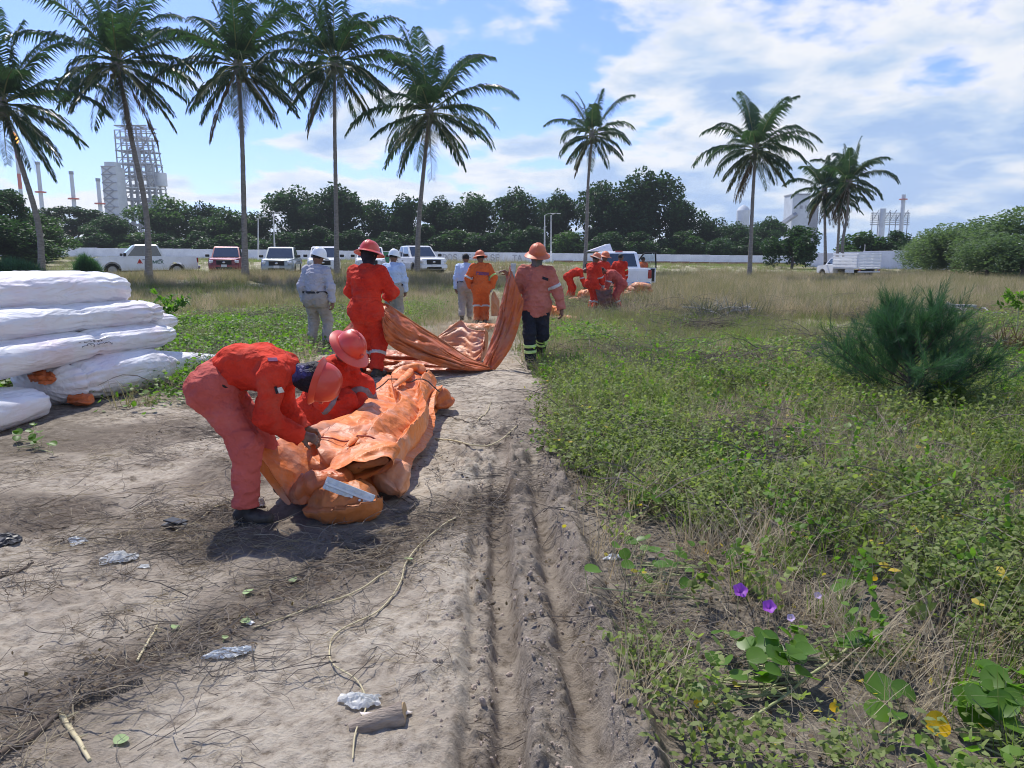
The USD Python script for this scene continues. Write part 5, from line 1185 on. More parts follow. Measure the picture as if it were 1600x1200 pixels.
def sweep(axis_pts, hw, hh, nu=80, nv=56, power=2.5, seed=0, wr=.02, wf=4.0, pleat=0.0, ends=(.12, .12), layers=0, lay_amp=.0, closed=True, roll=None, side=None, flatbottom=0.0, pinch=(), stretch=(1, 1, 1), lump=.5):
    """a soft tube along the axis; hw, hh: half width and half height along it"""
    c = curve(axis_pts, nu); u = np.linspace(0, 1, nu); T = np.gradient(c, axis=0); T /= np.linalg.norm(T, axis=1, keepdims=True)
    hw = np.interp(u, np.linspace(0, 1, len(hw)), hw) if np.ndim(hw) else np.full(nu, hw); hh = np.interp(u, np.linspace(0, 1, len(hh)), hh) if np.ndim(hh) else np.full(nu, hh)
    S = np.cross(T, (0, 0, 1.0)) if side is None else np.broadcast_to(np.asarray(side, float), T.shape) - T * (T @ np.asarray(side, float))[:, None]
    S /= np.linalg.norm(S, axis=1, keepdims=True); U = np.cross(S, T)
    rl = np.interp(u, np.linspace(0, 1, len(roll)), roll) if roll is not None else np.zeros(nu)
    S, U = S * np.cos(rl)[:, None] + U * np.sin(rl)[:, None], U * np.cos(rl)[:, None] - S * np.sin(rl)[:, None]
    cap = np.ones(nu)
    if ends[0]: cap *= np.sqrt(np.clip(1 - np.clip(1 - u / ends[0], 0, 1) ** 2, 0, 1))
    if ends[1]: cap *= np.sqrt(np.clip(1 - np.clip(1 - (1 - u) / ends[1], 0, 1) ** 2, 0, 1))
    th = np.linspace(0, 2 * np.pi, nv + 1)[:-1]; ct, st = np.cos(th), np.sin(th)
    X = np.sign(ct) * np.abs(ct) ** (2 / power); Z = np.sign(st) * np.abs(st) ** (2 / power)
    P = c[:, None] + S[:, None] * (X[None, :, None] * (hw * cap)[:, None, None]) + U[:, None] * (Z[None, :, None] * (hh * cap)[:, None, None])
    N = S[:, None] * (ct / 1)[None, :, None] * hh.mean() + U[:, None] * st[None, :, None] * hw.mean(); N = N / np.linalg.norm(N, axis=-1, keepdims=True)
    loc = np.stack([np.broadcast_to((u * np.linalg.norm(np.diff(c, axis=0), axis=1).sum())[:, None], (nu, nv)), np.broadcast_to(X[None] * hw.mean(), (nu, nv)), np.broadcast_to(Z[None] * hh.mean(), (nu, nv))], -1) * np.array(stretch)
    warp = loc + .25 * (np.stack([noise(loc * 2.3, seed + 31), noise(loc * 2.3, seed + 32), noise(loc * 2.3, seed + 33)], -1) - .5)
    d = wr * (ridged(warp, wf, seed) ** 2 * 1.5 - .5) + wr * 2 * lump * (noise(loc * 1.9, seed + 7) - .5) + wr * .35 * (ridged(warp, wf * 3.1, seed + 3) - .6)
    if pleat:
        near = np.clip(1 - np.minimum(u / .22 if ends[0] else 9, (1 - u) / .22), 0, 1)
        d = d + pleat * near[:, None] * np.sin(th * 17 + 4 * noise(loc * 1.5, seed + 9))
    if layers:
        ph = (th[None] / (2 * np.pi) * layers + 1.1 * (noise(np.stack([loc[..., 0] * 1.1, loc[..., 0] * 0, loc[..., 0] * 0 + seed], -1), seed + 2)) + .35 * noise(loc * 3, seed + 4)) % 1
        d = d + lay_amp * (ph ** 1.3 - .5) * (.6 + .8 * noise(loc * 1.7, seed + 6))
    for pu, pd in pinch: d = d - pd * np.exp(-((u - pu) / .018) ** 2)[:, None] + .35 * pd * np.exp(-np.abs(u - pu) / .06)[:, None] * (np.sin(th * 21 + 3 * noise(loc * 2, seed + 8)) - .3)
    P = P + N * (d * np.clip(cap, .25, 1)[:, None])[..., None]
    if flatbottom is not None and flatbottom > 0:
        pass
    V = P.reshape(-1, 3); q = grid_faces(nu, nv, True); f = np.vstack([q[:, [0, 1, 2]], q[:, [0, 2, 3]]])
    if closed:
        m = len(V); V = np.vstack([V, P[0].mean(0), P[-1].mean(0)]); k = np.arange(nv); k2 = (k + 1) % nv; b = (nu - 1) * nv
        f = np.vstack([f, np.stack([np.full(nv, m), k2, k], 1), np.stack([np.full(nv, m + 1), b + k, b + k2], 1)])
    fn = np.cross(V[f[:, 1]] - V[f[:, 0]], V[f[:, 2]] - V[f[:, 0]]); cen = P.mean((0, 1))
    if ((V[f].mean(1) - np.repeat(c, nv, 0)[np.minimum(f[:, 0], nu * nv - 1)]) * fn).sum() < 0: f = f[:, ::-1]
    return V, f
def settle(V, amount=.0):
    """lets a soft body lie on the ground: nothing below the soil"""
    g = G(V[:, 0], V[:, 1]) - .015; V[:, 2] = np.where(V[:, 2] < g, g, V[:, 2]); return V
GB = 'white bagged booms stacked at the left edge'
def bag(label, pts, hw, hh, seed, pleat=.009, ends=(.1, .14), lining=None, mouth=None, wr=.0105, pinch=()):
    t = thing('white_bag', label, 'bag', (0, 0, 0), group=GB)
    V, f = sweep(pts, hw, hh, 190, 96, 2.7, seed, wr, 3.4, pleat, ends, stretch=(.45, 1.1, 1.5), lump=1.6, pinch=pinch); V = settle(V)
    obj('bag_cover', (V, f), white_bag, t, smooth=True)
    c = curve(pts, 30); k = 24                                             # seam along the upper edge
    return t, V, f
bag('lowest near white bag, cut off by the left edge below the stack', [(-5.30, 5.2, .17), (-5.22, 6.6, .18), (-5.12, 7.75, .15)], [.42, .46, .40], [.19, .21, .16], 1)
tb4, _, _ = bag('lowest right white bag of the stack, its near end open with orange inside', [(-5.20, 8.0, .24), (-5.08, 8.8, .26), (-4.90, 9.6, .23), (-4.75, 10.35, .12)], [.44, .50, .50, .34], [.22, .27, .25, .12], 2, .02, (.10, .3), pinch=((.12, .04), (.7, .015)))
tb3, V3, f3 = bag('third white bag from the top, with marker writing on its side', [(-5.50, 5.2, .62), (-5.40, 7.0, .62), (-5.22, 8.7, .63), (-4.88, 10.5, .60)], [.44, .47, .48, .42], [.19, .19, .19, .16], 3, pinch=((.66, .035), (.93, .03)))
bag('second white bag from the top of the stack', [(-5.62, 5.2, .95), (-5.52, 7.2, .94), (-5.34, 8.9, .93), (-5.02, 10.5, .90)], [.42, .44, .46, .38], [.18, .18, .18, .17], 4, .02, pinch=((.90, .05), (.62, .02)))
bag('topmost white bag of the stack at the left edge', [(-5.85, 5.2, 1.22), (-5.78, 7.2, 1.23), (-5.62, 8.7, 1.25), (-5.36, 10.25, 1.22)], [.42, .45, .50, .44], [.20, .21, .235, .22], 5, .018, pinch=((.86, .022), (.55, .015)))
bag('white bag end peeping out behind the second and third bags', [(-5.9, 7.5, .78), (-5.5, 9.4, .77), (-4.98, 10.95, .74)], [.3, .34, .28], [.13, .14, .11], 6)
bag('white bag tail lying behind the lowest right bag', [(-5.6, 9.0, .18), (-5.0, 10.4, .16), (-4.45, 11.3, .10)], [.40, .36, .22], [.2, .17, .08], 7)
for p, s in (((-5.06, 7.93, .36), 11), ((-4.72, 8.02, .10), 12)):
    V, f = sweep([(p[0] - .17, p[1] + .05, p[2] - .01), (p[0] - .02, p[1] + .03, p[2]), (p[0] + .10, p[1] + .08, p[2] - .03)], .07, .05, 50, 44, 2.0, s, .045, 9, 0, (.35, .35), 4, .05, lump=1.2); obj('orange_lining', (V, f), rust_vinyl, tb4, smooth=True)
# marker handwriting on the third bag, upside down as it lies
marker = mat('marker_ink', (.05, .05, .07), (.12, .12, .14), .8, 20.0)
from scipy.spatial import cKDTree
def on_surface(V, f, px, py):
    """where the sight line meets the mesh: used once, to lay pen strokes on the cloth"""
    d = ray(px, py); d = d / np.linalg.norm(d); o = np.array([0, 0, EYE]); A = V[f[:, 0]] - o; e1, e2 = V[f[:, 1]] - V[f[:, 0]], V[f[:, 2]] - V[f[:, 0]]
    h = np.cross(d, e2); a = (e1 * h).sum(1); a = np.where(np.abs(a) < 1e-12, 1e-12, a); s = -A; u = (s * h).sum(1) / a; q = np.cross(s, e1); v = (q @ d) / a; t = (e2 * q).sum(1) / a
    ok = (u >= -1e-6) & (v >= -1e-6) & (u + v <= 1 + 1e-6) & (t > 0)
    if not ok.any(): return None
    k = np.where(ok)[0][np.argmin(t[ok])]; n = np.cross(e1[k], e2[k]); n /= np.linalg.norm(n); n = n if n @ d < 0 else -n
    return o + d * t[k] + n * .004
strokes = [[(123, 535.5), (126, 534.8)], [(131, 534), (132, 535.5), (134, 534.6), (136, 535)], [(137, 533), (140, 532.5), (143, 534)], [(145, 534), (146, 531.5), (148, 533), (147, 534.5)], [(152, 531.5), (155, 532), (154, 533.5), (152.5, 532.5)], [(157, 530.5), (158.5, 532.5), (160, 530.5)],
           [(128, 542.8), (129, 541.5), (130.5, 541.5), (131, 540.6), (133.5, 540.4), (136, 539.2)], [(146, 541.8), (147.5, 539.5), (145, 537.2), (140, 536.6), (136.5, 538.5), (137, 540.5)], [(140, 538), (143, 539.5)],
           [(152, 537), (153, 538.5), (155, 537.6), (157, 536.8), (159, 537), (162, 535.6), (163, 536.8), (166, 534.5), (167, 536)], [(168, 535), (170, 534.2), (174, 536.5)], [(175, 535.5), (174.5, 538)]]
for s in strokes:
    c2 = curve([(a, b, 0) for a, b in s], 14); pts = [on_surface(V3, f3, *c[:2]) for c in c2]; pts = [p for p in pts if p is not None]
    if len(pts) > 3: obj('handwriting', tube(pts, .0042, 5, True, .5), marker, tb3)

# ---- the bundle being tied
tbn = thing('orange_boom_bundle', 'orange boom rolled into a bundle on the sand, tied by the two workers', 'boom bundle', (0, 0, 0))
V, f = sweep([(-1.16, 4.85, .165), (-1.11, 5.5, .17), (-1.05, 6.3, .17), (-1.06, 7.1, .165), (-1.10, 7.8, .19), (-1.13, 8.35, .18)], [.30, .31, .28, .25, .32, .29], [.17, .18, .18, .15, .20, .175], 300, 190, 2.5, 41, .036, 3.4, 0, (.04, .04), 8, .085, stretch=(.7, 1.15, 1.15), lump=1.1)
obj('rolled_sheet', (settle(V), f), orange_vinyl, tbn, smooth=True)
V, f = sweep([(-1.545, 4.60, .235), (-1.46, 5.0, .265), (-1.35, 5.6, .27), (-1.24, 6.3, .26)], [.19, .18, .15, .11], [.012, .055, .09, .07], 90, 60, 2.0, 42, .022, 3.0, 0, (0, .1), roll=[-.96, -.8, -.5, -.3], side=(1, 0, 0), stretch=(.6, 1, 1), lump=.8)
obj('flattened_end', (V, f), orange_vinyl, tbn, smooth=True)
V, f = sweep([(-1.27, 4.60, .085), (-1.12, 4.50, .10), (-.97, 4.50, .10), (-.86, 4.60, .09)], [.10, .135, .125, .09], [.075, .10, .10, .08], 80, 70, 2.2, 43, .03, 5.5, 0, (.2, .25), 4, .05)
obj('folded_roll', (settle(V), f), brown_vinyl, tbn, smooth=True)
V, f = sweep([(-1.00, 4.60, .285), (-.98, 4.85, .31), (-1.00, 5.2, .30), (-1.02, 5.5, .24)], [.215, .21, .18, .12], [.024, .05, .075, .07], 110, 90, 2.0, 44, .026, 5.5, 0, (0, .15), closed=False, roll=[.3, .22, .1, 0], side=(1, 0, 0), lump=.9)
obj('open_mouth', (V, f), orange_vinyl, tbn, smooth=True)
V, f = sweep([(-1.0, 4.70, .275), (-.99, 4.9, .29), (-1.0, 5.1, .28)], [.185, .17, .1], [.012, .03, .045], 40, 50, 2.0, 45, .02, 6, 0, (.02, .2), roll=[.3, .22, .1], side=(1, 0, 0)); obj('inner_fold', (V, f), brown_vinyl, tbn, smooth=True)
V, f = sweep([(-1.44, 4.66, .10), (-1.22, 4.62, .20), (-1.02, 4.60, .21)], [.09, .10, .07], [.05, .06, .045], 50, 40, 2.2, 46, .03, 5, 0, (.25, .2), 3, .03); obj('crumpled_edge', (V, f), rust_vinyl, tbn, smooth=True)
V, f = sweep([(-.86, 5.05, .16), (-.80, 4.86, .15), (-.74, 4.72, .11)], [.12, .10, .03], [.10, .09, .03], 50, 40, 2.2, 47, .03, 5, 0, (.3, .3), 3, .03); obj('crumpled_edge', (settle(V), f), pale_vinyl, tbn, smooth=True)
V, f = sweep([(-.80, 7.6, .12), (-.72, 7.75, .16), (-.70, 7.95, .13)], [.06, .07, .05], [.08, .09, .06], 40, 36, 2.2, 48, .03, 6, 0, (.3, .3), 3, .03); obj('crumpled_edge', (settle(V), f), rust_vinyl, tbn, smooth=True)
V, f = sweep([(-1.30, 8.0, .36), (-1.22, 8.15, .40), (-1.06, 8.28, .42), (-.98, 8.2, .36)], .05, .035, 40, 30, 2, 49, .015, 6, 0, (.3, .3)); obj('raised_lip', (V, f), orange_vinyl, tbn, smooth=True)
for pts in ([(-1.42, 4.95, .35), (-1.34, 5.6, .355), (-1.20, 6.3, .335), (-1.20, 7.0, .305), (-1.28, 7.6, .34)], [(-1.12, 4.9, .37), (-1.06, 5.5, .375), (-1.0, 6.1, .375), (-.98, 6.5, .355)], [(-.95, 5.4, .31), (-.90, 6.2, .30), (-.92, 6.8, .28), (-.95, 7.4, .30)], [(-1.13, 7.0, .42), (-1.08, 7.6, .44), (-1.12, 8.2, .42)]):
    V, f = sweep(pts, [.02, .035, .035, .02], [.014, .02, .02, .012], 60, 16, 2, 50, .008, 7, 0, (.1, .1)); obj('folded_hem', (V, f), orange_vinyl, tbn, smooth=True)
galv = mat('galvanised_plate', (.46, .48, .48), (.58, .60, .60), .5, 14.0, .2, 60, metal=.25, spots=(9, .5, .7, (.3, .29, .27), .6))
def plate_part(t, c, rot, ln, w, bolts=6):
    m = MB(); r = Rot.from_euler('xyz', rot)
    m.box((0, 0, 0), (ln, .010, w), bevel=.003); m.box((0, -.009, -.004), (ln * .98, .008, w * .22), bevel=.003)
    for k in range(bolts):
        for z in (-.3, .3):
            s = trimesh.creation.cylinder(.008, .012, sections=8, transform=trimesh.transformations.rotation_matrix(math.pi / 2, [1, 0, 0])); m.add(np.array(s.vertices) + [(k + .5) / bolts * ln - ln / 2, -.011, z * w], s.faces)
    v, f = m.get(); o = obj('end_plate', (r.apply(v) + np.array(c), f), galv, t)
    return o
plate_part(tbn, (-1.0, 4.40, .212), (-.35, .41, .05), .315, .078)
rope = mat('red_rope', (.30, .05, .03), (.2, .04, .03), .8, 60.0); cord_dark = mat('dark_cord', (.06, .05, .045), (.1, .08, .07), .8, 60.0)
Vb = np.vstack([np.array(UsdGeom.Mesh.Get(stage, str(tbn.GetPath()) + '/rolled_sheet').GetPointsAttr().Get())] + [np.array(UsdGeom.Mesh.Get(stage, str(tbn.GetPath()) + '/flattened_end').GetPointsAttr().Get())])
def rope_over(y, x0, x1, r=.006, slant=0.0):
    xs = np.linspace(x0, x1, 40); pts = []
    for x in xs:
        yy = y + slant * (x - x0); k = (np.abs(Vb[:, 0] - x) < .04) & (np.abs(Vb[:, 1] - yy) < .05); z = Vb[k, 2].max() if k.any() else 0
        pts.append((x, yy, max(z, float(G(x, yy))) + r))
    p = np.array(pts)
    for _ in range(12): p[1:-1, 2] = np.maximum(p[1:-1, 2], .5 * (p[:-2, 2] + p[2:, 2]))
    return p
obj('tie_rope', tube(rope_over(5.15, -1.50, -.80, .005, -.12), .006, 6), rope, tbn, smooth=60)
obj('tie_rope', tube(rope_over(7.45, -1.48, -.74, .006, .06), .007, 6), cord_dark, tbn, smooth=60)
obj('loose_cord', tube(curve([(-.85, 4.52, .15), (-.74, 4.50, .05), (-.66, 4.60, .03), (-.64, 4.72, .04), (-.70, 4.78, .06)], 30), .006, 6), cord_dark, tbn, smooth=60)
lab = mat('yellow_label', (.72, .50, .05), (.66, .44, .04), .6, 8.0); lab_ink = mat('label_ink', (.30, .25, .05), (.3, .25, .05), .7)
P0 = on_surface(*[np.array(x) for x in (V, f)], 578, 713) if False else None
def patch(t, name, V, f, corners, m, nn=6, lift=.003):
    g = np.zeros((nn, nn, 3)); ok = True
    c = np.array(corners, float)
    for i in range(nn):
        for j in range(nn):
            a, b = i / (nn - 1), j / (nn - 1); q = (c[0] * (1 - b) + c[1] * b) * (1 - a) + (c[3] * (1 - b) + c[2] * b) * a; p = on_surface(V, f, *q)
            if p is None: return None
            g[i, j] = p
    return obj(name, sheet(g, lift), m, t)
mR = UsdGeom.Mesh.Get(stage, str(tbn.GetPath()) + '/rolled_sheet'); Vr = np.array(mR.GetPointsAttr().Get(), float); fr_ = np.array(mR.GetFaceVertexIndicesAttr().Get()).reshape(-1, 3)
pl = patch(tbn, 'label', Vr, fr_, [(566, 706), (577, 702), (589, 717), (577, 724)], lab)
if pl:
    for k in range(4): patch(pl, 'label_line', Vr, fr_, [(568 + 2.7 * k, 707.5 + 4 * k), (576.5 + 2.7 * k, 704.5 + 3.6 * k), (577 + 2.7 * k, 705.6 + 3.6 * k), (568.6 + 2.7 * k, 708.6 + 4 * k)], lab_ink, 3, .008)

# ---- the long sheet carried by the standing and the walking worker
def ruled(T, B, nu=60, nv=24, belly=(0, -1, 0), amp=.1, seed=0, fold=.03, ff=3.2, th=.012):
    """a hanging sheet between its upper and lower edge, both given as (px, py, distance)"""
    T = curve([at(*p) for p in T], nu); B = curve([at(*p) for p in B], nu)
    v = np.linspace(0, 1, nv)
    P = T[:, None] * (1 - v)[None, :, None] + B[:, None] * v[None, :, None]
    P = P + np.array(belly, float) * (amp * np.sin(np.pi * v) ** .8)[None, :, None]
    loc = np.stack([np.broadcast_to(np.linspace(0, nu / 30, nu)[:, None], (nu, nv)) * .7, np.broadcast_to(v[None] * 1.6, (nu, nv)), np.full((nu, nv), seed * 1.7)], -1)
    wl = loc + .3 * (noise(loc * 2.2, seed + 3)[..., None] - .5)
    d = fold * (ridged(wl * np.array([.5, 1.6, 1]), ff, seed) ** 2 * 2 - .8) + fold * 1.2 * (noise(loc * 2.0, seed + 5) - .5)
    P = P + np.array([0, -1, .25]) * d[..., None]
    g = G(P[..., 0], P[..., 1]) + .008; P[..., 2] = np.maximum(P[..., 2], g)
    return sheet(P, th)
ts = thing('orange_boom_sheet', 'long rust-orange boom sheet slung between the standing and the walking worker', 'boom sheet', (0, 0, 0))
obj('hanging_sheet', ruled([(596, 474, 10.32), (612, 482, 10.34), (650, 508, 10.42), (690, 533, 10.5), (730, 560, 10.6), (768, 574, 10.75)], [(598, 500, 10.08), (606, 535, 9.98), (640, 556, 10.0), (690, 572, 10.1), (735, 579, 10.3), (770, 577, 10.7)], 110, 44, (0, -1, 0), .13, 61, .05, 2.4), rust_vinyl, ts, smooth=50)
obj('raised_end', ruled([(752, 574, 10.75), (768, 530, 10.85), (783, 475, 10.9), (797, 414, 10.92)], [(774, 578, 10.62), (797, 545, 10.68), (813, 500, 10.72), (818, 470, 10.74)], 80, 36, (-.3, -1, 0), .05, 62, .025, 2.4), rust_vinyl, ts, smooth=50)
obj('ground_fold', ruled([(560, 556, 10.9), (600, 548, 10.9), (650, 552, 10.9), (700, 562, 10.9), (748, 572, 10.8)], [(548, 588, 10.1), (600, 582, 10.2), (650, 579, 10.3), (700, 579, 10.3), (748, 578, 10.5)], 80, 30, (0, 0, 1), .07, 63, .05, 3.0), rust_vinyl, ts, smooth=50)
obj('back_fold', ruled([(533, 522, 10.9), (548, 504, 10.9), (566, 488, 10.85), (590, 478, 10.7)], [(545, 568, 10.7), (560, 570, 10.6), (580, 566, 10.5), (600, 540, 10.4)], 50, 24, (0, -1, 0), .06, 64, .04), rust_vinyl, ts, smooth=50)
obj('edge_hem', tube(curve([at(596, 474, 10.30), at(612, 481, 10.32), at(650, 507, 10.40), at(690, 532, 10.48), at(730, 559, 10.58), at(768, 574, 10.72)], 50), .018, 7), brown_vinyl, ts, smooth=60)
pq = at(799.5, 442, 10.86); plate_part(ts, pq, (0, math.pi / 2 + .10, .1), .56, .075, 8)
tf = thing('orange_boom_fold', 'dusty orange boom fold standing up in a loop behind the slung sheet', 'boom sheet', (0, 0, 0))
obj('loop_front', ruled([(676, 532, 11.6), (700, 514, 11.7), (720, 501, 11.8), (731, 512, 11.6), (745, 516, 11.4), (758, 517, 11.3)], [(680, 550, 11.3), (700, 560, 11.3), (722, 566, 11.2), (738, 566, 11.1), (750, 556, 11.1), (758, 545, 11.1)], 60, 28, (0, .6, 0), .10, 65, .035), pale_vinyl, tf, smooth=50)
obj('loop_side', ruled([(757, 515, 11.35), (762, 520, 11.9), (757, 524, 12.4)], [(748, 570, 10.95), (758, 556, 11.5), (757, 545, 12.2)], 30, 20, (.4, -1, 0), .05, 66, .03), rust_vinyl, tf, smooth=50)
obj('loop_base', ruled([(688, 540, 11.9), (720, 545, 11.9), (752, 550, 11.9)], [(700, 572, 11.0), (725, 574, 10.95), (752, 572, 10.95)], 40, 20, (0, 0, 1), .05, 67, .03), pale_vinyl, tf, smooth=50)
def heap(label, spots, m, seed, Y, name='orange_boom_heap', cat='boom heap'):
    """a heap of folded boom: soft rolls lying across each other; spots: [(px0, py0, px1, py1, half width, half height, lift)]"""
    t = thing(name, label, cat, (0, 0, 0))
    for k, (a, b, c, d, w, h, z) in enumerate(spots):
        p, q = at(a, b, Y), at(c, d, Y); p[2] = float(G(p[0], p[1])) + z; q[2] = float(G(q[0], q[1])) + z
        mid = (p + q) / 2 + [0, random.uniform(-.1, .1), h * .2]
        V, f = sweep([p, mid, q], [w * .8, w, w * .8], [h * .8, h, h * .8], 60, 48, 2.2, seed + k, min(w, h) * .42, 4.5, 0, (.3, .3), 3, min(w, h) * .5, lump=1.4); obj('fold', (settle(V), f), m if k % 2 == 0 else (pale_vinyl if m is not pale_vinyl else orange_vinyl), t, smooth=True)
    return t
heap('pale orange boom lying flat beside the walking worker\'s left hand', [(826, 500, 906, 496, .30, .10, .06), (842, 490, 880, 488, .22, .15, .14), (818, 498, 850, 502, .25, .09, .05)], pale_vinyl, 70, 19.3)
heap('pale orange boom pile at the hands of the far bending worker', [(884, 466, 936, 462, .34, .14, .08), (902, 458, 938, 456, .3, .18, .24)], pale_vinyl, 75, 26.2)
heap('orange boom strip lying on the dry grass behind the orange coverall', [(700, 508, 770, 512, .28, .08, .05), (744, 514, 786, 506, .26, .08, .06)], pale_vinyl, 80, 16.8)
heap('folded rust-orange boom stack beside the open-door pickup', [(976, 458, 1016, 456, .45, .12, .10), (974, 455, 1019, 452, .42, .11, .28), (980, 452, 1020, 450, .40, .10, .44), (985, 448, 1018, 446, .38, .10, .58)], rust_vinyl, 85, 28.6)
tg = thing('dark_boom_sheet', 'dark stained orange sheet hanging between the two front workers of the group', 'boom sheet', (0, 0, 0))
obj('hanging_sheet', ruled([(930, 452, 22.0), (942, 455, 21.9), (955, 452, 21.9)], [(936, 482, 21.9), (946, 484, 21.8), (957, 480, 21.8)], 30, 20, (0, -1, 0), .08, 91, .04), dark_vinyl, tg, smooth=50)
obj('upper_fold', ruled([(930, 452, 22.15), (942, 451, 22.5), (955, 452, 22.2)], [(931, 456, 21.95), (943, 459, 21.85), (955, 456, 21.85)], 30, 10, (0, -1, 0), .03, 92, .02), rust_vinyl, tg, smooth=50)
tg = thing('orange_boom_strip', 'narrow orange strip hanging from the right hand of the orange coverall', 'boom sheet', (0, 0, 0))
obj('hanging_strip', ruled([(768, 462, 18.0), (772, 456, 18.2), (780, 470, 18.4)], [(768, 494, 17.8), (774, 494, 17.9), (781, 494, 18.2)], 24, 16, (0, -1, 0), .06, 93, .03), brown_vinyl, tg, smooth=50)
# white folded sheet on the cab roof
tr_ = thing('folded_white_sheet', 'white folded sheet propped on the roof of the open-door pickup', 'tarpaulin', (0, 0, 0))
rz = RT[2] + 1.95; cx = at(950, 0, 35.5)[0]
pts = np.array([(-.75, -.3, 0), (.45, -.3, 0), (.32, -.1, .36), (.1, -.1, .33), (-.75, .3, .02), (.45, .3, .02), (.33, .2, .36)], float) + [cx, 35.6, rz + .01]
mh = trimesh.Trimesh(pts).convex_hull.subdivide().subdivide().subdivide(); v = np.array(mh.vertices); v = v + .03 * (noise(v * 5)[:, None] - .5); v[:, 2] = np.maximum(v[:, 2], rz + .004)
obj('sheet', (v, np.array(mh.faces)), white_bag, tr_, smooth=True)

# small print and patches on the clothes
ink_violet = mat('print_violet', (.16, .05, .12), (.20, .06, .13), .8, 20.0); ink_white = mat('patch_white', (.5, .5, .48), (.6, .6, .58), .8, 20.0)
for pp, gar, nm, cs_, m_ in (('/World/person', 'shirt', 'sleeve_patch', [(432, 606), (440, 604), (443, 612), (435, 614)], ink_white), ('/World/person', 'shirt', 'sleeve_patch', [(428, 604), (432, 603), (435, 614), (431, 615)], dark_cloth),
                         ('/World/person', 'shirt', 'back_print', [(418, 560), (432, 560), (434, 565), (420, 565)], ink_violet), ('/World/person_006', 'coverall', 'back_print', [(744, 424), (764, 426), (763, 431), (744, 429)], ink_violet), ('/World/person_007', 'shirt', 'chest_pocket', [(822, 425), (831, 426), (831, 438), (822, 437)], pink_cloth), ('/World/person_007', 'shirt', 'chest_emblem', [(848, 432), (857, 435), (856, 439), (847, 436)], dark_cloth)):
    prim = stage.GetPrimAtPath(pp); off = np.array(UsdGeom.Xformable(prim).GetLocalTransformation().ExtractTranslation()); g = UsdGeom.Mesh.Get(stage, pp + '/' + gar)
    V = np.array(g.GetPointsAttr().Get(), float) + off; f = np.array(g.GetFaceVertexIndicesAttr().Get()).reshape(-1, 3)
    q = patch(prim, nm, V, f, cs_, m_, 5, .004)
    if q:
        mm = UsdGeom.Mesh(q); mm.GetPointsAttr().Set(Vt.Vec3fArray.FromNumpy((np.array(mm.GetPointsAttr().Get()) - off).astype(np.float32)))
# ------------------------------------------------------------------ ground plants
from scipy.ndimage import uniform_filter1d, maximum_filter1d
vr = np.random.default_rng(77)
sage = leaf_mat('sage_leaf', [(.14, .18, .06), (.24, .29, .10), (.36, .40, .19), (.52, .54, .34), (.62, .55, .24)], .48, .6, trcol=(1.2, 1.35, .65))
lime = leaf_mat('lime_leaf', [(.08, .16, .022), (.14, .25, .035), (.23, .34, .055), (.34, .40, .09)], .52, .5)
dry_twig = mat('dry_twig', (.17, .145, .12), (.34, .29, .24), .95, 9.0, vary=.45); pale_straw = leaf_mat('pale_straw', [(.34, .29, .20), (.48, .42, .30), (.58, .51, .38), (.64, .57, .45)], .35, .8, trcol=(1.1, 1.0, .85))
grass_green = leaf_mat('grass_green', [(.10, .15, .03), (.17, .23, .05), (.26, .31, .08), (.38, .37, .17)], .52, .6); grass_mixed = leaf_mat('grass_mixed', [(.16, .17, .08), (.28, .26, .15), (.41, .37, .25), (.54, .48, .35)], .4, .7, trcol=(1.1, 1.05, .8))
yellowing = leaf_mat('yellowing_leaf', [(.42, .36, .05), (.60, .40, .05), (.55, .27, .05)], .4, .6)
brown_leaf = leaf_mat('brown_leaf', [(.08, .055, .035), (.14, .10, .06), (.25, .17, .07), (.38, .24, .05)], .2, .7)
def blades(n, h, spread, w, r, lean=.5, segs=3, curl=.6):
    a = r.uniform(0, 6.283, n); b0 = np.stack([np.cos(a), np.sin(a), np.zeros(n)], 1); rad = spread * np.sqrt(r.uniform(0, 1, n)); a2 = r.uniform(0, 6.283, n)
    base = np.stack([np.cos(a2) * rad, np.sin(a2) * rad, np.zeros(n) - .01], 1); H = h * r.uniform(.5, 1.15, n); ln = lean * r.uniform(.1, 1, n); sd = np.stack([-b0[:, 1], b0[:, 0], np.zeros(n)], 1); W = w * r.uniform(.6, 1.2, n)
    V = []
    for k in range(segs + 1):
        u = k / segs; p = base + b0 * (ln * H * (u + curl * u * u))[:, None] + np.array([0, 0, 1.0]) * (H * (u - .42 * curl * ln * u ** 2.5))[:, None]; ww = (W * (1 - u ** 1.5) * .5 + .0002)[:, None]
        V += [p - sd * ww, p + sd * ww]
    V = np.stack(V, 1); m = 2 * (segs + 1); f = []
    for k in range(segs): f += [[2 * k, 2 * k + 1, 2 * k + 3], [2 * k, 2 * k + 3, 2 * k + 2]]
    f = np.array(f); return V.reshape(-1, 3), (np.arange(n)[:, None, None] * m + f[None]).reshape(-1, 3)
def leaves(c, d, up, L_, Wd):
    """pointed oval leaves from c along d: six points, four triangles each"""
    n = len(c); w = np.cross(d, up); w /= np.linalg.norm(w, axis=1, keepdims=True) + 1e-9; nn = np.cross(w, d); L_, Wd = L_[:, None], Wd[:, None]
    P = [c, c + d * L_ * .35 + w * Wd * .5 + nn * L_ * .05, c + d * L_ * .35 - w * Wd * .5 + nn * L_ * .05, c + d * L_ * .75 + w * Wd * .36 + nn * L_ * .02, c + d * L_ * .75 - w * Wd * .36 + nn * L_ * .02, c + d * L_ - nn * L_ * .06]
    V = np.stack(P, 1); f = np.array([[0, 2, 1], [1, 2, 4], [1, 4, 3], [3, 4, 5]]); return V.reshape(-1, 3), (np.arange(n)[:, None, None] * 6 + f[None]).reshape(-1, 3)
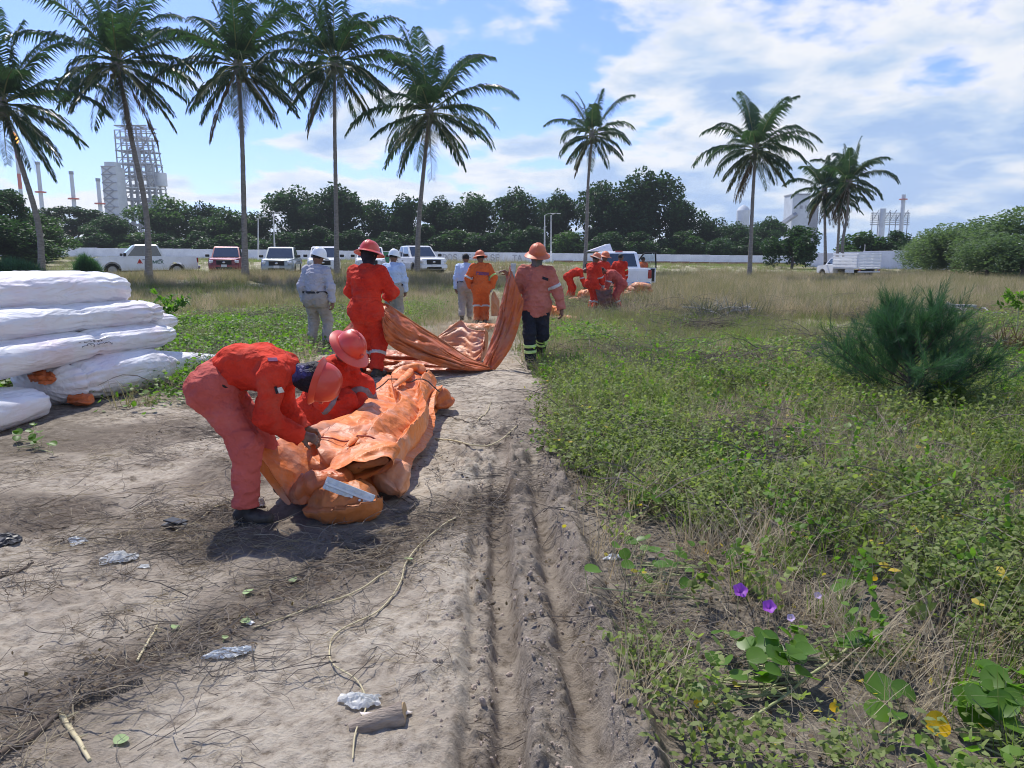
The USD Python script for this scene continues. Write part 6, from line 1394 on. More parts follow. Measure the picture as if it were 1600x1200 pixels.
def shrublet(r, stems=11, h=.20, spread=.2, nl=8, ll=.026, wl=.014, lean=1.0):
    lv, tw = MB(), MB()
    for _ in range(stems):
        a = r.uniform(0, 6.28); q = r.uniform(.3, 1) * spread; H = h * r.uniform(.5, 1.1)
        c = curve([(0 + r.normal(0, .03), r.normal(0, .03), -.01), (math.cos(a) * q * .45, math.sin(a) * q * .45, H * .6), (math.cos(a) * q, math.sin(a) * q, H)], 6)
        tw.tube(c, np.linspace(.0022, .0010, 6), 3, False)
        k = nl + int(r.integers(-2, 3)); i = r.uniform(1.2, 5, k); p = np.array([c[int(x)] + (c[min(5, int(x) + 1)] - c[int(x)]) * (x % 1) for x in i])
        d = r.normal(size=(k, 3)); d[:, 2] = d[:, 2] * .5 + .25; d /= np.linalg.norm(d, axis=1, keepdims=True); up = r.normal(size=(k, 3)) * .5 + [0, 0, 1]
        lv.add(*leaves(p, d, up, ll * r.uniform(.6, 1.3, k), wl * r.uniform(.7, 1.2, k)))
    return lv.get(), tw.get()
def tangle(r, n=26, rad=.3, h=.10, th=.0016):
    m = MB()
    for _ in range(n):
        a, b = r.uniform(0, 6.28), r.normal(0, .9); p = np.array([r.normal(0, rad * .4), r.normal(0, rad * .4), r.uniform(0, h)]); l = r.uniform(.12, .45) * rad / .3; pts = [p]
        for k in range(4):
            p = p + np.array([math.cos(a), math.sin(a), r.normal(0, .25)]) * l / 4; a += r.normal(0, .45); p[2] = np.clip(p[2], 0, h * 1.4); pts.append(p)
        m.tube(pts, np.linspace(1.2, .5, 5) * th * r.uniform(.6, 1.5), 3, False)
    return m.get()
def creeper(r, n=46, rad=.28, h=.09, ll=.045, wl=.034):
    a = r.uniform(0, 6.28, n); q = rad * np.sqrt(r.uniform(0, 1, n)); c = np.stack([np.cos(a) * q, np.sin(a) * q, r.uniform(.01, h, n)], 1)
    d = r.normal(size=(n, 3)); d[:, 2] = d[:, 2] * .35 + .12; d /= np.linalg.norm(d, axis=1, keepdims=True); up = r.normal(size=(n, 3)) * .35 + [0, 0, 1]
    return leaves(c, d, up, ll * r.uniform(.6, 1.25, n), wl * r.uniform(.7, 1.2, n))
def litter(r, n=40, rad=.3):
    a = r.uniform(0, 6.28, n); q = rad * np.sqrt(r.uniform(0, 1, n)); c = np.stack([np.cos(a) * q, np.sin(a) * q, r.uniform(.002, .03, n)], 1); d = r.normal(size=(n, 3)); d[:, 2] *= .25; d /= np.linalg.norm(d, axis=1, keepdims=True)
    return leaves(c, d, r.normal(size=(n, 3)) * .4 + [0, 0, 1], .03 * r.uniform(.5, 1.4, n), .012 * r.uniform(.6, 1.6, n))
S1, S2, S3 = shrublet(vr), shrublet(vr, 14, .26, .26, 9, .024, .013), shrublet(vr, 8, .15, .16, 7, .030, .017)
protos = {'sage': [(S1[0], sage), (S2[0], sage), (S3[0], sage)], 'twig': [(S1[1], dry_twig), (tangle(vr), dry_twig), (tangle(vr, 20, .34, .16, .0022), dry_twig), (tangle(vr, 34, .26, .05), dry_twig)],
          'straw': [(blades(26, .22, .10, .004, vr, 1.2), pale_straw), (blades(34, .34, .12, .0042, vr, .9), pale_straw), (tangle(vr, 24, .28, .07, .0013), pale_straw)],
          'green': [(blades(30, .20, .09, .005, vr, .8), grass_green), (blades(24, .32, .08, .0055, vr, .7), grass_green)], 'lime': [(creeper(vr), lime), (creeper(vr, 40, .34, .14, .038, .027), lime)], 'litter': [(litter(vr), brown_leaf)], 'sand_twig': [(tangle(vr, 14, .3, .03, .0016), dry_twig), (tangle(vr, 9, .34, .05, .0022), dry_twig), (tangle(vr, 20, .22, .04, .0014), dry_twig)], 'yellowing': [(creeper(vr, 7, .3, .16, .04, .022), yellowing), (shrublet(vr, 6, .3, .2, 7, .042, .026)[0], sage), (shrublet(vr, 5, .34, .18, 8, .046, .03)[0], lime)], 'lying': [(tangle(vr, 16, .26, .03, .0014), pale_straw), (tangle(vr, 10, .30, .04, .0018), pale_straw), (tangle(vr, 22, .2, .05, .0012), brown_leaf), (tangle(vr, 14, .22, .03, .0016), pale_straw)],
          'mixed': [(blades(46, .34, .26, .009, vr, .8), grass_mixed), (blades(46, .26, .3, .009, vr, 1.0), grass_green)], 'tall': [(blades(64, .62, .30, .010, vr, .75), pale_straw), (blades(70, .75, .34, .010, vr, .65), grass_mixed), (blades(60, .5, .34, .010, vr, 1.0), pale_straw)],
          'weed': [(creeper(vr, 70, .55, .32, .075, .05), lime), (creeper(vr, 60, .5, .42, .06, .04), sage)]}
def scatter(n, ylo, yhi, xlo, xhi, dens, fan=.92):
    """random points in view, kept with probability dens(x, y)"""
    y = np.sqrt(vr.uniform(ylo ** 2, yhi ** 2, n)); x = vr.uniform(np.maximum(xlo, -fan * y - 1), np.minimum(xhi, fan * y + 1))
    ok = np.minimum(xhi, fan * y + 1) > np.maximum(xlo, -fan * y - 1); x, y = x[ok], y[ok]; keep = vr.uniform(0, 1, len(x)) < dens(x, y); return x[keep], y[keep]
GAPS = [(1130, 488, 1.3), (1505, 476, 1.3), (1558, 548, .7), (1112, 570, .7), (1012, 880, .30), (1052, 925, .22), (1008, 815, .25), (1205, 1075, .34), (1255, 1035, .24), (1388, 1125, .22), (1560, 1140, .26), (1325, 930, .18), (1352, 800, .2), (1325, 690, .3), (1556, 775, .2), (1464, 1162, .10), (1363, 921, .08), (1151, 955, .10), (1198, 982, .10), (1098, 579, .3), (1452, 714, .15), (1350, 687, .15)]
GAPS = [(*on_ground(a, b)[:2], r) for a, b, r in GAPS]
def gap(x, y):
    k = np.ones(np.shape(x), bool)
    for a, b, r in GAPS:
        d = np.hypot((x - a) / r, (y - b + r * .6) / (r * 1.5)); k &= (d > 1) | (vr.uniform(0, 1, np.shape(x)) < .38)
    return k
def clear_of(x, y):
    """not under the bags, the bundle or the truck tyres"""
    return ~(((x < -4.25) & (y < 10.7) & (x > -6.3)) | ((x > -1.75) & (x < -.75) & (y > 4.2) & (y < 8.6)))
def plant_field(name, kind, xy, smin, smax, label, cat, tilt=.12):
    x, y = xy; k = clear_of(x, y) & gap(x, y); x, y = x[k], y[k]; n = len(x)
    instancer(name, protos[kind], np.stack([x, y, G(x, y) - .004], 1), spin(n, vr, tilt), vr.uniform(smin, smax, n), vr.integers(0, len(protos[kind]), n), 'stuff', label, cat); return n
pat = lambda f, s, a=.45, b=.58: (lambda x, y: sstep(a, b, n2(x, y, f, s)))
V_ = veg_mask
near_r = lambda x, y: V_(x, y) * (x > .2)
# close right side: silvery shrublets, dead twigs, grass
plant_field('silvery_shrublets', 'sage', scatter(9000, 1.7, 10.5, .25, 9, lambda x, y: near_r(x, y) * (.04 + .96 * pat(.85, 61, .45, .56)(x, y) * (.55 + .45 * pat(.38, 57, .44, .54)(x, y))) * .78), .8, 1.5, 'low silvery-green shrublets covering the ground right of the track', 'ground cover')
plant_field('dead_twigs', 'twig', scatter(8500, 1.7, 12, .2, 11, lambda x, y: near_r(x, y) * (.10 + .6 * pat(.7, 58, .44, .58)(x, y)) * .42), .7, 1.4, 'tangled dead grey twigs among the low plants', 'dead twigs')
plant_field('straw_tufts', 'straw', scatter(5200, 1.7, 13, .2, 12, lambda x, y: near_r(x, y) * (.25 + .75 * pat(1.1, 62, .44, .56)(x, y)) * .85), .6, 1.2, 'pale dry grass tufts right of the track', 'dry grass')
plant_field('green_grass', 'green', scatter(4200, 1.7, 13, .2, 12, lambda x, y: near_r(x, y) * (.12 + .88 * pat(.9, 63, .45, .57)(x, y)) * .75), .6, 1.25, 'green grass tufts among the shrublets', 'grass')
plant_field('leafy_creepers', 'lime', scatter(3600, 2.6, 16, .3, 16, lambda x, y: near_r(x, y) * pat(.55, 64, .47, .56)(x, y) * (.35 + .65 * sstep(4.5, 8, y)) * .95), .7, 1.3, 'bright green creeping leaves in patches on the right', 'ground cover')
plant_field('broad_leaved_weeds', 'yellowing', scatter(2600, 1.7, 11, .3, 10, lambda x, y: near_r(x, y) * .42), .6, 1.2, 'taller broad-leaved and yellowing weeds among the shrublets', 'weeds')
plant_field('fallen_leaves', 'litter', scatter(2600, 1.6, 9, .2, 8, lambda x, y: near_r(x, y) * .5), .6, 1.2, 'brown and yellow fallen leaves between the plants', 'leaf litter')
# middle distance, right
mid = lambda x, y: (x > .1 - .35 * sstep(9, 22, y) - .2) * 1.0
plant_field('mixed_grass', 'mixed', scatter(9000, 9.5, 30, .2, 30, lambda x, y: mid(x, y) * V_(x, y) * (.3 + .7 * pat(.35, 65, .42, .55)(x, y)) * .75), .6, 1.25, 'mixed green and straw grass in the middle of the field', 'grass')
plant_field('green_weeds', 'weed', scatter(3200, 9, 27, .6, 26, lambda x, y: mid(x, y) * pat(.28, 66, .49, .58)(x, y) * .8), .6, 1.1, 'leafy green weeds in patches across the field', 'ground cover')
plant_field('brown_brush', 'twig', scatter(5200, 9, 26, .4, 24, lambda x, y: mid(x, y) * pat(.25, 67, .48, .58)(x, y) * .6 * ((x > 1.6) | (y > 14))), 1.0, 2.0, 'brown dead brush in patches across the field', 'dead brush')
plant_field('tall_dry_grass', 'tall', scatter(15000, 20, 62, 2.2, 55, lambda x, y: sstep(1.0, 6, x - .02 * y) * (.4 + .6 * pat(.16, 68, .40, .52)(x, y)) * .9), .55, 1.2, 'tall pale dry grass in a band across the right of the field', 'dry grass')
# left side and far field
lf = lambda x, y: (x < -3.2) * V_(x, y)
plant_field('green_cover', 'lime', scatter(5200, 8.2, 19, -20, -2.6, lambda x, y: (x < -3.3 + .1 * (y - 10)) * V_(x, y) * (.35 + .65 * pat(.4, 69, .40, .52)(x, y))), 1.1, 2.1, 'bright green ground cover behind the white bags', 'ground cover')
plant_field('green_weed_clumps', 'weed', scatter(4200, 8.5, 24, -24, -2.2, lambda x, y: (x < -3.4 + .12 * (y - 10)) * pat(.35, 70, .46, .56)(x, y) * .75), .45, .9, 'leafy green weeds left of the track', 'ground cover')
plant_field('verge_grass', 'mixed', scatter(6500, 8, 34, -34, -1.5, lambda x, y: V_(x, y) * (x < -3 + .16 * sstep(10, 30, y) * 20) * (.3 + .7 * pat(.4, 71, .42, .56)(x, y)) * .8), .6, 1.2, 'rough grass left of the track', 'grass')
plant_field('left_dry_grass', 'tall', scatter(5200, 19, 44, -40, -1.0, lambda x, y: (.08 + .92 * pat(.18, 72, .47, .57)(x, y)) * .6 * (1 - .8 * sstep(-9, -3, x) * (y < 30))), .5, 1.05, 'dry grass between the track and the palms', 'dry grass')
plant_field('left_brush', 'twig', scatter(1800, 7, 22, -18, -3.4, lambda x, y: V_(x, y) * .45), .8, 1.7, 'dead brush left of the track', 'dead brush')
plant_field('track_grass', 'straw', scatter(4200, 9.5, 30, -4.2, 2.0, lambda x, y: sstep(9, 14, y + 4 * (n2(x, y, .7, 73) - .5)) * .55), .6, 1.2, 'short dry grass on the far part of the track', 'dry grass')
plant_field('far_grass', 'mixed', scatter(11000, 28, 118, -75, 60, lambda x, y: (.25 + .75 * pat(.12, 74, .42, .56)(x, y)) * .7), .9, 1.9, 'rough grass of the far field', 'grass')
plant_field('car_park_grass', 'tall', scatter(4200, 33, 45, -30, 4, lambda x, y: (.3 + .7 * pat(.3, 79, .42, .54)(x, y)) * .8), .5, .95, 'dry grass standing in front of the parked pickups', 'dry grass')
# debris on the sand
strip = lambda x, y: np.clip(np.exp(-((x + .62 + .62 * (4.2 - y)) / .30) ** 2) * (y < 5.4) + .9 * np.exp(-(((x + 1.65) / .85) ** 2 + ((y - 4.3) / .5) ** 2)), 0, 1)
lefts = lambda x, y: (x < -.25) * (1 - V_(x, y))
plant_field('sand_straw', 'lying', scatter(2600, 1.7, 9, -4.6, -.1, lambda x, y: lefts(x, y) * np.clip(.05 + .75 * strip(x, y) + .45 * pat(1.2, 75, .52, .64)(x, y), 0, 1) * .8), .45, 1.05, 'dry grass stalks strewn over the sand', 'dry grass', .08)
plant_field('sand_twigs', 'sand_twig', scatter(6000, 1.7, 10, -4.8, .4, lambda x, y: (1 - V_(x, y)) * np.clip(.05 + .85 * strip(x, y) + .55 * pat(1.0, 76, .52, .64)(x, y) * (x < -.9), 0, 1) * .62), .45, 1.1, 'dark twigs and roots strewn over the sand', 'dead twigs', .1)
plant_field('sand_leaves', 'litter', scatter(700, 1.7, 8, -4, .3, lambda x, y: (1 - V_(x, y)) * (.08 + .6 * strip(x, y)) * .5), .5, 1.0, 'small dead leaves on the sand', 'leaf litter')
# soil clods thrown up beside the wheel ruts
clod_mat = mat('soil_clod', (.26, .21, .17), (.42, .35, .29), .95, 14.0, .6, 60, coord='world')
clods = []
for k in range(5):
    s = trimesh.creation.icosphere(2, 1.0); v = np.array(s.vertices); v = v * (.65 + .7 * noise(v * 1.7 + k * 5, k))[:, None] * [1.2, .9, .7]; clods.append(((v, np.array(s.faces)), clod_mat))
n = 2000; y = 1.6 * np.exp(vr.uniform(0, 1, n) * math.log(8.6 / 1.6)); cx_ = vr.choice([-.15, -.12, .06, .10, .15, .33, .37, .42, -.3], n, p=[.12, .1, .14, .16, .12, .12, .1, .08, .06]); wob_ = (n2(y, y * 0, .8, 9) - .5) * .10
x = cx_ + vr.normal(0, .03, n) - wob_ - .018 * (y - 3)
n_sc = 120; x2 = vr.uniform(-4, .3, n_sc); y2 = 1.6 * np.exp(vr.uniform(0, 1, n_sc) * math.log(5.5)); x = np.concatenate([x, x2]); y = np.concatenate([y, y2])
sz = np.concatenate([vr.gamma(1.3, .0022, n), vr.gamma(1.1, .0016, n_sc)]) + .0012; sz = np.minimum(sz, .020)
instancer('soil_clods', clods, np.stack([x, y, G(x, y) + sz * .15], 1), spin(len(x), vr, 1.5), sz, vr.integers(0, 5, len(x)), 'stuff', 'loose clods of sandy soil along the wheel ruts', 'soil clods')

# ------------------------------------------------------------------ single plants
needle = leaf_mat('needle', [(.035, .09, .05), (.055, .125, .07), (.085, .165, .095), (.14, .21, .14)], .4, .6); twig_bark = mat('twig_bark', (.06, .05, .04), (.11, .09, .075), .9, 12.0)
def she_oak():
    r = np.random.default_rng(5); b = gz(*on_ground(1418, 636)[:2]); t = thing('she_oak_sapling', 'bushy dark green needle-leaved sapling standing in the weeds at right', 'sapling', b)
    top = .86; tr = curve([(0, 0, -.05), (.0, 0, .25), (-.02, .02, .55), (.01, 0, top)], 20); obj('trunk', tube(tr, np.linspace(.026, .005, 20), 7), twig_bark, t, smooth=60)
    nb = 36
    for k in range(nb):
        u = (k + .3) / nb; z = .06 + .66 * u ** 1.1; az = k * 2.4 + r.normal(0, .25); l = (1.06 - .62 * u) * r.uniform(.85, 1.08); e = .22 + .80 * u + r.normal(0, .08)
        d = np.array([math.cos(az) * math.cos(e), math.sin(az) * math.cos(e), math.sin(e)]); o = np.array([0, 0, z])
        c = curve([o, o + d * l * .5 + [0, 0, -.02], o + d * l * .98 + np.array([0, 0, .10 * l])], 12); br = obj('branch', tube(c, np.linspace(.010, .002, 12), 5), twig_bark, t, smooth=60)
        nsub = int(12 + 15 * l); P_, D_, tw_ = [], [], MB()
        for q in range(nsub):
            f0 = r.uniform(.16, 1) ** .8 * 11; j = min(int(f0), 10); p0 = c[j] * (1 - f0 + j) + c[j + 1] * (f0 - j); d0 = unit(d * .6 + r.normal(0, .55, 3) + [0, 0, .35]); l0 = r.uniform(.16, .34) * (.6 + .5 * l)
            c0 = curve([p0, p0 + d0 * l0 * .5 + [0, 0, .01], p0 + d0 * l0 + [0, 0, .05]], 8); tw_.tube(c0, np.linspace(.0022, .0010, 8), 3, False); k2 = 58; i2 = r.uniform(0, 6.99, k2); j2 = i2.astype(int)
            P_.append(c0[j2] + (c0[j2 + 1] - c0[j2]) * (i2 - j2)[:, None]); D_.append(np.repeat(d0[None], k2, 0))
        p = np.vstack(P_); nn = len(p); dd = np.vstack(D_) * .9 + r.normal(size=(nn, 3)) * .42 + [0, 0, .30]; dd /= np.linalg.norm(dd, axis=1, keepdims=True); L_ = r.uniform(.06, .17, nn)[:, None]; w = np.cross(dd, r.normal(size=(nn, 3))); w /= np.linalg.norm(w, axis=1, keepdims=True); w *= .0011
        m_ = p + dd * L_ * .5 + r.normal(0, .004, (nn, 3)); e_ = p + dd * L_ - np.array([0, 0, .3]) * L_ * L_ * 3; obj('branchlets', tw_.get(), twig_bark, br)
        V = np.stack([p - w, p + w, m_ + w, m_ - w, e_], 1).reshape(-1, 3); ff = (np.arange(nn)[:, None, None] * 5 + np.array([[0, 1, 2], [0, 2, 3], [3, 2, 4]])[None]).reshape(-1, 3)
        obj('needles', (V, ff), needle, br)
she_oak()
glossy = leaf_mat('glossy_leaf', [(.08, .17, .022), (.12, .23, .03), (.17, .29, .04), (.26, .35, .07)], .5, .42, .4)
vine_mat = mat('vine_stem', (.27, .30, .13), (.36, .36, .19), .6, 12.0); vine_dry = mat('dry_vine', (.42, .36, .22), (.50, .44, .28), .8, 12.0)
def round_leaf(c, d, up, s, notch=.12, fold=.25):
    """broad rounded leaf with a notch at the tip, folded along its midrib"""
    d = unit(d); w = unit(np.cross(d, up)); n_ = np.cross(w, d); k = 15; a = np.linspace(-math.pi, math.pi, k); rr = np.ones(k)
    u = .5 - .52 * np.cos(a); q = .48 * np.sin(a); u = u - notch * np.exp(-(a / .35) ** 2) * 0 ; u = np.where(np.abs(np.abs(a)) < .5, u, u); u = .5 + .5 * np.cos(a); tip = np.exp(-(a / .32) ** 2); u = u - notch * tip
    V = c + s * (u[:, None] * d + q[:, None] * w + (fold * np.abs(q) - .10 * u ** 2)[:, None] * n_); mid = c + s * (np.array([.15, .5, .85])[:, None] * d + (-.10 * np.array([.15, .5, .85]) ** 2)[:, None] * n_)
    V = np.vstack([V, mid]); f = []
    for i in range(k - 1):
        m = k + (0 if u[i] < .33 else 1 if u[i] < .68 else 2); m2 = k + (0 if u[i + 1] < .33 else 1 if u[i + 1] < .68 else 2)
        f.append([m, i, i + 1]); 
        if m != m2: f.append([m, i + 1, m2])
    return V, np.array(f)
def vine(label, spots, seed, size=.06, h=.10, runner=None, m=None, cat='vine', name='beach_vine'):
    """creeping vine with big round leaves; spots: (px, py) in the photograph, one leaf each"""
    r = np.random.default_rng(seed); g = [on_ground(*s[:2]) for s in spots]; b = np.mean(g, 0); t = thing(name, label, cat, b)
    order = np.argsort([q[1] for q in g]); 
    pts = np.array([[g[i][0] + r.normal(0, .01), g[i][1] + r.normal(0, .01), float(G(g[i][0], g[i][1])) + .015 + r.uniform(0, .01)] for i in order]) - b
    obj('stem', tube(curve(pts, max(12, len(pts) * 4)), .0035, 5), vine_mat, t, smooth=60)
    for q, s in zip(g, spots):
        hh = r.uniform(.45, 1) * h + .03; p = np.array([q[0], q[1], float(G(q[0], q[1])) + hh]) - b; az = r.uniform(0, 6.28); sc = size * r.uniform(.75, 1.2) * (s[2] if len(s) > 2 else 1)
        d = np.array([math.cos(az), math.sin(az), r.normal(.15, .3)]); up = np.array([r.normal(0, .35), r.normal(-.15, .35), 1])
        lf_ = obj('leaf', round_leaf(p - unit(d) * sc * .5, d, up, sc, .10, r.uniform(.1, .45)), m or glossy, t, smooth=True)
        obj('leaf_stalk', tube([(p[0] - d[0] * sc * .5, p[1] - d[1] * sc * .5, p[2] - d[2] * sc * .5), (p[0] + r.normal(0, .02), p[1] + .01, -.01 + p[2] - hh)], .0018, 4), vine_mat, lf_)
    return t
def around(px, py, n, rx, ry, seed):
    r = np.random.default_rng(seed); return [(px + r.normal(0, rx), py + r.normal(0, ry), r.uniform(.7, 1.25)) for _ in range(n)]
vine('glossy round-leaved vine along the edge of the right wheel rut', [(962, 890), (975, 905), (985, 876), (1000, 880), (1008, 868), (1012, 884), (1022, 895), (1030, 922), (1046, 925), (1055, 905), (1068, 940), (1092, 945), (990, 806), (1005, 812), (1012, 800), (1024, 816), (978, 828)] + around(1030, 915, 14, 40, 22, 61) + around(1000, 808, 7, 18, 8, 62), 1, .066, .12)
vine('large glossy round-leaved vine below the two purple flowers', around(1200, 1072, 26, 48, 26, 2) + [(1195, 1055, 1.5), (1215, 1078, 1.3), (1240, 1085, 1.3), (1258, 1096, 1.4)], 2, .075, .12)
vine('bright green vine leaves beside the purple flowers', around(1255, 1030, 11, 34, 12, 3), 3, .055, .10)
vine('few very large round vine leaves left of the big yellow leaf', [(1376, 1110, 1.5), (1410, 1128, 1.35), (1368, 1150, 1.1), (1398, 1158, .9), (1340, 1050, 1.2), (1322, 1046, 1.1)], 4, .085, .10)
vine('dense clump of large round vine leaves in the lower right corner', around(1560, 1140, 34, 34, 22, 5) + [(1545, 1140, 1.5), (1590, 1120, 1.4)], 5, .082, .15)
vine('pair of folded round vine leaves under the small yellow leaf', [(1315, 938, 1.3), (1312, 952, 1.3), (1335, 920, .9), (1352, 902, .9), (1345, 915, .8)], 6, .07, .10)
vine('small bright lime-green plant in the middle of the right foreground', around(1352, 800, 14, 14, 9, 7), 7, .05, .10, m=lime)
vine('dark green leafy clump below the needle-leaved sapling', around(1325, 690, 18, 22, 10, 8), 8, .075, .13)
vine('single large dark leaf cluster at the right edge', around(1556, 775, 6, 12, 6, 9), 9, .075, .10)
vine('green leaf cluster in front of the white bags at the left edge', around(58, 700, 14, 26, 12, 10), 10, .075, .09)
def runner(label, pix, r0, m, lift=.012, name='vine_runner', cat='vine'):
    pts = [on_ground(*p) for p in pix]; pts = curve(pts, 80); pts[:, 2] = uniform_filter1d(maximum_filter1d(G(pts[:, 0], pts[:, 1]), 9, mode='nearest'), 11, mode='nearest') + lift * .5 + .006 * np.sin(np.arange(80) * .37) * min(1.0, np.ptp(pts[:, 1]) / 1.5) ** 2; b = pts.mean(0); t = thing(name, label, cat, b)
    obj('stem', tube(pts - b, np.linspace(r0, r0 * .6, 80), 6), m, t, smooth=60)
    for k in range(8, 80, 18): obj('side_root', tube([pts[k] - b, pts[k] - b + [random.uniform(-.05, .05), random.uniform(-.03, .03), .012]], [r0 * .6, r0 * .25], 4), m, t)
runner('long pale vine stem lying in a curve across the sand', [(712, 812), (690, 828), (655, 855), (634, 884), (625, 915), (590, 958), (530, 990), (516, 1010), (520, 1042), (560, 1070), (572, 1105), (556, 1150), (551, 1190)], .0048, vine_dry)
runner('thick pale green vine stem above the leaves at lower right', [(1345, 962), (1338, 990), (1325, 1010), (1322, 1028), (1300, 1044), (1270, 1065), (1240, 1092), (1205, 1118), (1160, 1150)], .0078, vine_mat, .07)
runner('dry stalk lying across the sand left of the pale vine', [(605, 898), (560, 925), (500, 948), (450, 965), (395, 985)], .0045, vine_dry)
stick_m = mat('stick', (.075, .058, .045), (.14, .11, .085), .9, 14.0)
for pix, lab_, rad in (([(680, 686), (700, 690), (735, 700), (765, 698), (790, 684), (808, 666)], 'curved dark stick lying on the pale sand beyond the bundle', .008), ([(746, 658), (760, 646), (768, 628)], 'short bent dark stick upright in the pale sand beyond the bundle', .006), ([(690, 650), (715, 658), (735, 664)], 'thin dark stick right of the back end of the bundle', .005),
                       ([(0, 1185), (40, 1165), (70, 1140), (95, 1118)], 'thick dark branch in the lower left corner', .013), ([(95, 1118), (118, 1155), (140, 1190)], 'pale broken branch in the lower left corner', .011), ([(600, 700 + 60), (640, 790)], 'short stick in the shade at the right foot of the bundle', .004),
                       ([(845, 705), (860, 690), (880, 678)], 'bent dark twig at the right edge of the track', .006), ([(275, 835), (330, 800), (352, 790)], 'pale straight twig beside the black wallet', .005), ([(0, 905), (30, 895), (52, 880)], 'dark stick at the left edge of the sand', .008), ([(215, 1035), (235, 1000), (248, 975)], 'forked dry stalk left of the grey plastic bag', .006)):
    runner(lab_, pix, rad, stick_m if 'pale' not in lab_ and 'dry' not in lab_ else vine_dry, .006, 'stick', 'stick')
petal = leaf_mat('petal', [(.36, .10, .52), (.42, .14, .60)], .3, .5, .2, (1.0, .8, 1.2)); pale_petal = leaf_mat('pale_petal', [(.48, .36, .62), (.55, .44, .68)], .3, .5)
def flower(px, py, label, s=.028, m=None):
    b = on_ground(px, py + 12); t = thing('vine_flower', label, 'flower', b); h = .12
    k = 25; a = np.linspace(0, 2 * np.pi, k)[:-1]; R = [.12, .22, .62, 1.0 + 0 * a]; V = []
    for u, q in ((0, .1), (.45, .2), (.8, .55), (1.0, 1.0)): V.append(np.stack([np.cos(a) * q * (1 + .10 * np.cos(5 * a) * u), np.sin(a) * q * (1 + .10 * np.cos(5 * a) * u), np.full(k - 1, u * 1.25 - .1 * (u > .9))], 1) * s)
    V = np.vstack(V); V = Rot.from_euler('xz', [.75, random.uniform(-.6, .6)]).apply(V) + [0, 0, h]; q = grid_faces(4, k - 1, True); obj('trumpet', (V, np.vstack([q[:, [0, 1, 2]], q[:, [0, 2, 3]]])), m or petal, t, smooth=True)
    obj('stalk', tube([(0, 0, 0), (.004, .002, h * .6), (0, 0, h)], .0018, 5), vine_mat, t)
flower(1151, 955, 'purple trumpet flower, the larger and left one of the pair', .032); flower(1198, 982, 'purple trumpet flower, the right one of the pair', .028); flower(1233, 999, 'faded small purple flower just below the pair', .016, pale_petal); flower(1273, 961, 'pale lilac flower right of the purple pair', .016, pale_petal); flower(1597, 1100, 'purple flower at the right edge above the dense leaves', .022)
yellow = leaf_mat('yellow_leaf', [(.74, .46, .02), (.80, .52, .03)], .3, .45); ylw = []
for px, py, s, lab_ in ((1464, 1162, .088, 'big bright yellow leaf near the lower right corner'), (1363, 921, .048, 'smaller yellow leaf on the vine left of the right edge'), (1090, 1127, .034, 'yellow-orange leaf low in the middle of the weeds'), (1103, 880, .030, 'yellow leaf standing above the shrublets near the rut'), (1302, 1132, .036, 'curled orange-brown leaf between the vines')):
    b = on_ground(px, py); t = thing('yellow_leaf', lab_, 'leaf', b); obj('blade', round_leaf(np.array([-s * .5, 0, .06]), (1, .1, .1), (-.1, -.75, .7), s, .02, .2), yellow, t, smooth=True); obj('leaf_stalk', tube([(-s * .5, 0, .06), (-s * .6, 0, 0)], .002, 4), vine_mat, t)
# sapling at the right edge, bush behind the bags, small needle bush, tussocks
def leafy_sapling(b, label, h, n, ls, seed, m, name='leafy_sapling', cat='sapling', wide=.4):
    r = np.random.default_rng(seed); t = thing(name, label, cat, b); obj('stem', tube(curve([(0, 0, -.05), (.02, 0, h * .5), (0, .02, h)], 12), np.linspace(.016, .006, 12) * (h / .9), 6), vine_mat, t, smooth=60)
    for k in range(n):
        az = k * 2.4 + r.normal(0, .3); e = r.uniform(-.1, .9); d = np.array([math.cos(az) * math.cos(e), math.sin(az) * math.cos(e), math.sin(e)]); o = np.array([0, 0, h * (1 - .55 * wide * r.uniform(0, 1))]); l = wide * h * r.uniform(.5, 1)
        br = obj('branch', tube([o, o + d * l * .6, o + d * l], [.006, .004, .002], 4), vine_mat, t); q = 14; i = r.uniform(.35, 1, q); p = o + d * (l * i)[:, None]; dd = r.normal(size=(q, 3)) + d; dd[:, 2] -= .1; dd /= np.linalg.norm(dd, axis=1, keepdims=True)
        obj('leaves', leaves(p, dd, r.normal(size=(q, 3)) * .4 + [0, 0, 1], ls * r.uniform(.7, 1.3, q), ls * .42 * r.uniform(.8, 1.2, q)), m, br)
leafy_sapling(gz(*at(1583, 552, 12.8)[:2]), 'thin-stemmed sapling with a light green leafy top at the right edge', 1.0, 16, .10, 31, lime)
leafy_sapling(gz(*at(265, 505, 17.0)[:2]), 'broad-leaved green bush in the grass behind the white bags', .62, 18, .15, 32, glossy, 'broad_leaved_bush', 'bush', .95)
leafy_sapling(gz(*on_ground(1480, 655)[:2]), 'small upright broad-leaved seedling at the foot of the needle-leaved sapling', .28, 9, .09, 33, grass_green, 'seedling', 'seedling', .7)
def tussock(px, py, Y, h, w, label, m, seed):
    b = gz(*at(px, py, Y)[:2]); r = np.random.default_rng(seed); t = thing('grass_tussock', label, 'grass tussock', b); obj('green_blades', blades(260, h, w * .45, .018, r, .55), m, t); obj('dry_blades', blades(140, h * 1.1, w * .45, .014, r, .7), pale_straw, t)
